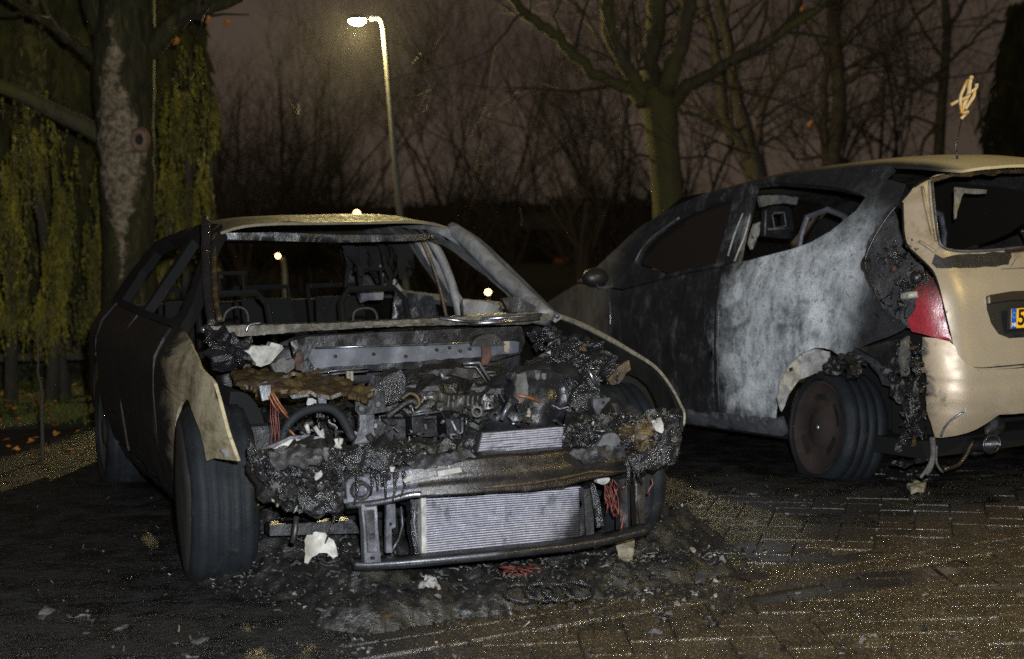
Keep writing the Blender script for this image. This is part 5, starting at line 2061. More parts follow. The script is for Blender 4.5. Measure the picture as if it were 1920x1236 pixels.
# sagging sheets of bumper skin draped over beam and crust
for k, (t, pts) in enumerate(((-.80, [(500, 846), (560, 838), (610, 846), (600, 868), (570, 880), (548, 872), (520, 884), (506, 866)]), (-.80, [(640, 850), (700, 842), (748, 850), (742, 872), (720, 886), (694, 876), (668, 890), (650, 872)]),
                              (-.83, [(752, 862), (812, 850), (880, 844), (890, 856), (850, 868), (820, 878), (780, 880)]), (-.78, [(560, 930), (604, 922), (640, 934), (630, 958), (596, 966), (566, 956)]),
                              (-.80, [(1066, 846), (1120, 836), (1168, 838), (1172, 858), (1130, 862), (1100, 874), (1080, 862)]), (-.78, [(1176, 858), (1226, 840), (1262, 800), (1272, 830), (1256, 862), (1230, 884), (1206, 874), (1190, 888)]),
                              (-.70, [(1244, 790), (1272, 782), (1276, 830), (1268, 868), (1258, 852), (1250, 880), (1242, 840)]))):
    slab('molten_sheet', t, pts, .008, M['char2' if k % 2 else 'soot'], dent=.030, res=.011, jit=.006, dfreq=19, seed=k * 2.0)
# larger white curls
for k, (x, y, t, s, pts) in enumerate(((612, 850, -.78, 1, [(-6, -14), (6, -12), (8, 4), (3, 18), (-3, 16), (-7, 2)]), (596, 893, -.80, 1, [(-8, 2), (6, -14), (9, -6), (0, 8), (-5, 10)]), (630, 836, -.76, 1, [(-6, -16), (4, -18), (8, -4), (14, 6), (2, 6), (-6, 2)]),
                                      (1105, 850, -.74, 1, [(-36, 4), (-10, -6), (20, -12), (36, -4), (10, 6), (-8, 16), (-16, 6)]), (1232, 800, -.74, 1, [(-14, -12), (6, -22), (16, -6), (10, 14), (-2, 10)]), (1240, 838, -.76, 1, [(-8, -8), (4, -10), (8, 6), (0, 12)]),
                                      (648, 940, -.74, 1, [(-5, -5), (5, -6), (6, 4), (-4, 5)]), (766, 900, -.86, 1, [(-14, 0), (-2, -8), (12, -6), (8, 6), (-8, 8)]), (735, 880, -.84, 1, [(-4, -6), (5, -5), (4, 6), (-4, 6)]), (430, 850, -.55, 1, [(-20, -10), (4, -4), (18, 4), (10, 14), (-12, 8)]))):
    slab('white_curl', t, [(x + a * .8, y + c * .8) for a, c in pts], .006, M['ash' if k % 3 else 'ashgrey'], dent=.022, res=.009, jit=.005, dfreq=32)
slab('lamp_cover', -.72, smooth_loop([(1118, 840), (1130, 818), (1152, 812), (1164, 828), (1150, 842), (1130, 846)], 3), .02, M['steel'], dent=.012)
lumps('ochre_foam', [(1188, 812, -.70, .055, (1.1, .8, .8)), (1212, 800, -.70, .05, (1, .8, .9)), (1204, 836, -.70, .045, (1, .8, .9))], 'ochre', 4, .55, 22)
b = MB()
for k in range(26):
    x = rng.choice((rng.uniform(1165, 1215), rng.uniform(1165, 1215), rng.uniform(660, 760)))
    y0 = 862 if x > 900 else 884
    p = L((x, y0), -.80 if x < 900 else -.74)
    ln = rng.uniform(.02, .11)
    b.tube([p, p + Vector((rng.gauss(0, .004), 0, -ln * .6)), p + Vector((rng.gauss(0, .006), 0, -ln))], [.008, .005, .003], 5)
b.make('molten_drip', M['char2'], sedan, True, 'stuff')


# --- wheels
def wheel(parent, centre, R, Wd, rim_R, out, steer, mats, flat=0.0, camber=0.0, treads=5):
    """out = -1 or 1: which way the outer face looks along s"""
    mt = Matrix.Translation(centre) @ Matrix.Rotation(steer, 4, 'Z') @ Matrix.Rotation(camber, 4, 'Y')
    h = Wd / 2
    prof = [(rim_R * .98, -h * .80), (rim_R * 1.02, -h), (R * .86, -h * 1.04), (R * .955, -h * .93)]
    n = treads
    for i in range(n):
        x0 = -h * .84 + 1.68 * h * i / n
        x1 = -h * .84 + 1.68 * h * (i + 1) / n
        prof += [(R * .975, x0 + .002), (R, x0 + .007), (R, x1 - .007), (R * .975, x1 - .002)]
    prof += [(R * .955, h * .93), (R * .86, h * 1.04), (rim_R * 1.02, h), (rim_R * .98, h * .80)]
    b = MB()
    b.lathe(prof, None, 56, 0, True)
    for v in b.v:
        if flat:
            lo_ = -(R - flat)
            if v.z < lo_ + .03:
                v.x *= 1 + .25 * min(1, (lo_ + .03 - v.z) / .06)
                v.z = max(v.z, lo_ + .004 * noise.noise(v * 20))
        k = noise.noise(v * 7) * .006
        v.x += k
    b.v = [mt @ v for v in b.v]
    ty = b.make('tyre', M[mats[0]], parent, True)
    b = MB()
    dish = [(rim_R * 1.0, out * h * .82), (rim_R * .99, out * h * .96), (rim_R * .93, out * h * .90), (rim_R * .80, out * h * .70), (rim_R * .40, out * h * .78), (rim_R * .30, out * h * .92), (.0, out * h * .94)]
    b.lathe(dish, mt, 48)
    wb = b.make('rim', M[mats[1]], ty, True)
    return ty, mt


tyl, mtl = wheel(sedan, (-.840, .05, .318), .325, .235, .215, -1, math.radians(-4), ('rubber', 'rimdull'), .012)
b = MB()   # melted cover over the outer face
b.lathe([(.285, -.118), (.27, -.126), (.16, -.130), (0, -.132)], mtl, 40)
b.make('wheel_cover', M['rimdull'], tyl, True)
wheel(sedan, (.755, .0, .315), .325, .235, .215, 1, math.radians(-4), ('rubber', 'rimdull'), .012)
wheel(sedan, (-.82, 2.74, .27), .315, .225, .215, -1, 0, ('rubber', 'rimdull'), .05)
wheel(sedan, (.775, 2.74, .27), .315, .225, .215, 1, 0, ('rubber', 'rimdull'), .05)
slab('axle_beam', .0, [(560, 960), (1180, 900), (1180, 925), (560, 990)], .10, M['dark'])


# ================================================================== the burnt hatchback
Hf = Frame(2.279, 8.184, 210.8)
hatch = thing('burnt_hatchback', 'silver beige hatchback seen from its rear corner with scorched side and flat tyre', 'car', M=Hf.M)


def hat_half(t, z):
    return spl(z, [.12, .2, .3, .45, .55, .75, .93, 1.1, 1.3, 1.45, 1.58], [.80, .855, .872, .880, .885, .880, .858, .79, .70, .62, .545]) \
        - max(0, t - .15) ** 2 * .40 - (max(0, -2 - t) / .9) ** 2 * .15


def HS(t, z):
    f = .012 * math.exp(-((t - .02) / .42) ** 2) * math.exp(-((z - .55) / .2) ** 2)     # wheel arch swelling
    crease = .006 * math.exp(-((z - (.40 + .02 * t)) / .02) ** 2)
    return (hat_half(t, z) + f + crease, t, z)


def HM(t, z):
    a = HS(t, z)
    return (-a[0], a[1], a[2])


def hat_back(s, z):
    a = abs(s)
    return spl(z, [.2, .3, .45, .56, .75, .95, 1.1, 1.48, 1.6], [.79, .815, .835, .83, .80, .765, .70, .55, .50]) - .08 * (a / .75) ** 2 - .3 * (max(0, a - .6) / .26) ** 2


def HB(s, z):
    return (s, hat_back(s, z), z)


def hs(pts, g=(-.5, .8)):
    return pxs(Hf, HS, pts, g)


def hb(pts, g=(.5, .8)):
    return pxs(Hf, HB, pts, g)


RT = [-2.25, -2.1, -1.9, -1.69, -1.3, -.8, -.3, .2, .45, .62]
RZ = [.97, 1.03, 1.18, 1.325, 1.455, 1.535, 1.562, 1.558, 1.535, 1.50]


def rail(t):
    return spl(t, RT, RZ)


rail_pts = smooth_loop([(t, z) for t, z in zip(RT, RZ)], 4)

rear_win = hs([(1414, 346), (1450, 341), (1500, 344), (1560, 350), (1600, 358), (1619, 367), (1602, 390), (1556, 428), (1520, 447), (1480, 462), (1430, 476), (1379, 489), (1393, 425)])
qp = hs([(1350, 780), (1344, 700), (1343, 620), (1348, 540), (1358, 500), (1376, 495), (1430, 482), (1482, 468), (1522, 453), (1558, 434), (1606, 395), (1625, 367), (1640, 335)])
qp += [(.18, 1.50), (.34, 1.46)] + hs([(1683, 384), (1662, 402), (1634, 448), (1620, 490), (1632, 532), (1656, 580), (1699, 612), (1690, 620), (1664, 632), (1640, 640), (1605, 656), (1576, 668), (1560, 657), (1545, 653), (1528, 652), (1500, 664), (1478, 684), (1462, 714), (1455, 745), (1452, 790)], (.4, .9))
panel('quarter_panel', HS, qp, M['hatch'], hatch, (), .04, .008, .010, 4.5, 0, True, 1.0, (1, 0, 0))
d_rear = hs([(1338, 778), (1337, 700), (1337, 620), (1342, 540), (1350, 502)])
d_top = hs([(1340, 504), (1300, 512), (1250, 524), (1200, 536), (1165, 545)])
door = d_rear + d_top + [(-1.86, .93), (-1.80, .77), (-1.80, .55), (-1.84, .32), (-1.80, .26)]
hdoor = panel('door', HS, door, M['hatch'], hatch, (), .05, .05, .012, 4.5, 0, True, 2.0, (1, 0, 0))
panel('front_wing', HS, [(-1.875, .93), (-1.815, .77), (-1.815, .55), (-1.855, .32), (-2.12, .30), (-2.25, .62), (-2.57, .74), (-2.88, .62), (-2.98, .35), (-3.1, .40), (-3.08, .66), (-2.8, .78), (-2.4, .90), (-2.22, .955)], M['hatch'], hatch, (), .06, .012, .004, 4, 0, True, 3.0, (1, 0, 0))
fwin = hs([(1190, 494), (1200, 470), (1222, 444), (1252, 420), (1290, 398), (1330, 382), (1376, 368), (1366, 412), (1352, 455), (1342, 494), (1300, 503), (1250, 514)])
wf = rail_pts[:-6] + [(.20, 1.50)] + hs([(1632, 352)]) + rear_win[5::-1] + rear_win[:5:-1]
frame_out = [p for p in rail_pts if p[0] < .22] + hs([(1640, 340), (1619, 367), (1600, 358), (1560, 350), (1500, 344), (1450, 341), (1414, 346), (1393, 425), (1379, 489), (1356, 497), (1342, 500), (1300, 509), (1250, 520), (1200, 533), (1166, 542)], (.1, 1.4)) + [(-1.98, .95)]
panel('window_frame', HS, frame_out, M['hatch'], hatch, [fwin], .035, .045, .004, 8, 0, True, 4.0, (1, 0, 0))
panel('door_glass', lambda t, z: (HS(t, z)[0] - .03, t, z), fwin, M['blackglass'], hdoor, (), .08, .004, 0, 1, 0, True, 0, (1, 0, 0))
panel('sill', HS, [(-1.85, .17), (-1.85, .245), (-.31, .275), (-.31, .18)], M['steel'], hatch, (), .05, .05, .004, 8, 0, True, 5.0, (1, 0, 0))
b = MB()
for k in range(14):
    t = -1.70 + k * .105
    x = HS(t, .25)[0]
    b.box((x - .02, t, .232), (x + .006, t + random.uniform(.012, .05), .236 + .0015 * k + random.uniform(.004, .02)))
b.make('sill_tab', M['ashgrey'], hatch, False, 'stuff')
# window rubbers, melted runs down the B post
for pts, r, mt in ((((1192, 492), (1203, 469), (1224, 445), (1252, 424), (1275, 408)), .007, 'steel'), (((1408, 400), (1398, 440), (1386, 470), (1378, 490)), .006, 'ash'), (((1394, 400), (1378, 440), (1366, 480)), .005, 'ash')):
    b = MB()
    b.tube(smooth_loop([tuple(Vector(HS(*p)) + Vector((.004, 0, 0))) for p in hs(pts)], 3), r, 5)
    b.make('window_trim', M[mt], hatch, True)
slab('melted_trim', -.80, [(1416, 420), (1426, 416), (1424, 440), (1410, 468), (1406, 456)], .02, M['white'], hatch, (), .02, .01, 0, Hf)
slab('melted_trim', -.62, [(1425, 368), (1460, 366), (1496, 370), (1494, 384), (1470, 380), (1428, 388)], .02, M['ashgrey'], hatch, (), .02, .012, .004, Hf)

for pts, r, mt in (((( -.842, 1.06), (-.842, .95), (-.815, .80), (-.800, .60), (-.795, .45), (-.800, .27)), .006, 'dark'),):
    b = MB()
    b.tube(smooth_loop([tuple(Vector(HS(*p)) + Vector((.001, 0, 0))) for p in hs([(1353, 501), (1346, 545), (1341, 620), (1341, 700), (1345, 779)])], 4), r, 6)
    b.make('shut_line', M[mt], hatch, True)
b = MB()
b.tube(smooth_loop([tuple(Vector(HS(*p)) + Vector((.003, 0, 0))) for p in hs([(1352, 540), (1347, 620), (1347, 700), (1350, 770)])], 4), .0025, 5)
b.make('panel_edge', M['steel'], hatch, True)

# far side, the same sheets mirrored
def hmir(name, ol, holes=()):
    panel(name, HM, ol, M['soot'], hatch, holes, .10, .012, 0, 1, 0, True, 0, (-1, 0, 0))


hmir('quarter_panel', [p for p in qp])
hmir('door', door)
hmir('window_frame', frame_out, [fwin])
panel('window_blackout', lambda t, z: (.02 - HS(t, z)[0], t, z), rear_win, M['blackglass'], hatch, (), .1, .004, 0, 1, 0, True, 0, (-1, 0, 0))  # black pane added so the sky does not show through the far window
panel('door_glass', lambda t, z: (.02 - HS(t, z)[0], t, z), fwin, M['blackglass'], hatch, (), .1, .004, 0, 1, 0, True, 0, (-1, 0, 0))  # second added black pane, hides the sky behind the far door window
panel('windscreen', lambda s, t: (s, t, lerp(t, [-2.15, -1.8, -1.46], [1.02, 1.27, 1.46]) + .05 * (1 - (abs(s) / .66) ** 2)), [(-.66, -2.15), (.66, -2.15), (.60, -1.46), (-.60, -1.46)], M['blackglass'], hatch, (), .1, .006, 0, 1, 0, True, 0, (0, 0, 1))

# roof skin, bonnet, floor, wheels houses
def hroof(t, k):
    ze = rail(t)
    return (hat_half(t, ze) * k, t, ze + .062 * (1 - abs(k) ** 2.4) * lerp(t, [-1.6, -1.2, .3, .62], [.5, 1, 1, .75]) + .0)


ro = [(-1.50, -1), (-1.44, -.5), (-1.42, 0), (-1.44, .5), (-1.50, 1), (-1, 1), (-.5, 1), (0, 1), (.4, 1), (.50, .97), (.575, .90), (.61, .6), (.62, 0), (.61, -.6), (.575, -.9), (.50, -.97), (.4, -1)]
panel('roof', hroof, ro, M['hatch'], hatch, (), .07, .014, .006, 3, 0, True, 6.0, (0, 0, 1))
panel('bonnet', lambda s, t: (s, t, lerp(t, [-3.2, -3.0, -2.6, -2.2], [.62, .74, .87, .97]) - .05 * (abs(s) / .7) ** 3), [(-.68, -3.1), (0, -3.2), (.68, -3.1), (.715, -2.23), (0, -2.3), (-.715, -2.23)], M['hatch'], hatch, (), .08, .012, 0, 1, 0, True, 0, (0, 0, 1))
b = MB()
b.box((-.80, -3.0, .16), (.80, .62, .24))
b.box((-.68, -2.25, .24), (.68, -2.20, .95))
b.box((-.66, .30, .24), (.66, .34, .52))
b.make('floor', M['dark'], hatch)
b = MB()
for sx in (-.38, .36):
    for x in (-.19, .19):
        b.tube([(sx + x, -.75, .35), (sx + x, -.55, .85), (sx + x * .9, -.50, 1.22), (sx + x * .7, -.49, 1.32)], .016, 6)
    b.tube([(sx - .14, -.49, 1.32), (sx, -.48, 1.36), (sx + .14, -.49, 1.32)], .016, 6)
    for z in (.9, 1.0, 1.1):
        b.tube([(sx - .18, -.53, z), (sx + .18, -.53, z)], .007, 5)
b.make('seat_frame', M['steel'], hatch)
slab('seat_back_plate', -.70, smooth_loop([(1432, 444), (1434, 400), (1440, 390), (1456, 386), (1476, 388), (1484, 398), (1486, 444), (1458, 446), (1432, 444)], 3), .03, M['steeldark'], hatch, [[(1446, 402), (1470, 402), (1470, 424), (1446, 424)]], .02, .006, 0, Hf)
b = MB()
for pts in (((1440, 430), (1482, 428)), ((1450, 400), (1470, 398), (1474, 424), (1452, 428), (1448, 402)), ((1436, 396), (1434, 442))):
    b.tube([L(p, -.69, Hf) for p in pts], .006, 5)
b.make('seat_wire', M['ashgrey'], hatch, True)
b = MB()
b.tube([(-.62, .1, 1.05), (-.1, .45, 1.22)], .012, 6)
b.tube([(.60, .35, .85), (-.62, .25, .90)], .018, 6)
b.make('luggage_rail', M['steeldark'], hatch, True)
slab('headlining_scrap', .30, [(1790, 351), (1820, 354), (1852, 356), (1850, 363), (1830, 364), (1806, 362), (1800, 380), (1793, 408), (1790, 411), (1790, 385)], .006, M['paperlight'], hatch, (), .02, .01, 0, Hf)

# --- tailgate: painted panel round the window hole, beige lower skin
def ring_out():
    left = [(1735, 337), (1714, 350), (1692, 378), (1693, 410), (1695, 440), (1702, 462), (1720, 480), (1738, 497), (1750, 512), (1760, 540), (1772, 590), (1782, 632), (1788, 660), (1802, 676), (1826, 690), (1880, 687), (1920, 683)]
    return hb(left, (.7, 1.4))


lo_ = ring_out()
win_l = hb([(1760, 330), (1746, 338), (1748, 370), (1754, 420), (1760, 452), (1768, 465), (1790, 472), (1840, 471), (1890, 469), (1920, 460)], (.6, 1.4))
half = [p for p in lo_]
full = half[:-1] + [(half[-1][0], half[-1][1])] + [(-p[0], p[1]) for p in half[:-1]][::-1] + [(-.55, 1.50), (0, 1.53), (.55, 1.50)]
hole = win_l[:-1] + [(.2, win_l[-2][1] + .005), (-.2, win_l[-2][1] + .005)] + [(-p[0], p[1]) for p in win_l[:-1]][::-1] + [(-.3, 1.515), (.3, 1.515)]
tail = panel('tailgate', HB, full, M['beige'], hatch, [hole], .03, .02, 0, 1, 0, True, 0, (0, 1, 0))


def HBo(d):
    return lambda s, z: (s, hat_back(s, z) + d, z)


# scorched strip under the glass, broken glass edge above
strip = hb([(1752, 476), (1766, 484), (1800, 477), (1850, 474), (1894, 472), (1896, 482), (1890, 496), (1866, 500), (1820, 502), (1780, 503), (1756, 503), (1746, 494)], (.6, 1.1))
panel('glass_strip', HBo(.004), strip, M['soot'], tail, (), .025, .006, .003, 20, .004, True, 0, (0, 1, 0))
top = hb([(1742, 334), (1780, 325), (1840, 320), (1920, 317), (1920, 324), (1880, 324), (1860, 330), (1840, 326), (1820, 331), (1790, 330), (1765, 336), (1748, 342)], (.5, 1.5))
panel('glass_edge', HBo(.006), top, M['ochre'], tail, (), .02, .006, .002, 20, .003, True, 0, (0, 1, 0))
for pts, r, mt in ((((1746, 340), (1750, 385), (1757, 440), (1766, 463), (1800, 471), (1860, 469), (1920, 463)), .007, 'steel'), (((1741, 340), (1744, 385), (1750, 430), (1754, 452)), .006, 'beige')):
    b = MB()
    b.tube(smooth_loop([tuple(Vector(HB(*p)) + Vector((0, .006, 0))) for p in hb(pts, (.6, 1.4))], 3), r, 6)
    b.make('window_trim', M[mt], tail, True)
# raised centre of the tailgate with a third lamp's red edge, plate recess, chrome bar, plate
cen = hb([(1876, 503), (1892, 499), (1902, 484), (1912, 476), (1920, 474)], (.3, 1.1))
bo_ = cen + [(-p[0], p[1]) for p in cen][::-1]
panel('tailgate_boss', HBo(.016), bo_, M['beige'], tail, (), .04, .016, 0, 1, 0, True, 0, (0, 1, 0))
rr = hb([(1882, 469), (1920, 464), (1920, 471), (1886, 474)], (.3, 1.1))
panel('red_reflector', HBo(.012), rr, M['lens'], tail, (), .04, .012, 0, 1, 0, True, 0, (0, 1, 0))
rec = hb([(1848, 556), (1858, 552), (1890, 549), (1920, 547), (1920, 634), (1892, 634), (1872, 626), (1858, 606), (1850, 580)], (.4, .85))
rec2 = rec[:5] + [(-p[0], p[1]) for p in rec[:4]][::-1]
rfull = [p for p in rec if p[0] > -2]
rl_ = rec[5:] + rec[:2]
rsym = rl_ + [(-p[0], p[1]) for p in rl_][::-1]
panel('plate_recess', HBo(.004), rsym, M['black'], tail, (), .05, .006, 0, 1, 0, True, 0, (0, 1, 0))
ch = hb([(1849, 556), (1860, 551), (1890, 546), (1925, 543), (1925, 559), (1890, 562), (1862, 566), (1850, 568)], (.4, .9))
chs = [p for p in ch if p[0] > .15]
chs = ch[:3] + [(-p[0], p[1]) for p in ch[:3]][::-1] + [(-p[0], p[1]) for p in ch[5:]] + ch[5:]
panel('chrome_bar', lambda s, z: (s, hat_back(s, z) + .022 + .0 * s, z), chs, M['chrome'], tail, (), .03, .02, 0, 1, 0, True, 0, (0, 1, 0))
# bright folds along the panel gaps
for pts, r in ((((1788, 662), (1803, 679), (1827, 692), (1880, 690), (1920, 686)), .006),):
    b = MB()
    b.tube(smooth_loop([tuple(Vector(HB(*p)) + Vector((0, .006, 0))) for p in hb(pts, (.6, .6))], 3), r, 6)
    b.make('panel_fold', M['beige'], tail, True)
# folded edge of the window post
for pts in (((1729, 350), (1735, 385), (1744, 425), (1748, 440)), ((1722, 452), (1738, 462), (1752, 472))):
    b = MB()
    b.tube(smooth_loop([tuple(Vector(HB(*p)) + Vector((0, .002, 0))) for p in hb(pts, (.6, 1.4))], 3), .008, 6)
    b.make('panel_fold', M['beige'], tail, True)

# dark shut lines round the tailgate
for pts in (((1692, 380), (1693, 410), (1695, 440), (1702, 462), (1720, 480), (1738, 497), (1750, 512), (1760, 540), (1772, 590), (1782, 632), (1788, 660), (1802, 677), (1826, 691), (1880, 688), (1920, 684)), ((1714, 351), (1735, 338), (1780, 327), (1840, 321), (1920, 317))):
    b = MB()
    b.tube(smooth_loop([tuple(Vector(HB(*p)) + Vector((0, .001, 0))) for p in hb(pts, (.6, 1.2))], 3), .0055, 6)
    b.make('shut_line', M['dark'], tail, True)
# number plate
p0, p1, p2 = (Vector(HB(*u)) for u in hb([(1876, 573), (1882, 621), (1916, 570)], (.4, .85)))
pw, ph = .50, .108
pc = Vector((p0.x - pw / 2, 0, (p0.z + p1.z) / 2))
pc.y = hat_back(.2, pc.z) + .030
PM = Matrix.Translation(pc) @ Matrix.Rotation(math.radians(180), 4, 'Z') @ Matrix.Rotation(math.radians(2), 4, 'X')   # plate x runs to image right


def pbox(name, x0, x1, z0, z1, d0, d1, mat, par, bev=.002):
    b = MB()
    b.box((x0, -d1, z0), (x1, -d0, z1), 0, PM, bev)
    return b.make(name, M[mat], par)


plate = pbox('number_plate', -pw / 2, pw / 2, -ph / 2, ph / 2, -.018, .0, 'black', tail)
pbox('plate_face', -pw / 2 + .006, pw / 2 - .006, -ph / 2 + .007, ph / 2 - .007, .0004, .003, 'plateyellow', plate, .001)
pbox('plate_band', -pw / 2 + .006, -pw / 2 + .040, -ph / 2 + .007, ph / 2 - .007, .0034, .0045, 'plateblue', plate, .0005)


def letters(txt, x, z, size, mat, par, d, name, weight=.0):
    cu = bpy.data.curves.new(name, 'FONT')
    cu.body = txt
    cu.size = size
    cu.extrude = .0006
    cu.offset = weight
    cu.align_x, cu.align_y = 'LEFT', 'CENTER'
    tmp = bpy.data.objects.new(name, cu)
    me = bpy.data.meshes.new_from_object(tmp)
    bpy.data.objects.remove(tmp)
    me.transform(PM @ Matrix.Translation((x, -d, z)) @ Matrix.Rotation(math.radians(90), 4, 'X'))
    return link(name, me, M[mat], par)


letters('59', -pw / 2 + .047, 0, .105, 'plateprint', plate, .0045, 'plate_digits', .0022)
letters('NL', -pw / 2 + .0085, -.030, .025, 'platewhite', plate, .0058, 'plate_letters', .0006)
b = MB()
for i in range(12):
    a = 2 * math.pi * i / 12
    cx, cz = -pw / 2 + .023 + .0125 * math.cos(a), .016 + .0125 * math.sin(a)
    vs = []
    for q in range(10):
        rr_ = .0028 if q % 2 == 0 else .0014
        vs.append(PM @ Vector((cx + rr_ * math.sin(q * math.pi / 5), -.0056, cz + rr_ * math.cos(q * math.pi / 5))))
    b.add(vs, [tuple(range(10))])
b.make('plate_stars', M['platestar'], plate)

# --- rear bumper
bl = hb([(1724, 632), (1750, 634), (1774, 640), (1786, 650), (1790, 664), (1804, 680), (1828, 694), (1880, 692), (1925, 688)], (.75, .7))
bb = hb([(1925, 770), (1890, 776), (1868, 777), (1850, 790), (1822, 806), (1790, 816), (1762, 820), (1748, 820), (1742, 800), (1732, 770), (1730, 745), (1734, 720), (1728, 690), (1722, 660)], (.3, .36))
bl = [p for p in bl if p[0] > .31]
bb = [p for p in bb if p[0] > .31]
bsym = bl + [(-p[0], p[1]) for p in bl][::-1] + [(-p[0], p[1]) for p in bb][::-1] + bb
bsym2 = bl + [(.30, bl[-1][1]), (-.30, bl[-1][1])] + [(-p[0], p[1]) for p in bl][::-1] + [(-.82, .3), (-.5, .30), (-.3, bb[0][1]), (.3, bb[0][1])] + bb
bsym2 = [p for i, p in enumerate(bsym2) if i == 0 or (Vector(p) - Vector(bsym2[i - 1])).length > .004]


def bump_fn(s, z):
    groove = -.010 * math.exp(-((z - .515) / .006) ** 2) - .006 * math.exp(-((z - .405) / .006) ** 2)
    return (s, hat_back(s, z) + .018 + groove, z)


bump = panel('rear_bumper', bump_fn, bsym2, M['beige'], hatch, (), .025, .02, .002, 5, .0015, True, 0, (0, 1, 0))
b = MB()
b.tube(smooth_loop([tuple(Vector(bump_fn(*p)) + Vector((0, .004, 0))) for p in hb([(1758, 818), (1764, 802), (1776, 788), (1790, 778), (1800, 772)], (.7, .3))], 3), .006, 6)
b.make('loose_wire', M['steelshine'], bump, True)
b = MB()
b.blob(Vector(bump_fn(*hb([(1801, 769)], (.6, .4))[0])) + Vector((0, .01, 0)), .014, 2, .4, 20, 2, (.6, .6, 1.4))
b.make('burst_blister', M['ash'], bump, True)

# --- tail lamp: charred cavity with reflector bowls, bulbs, red lens remains
cav = hb([(1686, 382), (1694, 440), (1700, 462), (1722, 482), (1740, 500), (1752, 530), (1762, 570), (1730, 620), (1702, 612), (1672, 590), (1650, 560), (1634, 530), (1624, 494), (1638, 450), (1660, 408)], (.75, 1.1))
lamp = panel('tail_lamp', lambda s, z: (s, hat_back(s, z) - .035 - .03 * noise.noise(Vector((s * 9, z * 9, 2))) - .012 * noise.noise(Vector((s * 24, z * 24, 5))), z), cav, M['soot'], hatch, (), .02, .02, .006, 18, .002, True, 0, (0, 1, 0))
le = hb([(1714, 540), (1728, 525), (1748, 520), (1758, 545), (1768, 580), (1776, 615), (1784, 642), (1748, 632), (1708, 622), (1700, 600), (1716, 575)], (.7, .9))
panel('lens', HBo(.006), le, M['lens'], lamp, (), .02, .012, .003, 20, .002, True, 0, (0, 1, 0))
le2 = hb([(1736, 508), (1748, 522), (1756, 548), (1746, 560), (1730, 560), (1722, 545), (1738, 530)], (.7, 1.0))
panel('lens', HBo(.0), le2, M['lens'], lamp, (), .02, .012, .006, 30, .003, True, 0, (0, 1, 0))
panel('tail_lamp', HBo(.006), [(-p[0], p[1]) for p in le] , M['lens'], hatch, (), .03, .02, 0, 1, 0, True, 0, (0, 1, 0))


def hbp(px, d=0.0):
    u = hb([px], (.7, .95))[0]
    return Vector(HB(*u)) + Vector((0, d, 0))
b = MB()
b.blob(hbp((1680, 504), -.01), .022, 3, .25, 15, 1)
b.make('red_bulb', M['redrust'], lamp, True)
b = MB()
b.lathe([(.034, .02), (.030, -.005), (.018, -.02), (.0, -.022)], Matrix.Translation(hbp((1723, 521), -.005)) @ Matrix.Rotation(math.radians(-90), 4, 'Z'), 18)
b.make('lamp_bowl', M['steeldark'], lamp, True)
b = MB()
b.tube(smooth_loop([tuple(hbp(p, .004)) for p in ((1690, 530), (1706, 516), (1720, 508), (1734, 514), (1738, 528), (1726, 534), (1704, 534))], 3), .006, 6)
b.make('lamp_rim', M['char2'], lamp, True)
b = MB()
b.tube([hbp((1690, 556), .002), hbp((1720, 552), .004)], [.020, .016], 10)
b.make('bulb', M['white'], lamp, True)
b = MB()
for k in range(7):
    b.tube([hbp((1694 + 4 * k, 549), .022), hbp((1696 + 4 * k, 561), .022)], .002, 4)
b.make('bulb_rib', M['ashgrey'], lamp, True, 'stuff')
b = MB()
b.tube(smooth_loop([tuple(hbp(p, .0)) for p in ((1681, 386), (1660, 412), (1636, 452), (1622, 492), (1634, 532), (1658, 580), (1688, 606))], 4), .007, 6)
b.make('lamp_seal', M['steeldark'], lamp, True)
b = MB()
rng = random.Random(77)
for k in range(120):
    x, y = rng.gauss(1685, 26), rng.uniform(450, 610)
    if 1630 < x < 1750:
        b.shard(hbp((x, y), rng.uniform(-.03, .0)), rng.uniform(.012, .05), rng, 0 if rng.random() < .93 else 1)
b.make('lamp_remains', [M['char2'], M['redrust']], lamp, False, 'stuff')

# --- exposed corner: inner wheel house, brackets, burnt bumper end
slab('inner_arch', -.05, [(1458, 745), (1466, 712), (1482, 684), (1504, 664), (1530, 654), (1556, 660), (1556, 706), (1530, 700), (1500, 712), (1480, 740), (1466, 772)], .01, M['ash'], hatch, [[(1480, 690), (1488, 688), (1488, 696), (1480, 697)]], .03, .01, 0, Hf)
b = MB()
b.box((.50, -.36, .24), (.56, .52, .74))
b.make('wheel_house', M['dark'], hatch)
lumps_h = MB()
for i, (x, y, t, r, sq) in enumerate(((1560, 690, .22, .07, (1, 1, .8)), (1600, 680, .36, .09, (1, 1, .9)), (1690, 730, .52, .085, (1, .8, 1.3)), (1706, 780, .52, .075, (1, .8, 1.3)), (1700, 830, .50, .075, (1.1, .8, 1.0)), (1740, 850, .55, .07, (1.4, .8, .8)), (1680, 690, .50, .06, (1, 1, 1)), (1690, 650, .52, .05, (.8, .8, 1.4)), (1720, 690, .60, .045, (.7, .7, 1.6)), (1716, 745, .62, .05, (.7, .6, 1.8)), (1690, 868, .48, .06, (1.6, 1, .5)))):
    lumps_h.blob(L((x, y), t, Hf), r, 3, .5, 13, i, sq)
lumps_h.make('burnt_corner', M['char'], hatch, False)
slab('bumper_bracket', .40, [(1608, 656), (1622, 664), (1650, 676), (1672, 694), (1676, 710), (1672, 726), (1660, 722), (1652, 704), (1636, 684), (1612, 668)], .02, M['steelshine'], hatch, (), .02, .006, 0, Hf)
slab('bumper_bracket', .44, [(1612, 654), (1650, 644), (1694, 632), (1690, 660), (1676, 704), (1650, 676)], .02, M['steeldark'], hatch, (), .03, .006, 0, Hf)
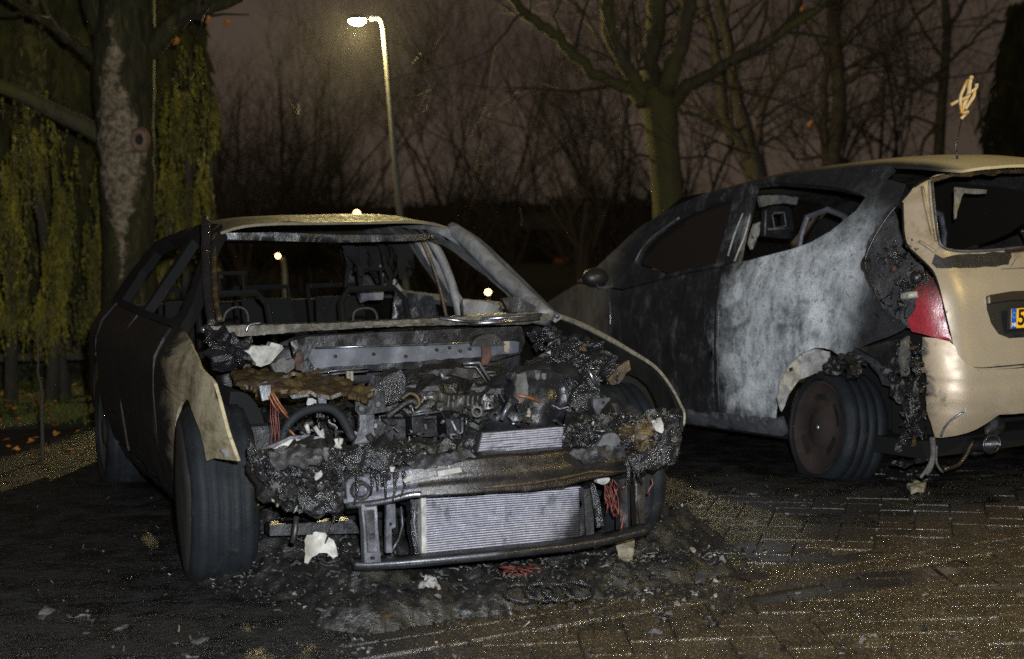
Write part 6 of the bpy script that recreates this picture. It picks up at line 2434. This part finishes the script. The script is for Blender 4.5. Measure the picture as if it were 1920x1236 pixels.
slab('bumper_mount', .60, [(1694, 640), (1704, 630), (1708, 660), (1706, 700), (1694, 706), (1690, 672)], .02, M['ashgrey'], hatch, (), .02, .01, .003, Hf)
b = MB()
rng = random.Random(78)
for k in range(90):
    x, y = rng.gauss(1716, 11), rng.uniform(640, 830)
    b.shard(L((x, y), .64 + rng.gauss(0, .02), Hf), rng.uniform(.015, .05), rng, 0 if rng.random() < .8 else 1)
b.make('peeled_scrap', [M['char2'], M['ochre']], hatch, False, 'stuff')
# hanging strap, exhaust
b = MB()
for k, (pts, r) in enumerate(((((1748, 820), (1750, 846), (1746, 872), (1736, 890)), .014), (((1752, 830), (1744, 868), (1726, 896)), .008), (((1756, 836), (1756, 868), (1768, 886)), .006))):
    b.tube(smooth_loop([tuple(L(p, .68, Hf)) for p in pts], 3), r, 6)
b.make('molten_strand', M['ashgrey'], hatch, True)
b = MB()
b.tube(smooth_loop([tuple(L(p, .66, Hf)) for p in ((1770, 880), (1796, 872), (1812, 852), (1822, 832), (1836, 822))], 3), .012, 6)
b.make('bumper_stay', M['brownsteel'], hatch, True)
b = MB()
ex = L((1858, 833), .74, Hf)
b.lathe([(.036, -.30), (.036, -.02), (.042, .0), (.046, .004), (.044, .008), (.034, .004), (.032, -.10), (0, -.10)], Matrix.Translation(ex) @ Matrix.Rotation(math.radians(90), 4, 'Z') @ Matrix.Rotation(math.radians(-8), 4, 'Y') @ Matrix.Scale(1.35, 4, (0, 1, 0)), 24)
b.make('exhaust_pipe', M['steeldark'], hatch, True)
b = MB()
b.tube([ex + Vector((.058 * math.cos(a), .006, .043 * math.sin(a))) for a in [i * math.pi / 12 for i in range(25)]], .004, 6, 0, False)
b.make('exhaust_rim', M['steelshine'], hatch, True)
b = MB()
b.blob(L((1862, 800), .70, Hf), .07, 3, .3, 10, 4, (1, .7, .9))
b.blob(L((1840, 838), .60, Hf), .06, 3, .3, 10, 5, (1.3, 1, .8))
b.make('silencer', M['soot'], hatch, True)

# --- wheels
ty, wm = wheel(hatch, (.775, .03, .246), .288, .245, .236, 1, math.radians(-10), ('rubber', 'rimbrown'), .045, math.radians(-7), 4)
b = MB()
hm = .1225
b.lathe([(.0, hm * 1.02), (.014, hm * 1.02), (.016, hm * .94)], wm, 14)
b.make('hub', M['steelshine'], ty, True)
b = MB()
for (a, r_, w_) in ((-35, .165, .045), (-140, .17, .035), (95, .17, .03), (30, .175, .03)):
    vs = []
    for q in range(9):
        th_ = math.radians(a + (q / 8 - .5) * 42)
        vs.append(wm @ Vector((hm * .80, (r_ - w_) * math.cos(th_), (r_ - w_) * math.sin(th_))))
        vs.append(wm @ Vector((hm * .845, r_ * math.cos(th_), r_ * math.sin(th_))))
    b.add(vs, [(2 * i, 2 * i + 2, 2 * i + 3, 2 * i + 1) for i in range(8)])
    b.make('vent_slot', M['soot'], ty, False)
    b = MB()
wheel(hatch, (-.765, .03, .262), .272, .20, .232, -1, 0, ('rubber', 'rimbrown'), .02, 0, 4)
wheel(hatch, (.755, -2.568, .285), .295, .20, .20, 1, 0, ('rubber', 'rimbrown'), .01, 0, 4)
wheel(hatch, (-.755, -2.568, .285), .295, .20, .20, -1, 0, ('rubber', 'rimbrown'), .01, 0, 4)

# --- mirror
mc = Vector(HS(*hs([(1136, 520)], (-1.9, .95))[0]))
b = MB()
b.blob(mc + Vector((.09, .02, .0)), .085, 3, .06, 4, 1, (1.0, .75, .72))
b.tube([mc + Vector((-.03, -.02, -.03)), mc + Vector((.06, .02, -.02))], .03, 8)
mo = b.make('door_mirror', M['black'], hdoor, True)
slab('mirror_edge', mc.y + .09, [(1150, 530), (1148, 540), (1122, 542), (1118, 532), (1124, 538), (1142, 536)], .008, M['steel'], hdoor, (), .03, 0, 0, Hf)
# pale gap line of the wing
b = MB()
b.tube(smooth_loop([tuple(Vector(HS(*p)) + Vector((.004, 0, 0))) for p in ((-1.868, .92), (-1.83, .86), (-1.812, .78), (-1.808, .70))], 3), .005, 5)
b.make('wing_edge', M['steelshine'], hatch, True)
# aerial with its melted sleeve
b = MB()
a0 = Vector(hroof(.40, .42))
pa = lambda p: L(p, a0.y, Hf)
base_ = pa((1794, 296))
b.tube([base_ - Vector((0, 0, .02)), pa((1795, 290)), pa((1793, 283)), pa((1791, 280)), pa((1795, 262)), pa((1803, 224))], [.006, .006, .005, .004, .0035, .003], 6)
ae = b.make('aerial', M['steeldark'], hatch, True)
b = MB()
for pts, r in ((((1806, 222), (1811, 216), (1809, 210), (1803, 212), (1801, 200), (1799, 190), (1801, 178), (1806, 164), (1814, 154), (1820, 150)), .009),
               (((1808, 212), (1813, 196), (1818, 176), (1822, 160), (1825, 146), (1822, 145)), .011), (((1826, 158), (1828, 166), (1821, 174), (1812, 182), (1800, 189), (1788, 196)), .009), (((1812, 204), (1818, 194), (1824, 180), (1827, 168)), .010)):
    b.tube(smooth_loop([tuple(pa(p) + Vector((0, random.uniform(-.02, .02), 0))) for p in pts], 3), r, 6)
b.make('aerial_sleeve', M['antenna'], ae, True)


# ================================================================== what lies on the ground
def heap(name, mat, x0, x1, y0, y1, fn, res, z0=.0):
    nx, ny = int((x1 - x0) / res), int((y1 - y0) / res)
    idx, vs, fs = {}, [], []
    for j in range(ny + 1):
        for i in range(nx + 1):
            x, y = x0 + (x1 - x0) * i / nx, y0 + (y1 - y0) * j / ny
            h = fn(x, y)
            if h > -.012:
                idx[(i, j)] = len(vs)
                vs.append((x, y, max(h, -.012) + z0))
    for j in range(ny):
        for i in range(nx):
            q = [(i, j), (i + 1, j), (i + 1, j + 1), (i, j + 1)]
            if all(k in idx for k in q):
                fs.append(tuple(idx[k] for k in q))
    o = mesh(name, vs, fs, mat, None, True)
    return o


def seg(p, a, b):
    ab = b - a
    k = max(0, min(1, (p - a).dot(ab) / ab.length_squared))
    return (p - a - ab * k).length, k


G2 = lambda x, y: Vector(gnd(x, y)[:2])
hsrc = [(G2(600, 1056), .17, .15), (G2(560, 1075), .25, .09), (G2(500, 1062), .20, .08), (G2(690, 1090), .22, .05), (G2(760, 1080), .25, .05), (G2(900, 1075), .3, .04), (G2(1060, 1050), .3, .045),
        (G2(1230, 1000), .22, .08), (G2(1260, 1020), .18, .06), (G2(1180, 1030), .2, .05), (G2(520, 1105), .2, .05), (G2(420, 1085), .25, .025), (G2(640, 1130), .25, .035), (G2(720, 1118), .18, .06)]


def heap_fn(x, y):
    p = Vector((x, y))
    h = 0
    for c, r, a in hsrc:
        d = (p - c).length / r
        if d < 2.4:
            h += a * math.exp(-d * d * 1.2)
    m = min(1, h / .03)
    q = Vector((x * 9, y * 9, .7))
    return h * 1.7 - .016 + m * (.045 * (noise.turbulence(q, 4, False) - .45) + .014 * noise.noise(q * 3.6) + .007 * noise.noise(q * 9))


ash = heap('charred_heap', M['char'], -1.7, 1.1, 4.9, 6.5, heap_fn, .014)
ash['kind'] = 'stuff'
# soaked soot lying over the joints under and beside the burnt cars
def slick_fn(x, y):
    n_ = noise.turbulence(Vector((x * 1.3, y * 1.3, 9)), 4, False) - .5
    e1 = .15 - x + 1.1 * n_ + .25 * (y - 5)
    e2 = (y - (.52 * x + 5.75)) * .8 + 1.0 * n_
    e = max(e1, e2)
    if e < -.05:
        return -1
    q = Vector((x * 4, y * 8, 2.2))
    h = min(.0130, -.004 + e * .07) + .0035 * noise.noise(q) + .002 * noise.noise(q * 3.3)
    return max(h, .0085) if e > .25 else h


sl_ = heap('soot_slick', M['slick'], -4.2, 4.2, 3.9, 10.6, slick_fn, .035, .002)
sl_['kind'] = 'stuff'
# molten bumper with its grille emblem lying before the car
A_, B_ = G2(655, 1178), G2(1330, 1072)


def strip_fn(x, y):
    d, k = seg(Vector((x, y)), A_, B_)
    w_ = .15 + .03 * noise.noise(Vector((x * 5, y * 5, 2))) - .05 * abs(k - .5)
    e = d / w_
    q = Vector((x * 12, y * 12, 4))
    return (.10 + .035 * noise.noise(q * .4)) * (1 - abs(e) ** 2.4) - .006 + .022 * (noise.turbulence(q, 4, False) - .5) + .010 * noise.noise(q * 3.5) + .006 * noise.noise(q * 8) if e < 1.1 else -1


bs = tag(heap('bumper_remnant', M['char'], -.9, 1.3, 4.5, 6.0, strip_fn, .0085), 'long slab of molten bumper with a four ring emblem lying before the sedan', 'car part')
dirn = (B_ - A_).normalized()
for k, px in enumerate(((975, 1113), (1012, 1110), (1047, 1109), (1085, 1106))):
    c = gnd(px[0], px[1], .088)
    b = MB()
    up = Vector((-.12, -.50, .86)).normalized()
    ex_ = Vector((dirn.x, dirn.y, 0))
    ey_ = up.cross(ex_).normalized()
    R_ = .052
    b.tube([c + ex_ * (R_ * math.cos(a)) + ey_ * (R_ * math.sin(a) * .9) + up * (.004 * math.sin(a * 2 + k)) for a in [i * math.pi / 14 for i in range(29)]], .0065, 7, 0, False)
    b.make('emblem_ring', M['char2'], bs, True)


# single scraps one can point to
def scrap(name, label, cat, pts, z, mat, th=.012, dent=.01, tilt=(0, 0), group=None, res=.015, jit=.002):
    """flat scrap lying on the stones, outline where it shows"""
    c = gnd(sum(p[0] for p in pts) / len(pts), sum(p[1] for p in pts) / len(pts), z)
    w_ = [gnd(*p, z) - c for p in pts]
    ol = [(v.x, v.y) for v in w_]
    o = panel(name, lambda x, y: (x, y, tilt[0] * x + tilt[1] * y), ol, M[mat], None, (), res, th, dent, 18, jit, True, random.random() * 9, (0, 0, 1))
    o.location = c
    return tag(o, label, cat, group)


def upright_scrap(name, label, cat, pts, Y, mat, th=.012, dent=.01, holes=(), bend=.0):
    w_ = [at(*p, Y) for p in pts]
    zmin = min(v.z for v in w_)
    cx = sum(v.x for v in w_) / len(w_)
    ol = [(v.x - cx, v.z - zmin) for v in w_]
    o = panel(name, lambda x, z: (x, bend * (x * x) * 40 + z * .25, z), ol, M[mat], None, (), .014, th, dent, 18, .003, True, 3, (0, -1, 0))
    o.location = (cx, Y, zmin)
    return tag(o, label, cat)


upright_scrap('plastic_shard', 'curved white plastic shard standing on the char heap beside the front tyre', 'debris', [(570, 1056), (568, 1016), (574, 1006), (592, 1000), (608, 1002), (624, 1016), (632, 1040), (632, 1058), (622, 1046), (612, 1038), (598, 1038), (584, 1046), (577, 1058)], gnd(600, 1062, .06).y - .12, 'white', .008, .012, bend=.05)
upright_scrap('foil_scrap', 'bent grey scrap standing at the end of the molten bumper', 'debris', [(1348, 1062), (1350, 1046), (1356, 1042), (1361, 1052), (1358, 1070), (1352, 1076)], gnd(1354, 1080).y, 'ashgrey', .006, .01)
scrap('torn_sheet', 'torn dark sheet scrap with a pale edge on the wet stones', 'debris', [(1366, 1076), (1380, 1068), (1400, 1074), (1424, 1070), (1442, 1080), (1424, 1086), (1412, 1092), (1390, 1084)], .012, 'brownsteel', .006, .02)
scrap('plastic_scrap', 'long ochre plastic sliver near the right end of the molten bumper', 'debris', [(1262, 1052), (1290, 1050), (1316, 1060), (1312, 1066), (1280, 1062)], .03, 'paperlight', .01, .012)
scrap('plastic_scrap', 'square ochre plastic scrap below the hanging red wires', 'debris', [(1154, 1022), (1172, 1016), (1190, 1018), (1186, 1034), (1166, 1040)], .07, 'paperlight', .01, .02, (0, .4))
scrap('plastic_scrap', 'small pale plastic scrap behind the long ochre sliver', 'debris', [(1256, 1044), (1276, 1036), (1282, 1042), (1262, 1048)], .05, 'paperlight', .01, .012)
scrap('plastic_scrap', 'round grey scrap at the right tip of the molten bumper', 'debris', [(1302, 1084), (1308, 1072), (1322, 1070), (1326, 1078), (1314, 1092), (1304, 1094)], .05, 'steel', .01, .012)
scrap('wood_sliver', 'orange brown wood sliver on the molten slab at the left', 'debris', [(712, 1152), (740, 1142), (762, 1138), (762, 1142), (736, 1150), (716, 1156)], .05, 'ochre', .01, .006)
scrap('ash_clump', 'white ash clump before the tall upright bracket', 'debris', [(784, 1096), (800, 1084), (818, 1088), (828, 1100), (816, 1108), (796, 1104)], .06, 'ash', .03, .05)
scrap('ash_clump', 'yellowish ash clump beside the white one', 'debris', [(800, 1108), (822, 1098), (840, 1100), (838, 1110), (816, 1118)], .05, 'ochre', .03, .05)
scrap('ash_strip', 'twisted pale strip on the dark slick at lower left', 'debris', [(66, 1158), (84, 1146), (102, 1142), (104, 1150), (100, 1160), (150, 1150), (166, 1148), (180, 1160), (172, 1170), (160, 1156), (110, 1166), (84, 1166)], .012, 'ashgrey', .01, .03)
scrap('ash_strip', 'long muddy pale strip at the lower left corner', 'debris', [(140, 1184), (160, 1178), (200, 1180), (240, 1172), (244, 1176), (206, 1186), (160, 1192)], .012, 'ashgrey', .01, .01)
scrap('ash_strip', 'grey scrap on the slick right of the long muddy strip', 'debris', [(322, 1208), (350, 1204), (352, 1194), (360, 1204), (392, 1200), (370, 1212), (338, 1214)], .012, 'ashgrey', .01, .02)
scrap('ash_strip', 'flat grey scrap at the bottom edge left of centre', 'debris', [(338, 1228), (362, 1224), (384, 1226), (380, 1234), (350, 1236)], .012, 'ashgrey', .01, .02)
scrap('stone_scrap', 'pale stone sized cap lying under the hatchback corner', 'debris', [(1700, 908), (1716, 902), (1736, 904), (1732, 916), (1708, 918)], .03, 'paperlight', .02, .02)
b = MB()
p_ = gnd(805, 1070, .05)
b.lathe([(.010, -.03), (.014, -.03), (.014, .02), (.009, .02)], Matrix.Translation(p_) @ Matrix.Rotation(1.2, 4, 'Z') @ Matrix.Rotation(1.1, 4, 'Y'), 14, 0, True)
tag(b.make('pipe_scrap', M['steel'], None, True), 'short grey metal sleeve lying below the lower crossbar', 'debris')
b = MB()
for k in range(12):
    rng = random.Random(200 + k)
    c = gnd(985 + rng.uniform(-22, 18), 1078 + rng.uniform(-8, 6), .06)
    b.tube(smooth_loop([tuple(c + Vector((rng.gauss(0, .03), rng.gauss(0, .03), rng.uniform(0, .03)))) for q in range(4)], 3), .0025, 4)
tag(b.make('wire_bundle', M['copper'], None, True), 'small tangle of orange copper wire before the radiator', 'debris')

# countless flakes of ash, glass and foil over slick and stones
b = MB()
rng = random.Random(55)
for k in range(6000):
    q = rng.random()
    if q < .30:
        x, y = rng.uniform(0, 700), rng.uniform(930, 1236)
    elif q < .70:
        x, y = rng.uniform(430, 1350), rng.gauss(1075, 38)
    elif q < .82:
        x, y = rng.uniform(1200, 1750), rng.gauss(900, 40)
    else:
        x, y = rng.uniform(600, 1920), rng.uniform(900, 1236)
    p = gnd(x, y)
    hz_ = max(0.0, heap_fn(p.x, p.y), strip_fn(p.x, p.y))
    w_ = rng.random()
    mi = 0 if w_ < .58 else 1 if w_ < .93 else 2 if w_ < .975 else 3
    if .30 <= q < .70:
        mi = 0 if w_ < .50 else 1 if w_ < .82 else 2 if w_ < .94 else 3
    if q < .30:
        mi = 1 if w_ < .45 else 0 if w_ < .85 else 2
    if q >= .82 and rng.random() < .6:
        continue
    if q < .82 and rng.random() < .13:
        b.shard((p.x, p.y, hz_ + rng.uniform(.002, .010)), rng.uniform(.015, .045), rng, rng.choice((0, 1, 1, 1, 3)), .07, .6)
        continue
    b.shard((p.x, p.y, hz_ + rng.uniform(.001, .008)), rng.choice((.005, .006, .008, .010, .014, .022, .03)) * (1 if mi != 2 else .8), rng, mi, None, .7)
b.make('ash_flakes', [M['char2'], M['ashgrey'], M['ash'], M['paperlight']], None, False, 'stuff')
# soaked black crumbs
b = MB()
for k in range(3200):
    x, y = rng.uniform(380, 1400), rng.gauss(1070, 45)
    p = gnd(x, y)
    hz_ = max(0.0, heap_fn(p.x, p.y), strip_fn(p.x, p.y))
    b.blob((p.x, p.y, hz_ + .004), rng.choice((.003, .004, .005, .007, .010, .016)), 1, .5, 30, k, (1, 1, .7))
b.make('char_crumbs', M['char'], None, False, 'stuff')


# thin mist volume added to give the lit lamp head its halo
def halo_mist(name, label, c, rad, dens, seed):
    b = MB()
    b.blob((0, 0, 0), 1.0, 3, 0.0, 1, 0, rad)
    o = b.make(name, None, None, True)
    o.location = c
    m = bpy.data.materials.new(name)
    m.use_nodes = True
    nt = m.node_tree
    nt.nodes.remove(nt.nodes['Principled BSDF'])
    pv = nt.nodes.new('ShaderNodeVolumePrincipled')
    pv.inputs['Color'].default_value = (.85, .84, .82, 1)
    tc = nt.nodes.new('ShaderNodeTexCoord')
    mp = nt.nodes.new('ShaderNodeMapping')
    mp.inputs['Scale'].default_value = tuple(1 / r for r in rad)
    nt.links.new(tc.outputs['Object'], mp.inputs['Vector'])
    ln = nt.nodes.new('ShaderNodeVectorMath')
    ln.operation = 'LENGTH'
    nt.links.new(mp.outputs['Vector'], ln.inputs[0])
    nz = nt.nodes.new('ShaderNodeTexNoise')
    nz.inputs['Scale'].default_value = 1.6 / max(rad)
    nz.inputs['Detail'].default_value = 2.0
    nt.links.new(tc.outputs['Object'], nz.inputs['Vector'])
    mr = nt.nodes.new('ShaderNodeMapRange')
    mr.interpolation_type = 'SMOOTHSTEP'
    mr.inputs[1].default_value, mr.inputs[2].default_value = 1.0, 0.15
    mr.inputs[3].default_value, mr.inputs[4].default_value = 0.0, dens * 2
    nt.links.new(ln.outputs['Value'], mr.inputs[0])
    mu = nt.nodes.new('ShaderNodeMath')
    mu.operation = 'MULTIPLY'
    nt.links.new(mr.outputs[0], mu.inputs[0])
    nt.links.new(nz.outputs['Fac'], mu.inputs[1])
    nt.links.new(mu.outputs[0], pv.inputs['Density'])
    nt.links.new(pv.outputs['Volume'], nt.nodes['Material Output'].inputs['Volume'])
    o.data.materials.append(m)
    o['kind'] = 'stuff'
    o['label'] = label
    return o


halo_mist('halo_mist', 'thin mist added as the halo round the lit street lamp', at(668, 70, 18.0), (2.0, 1.6, 2.2), .0022, 1)
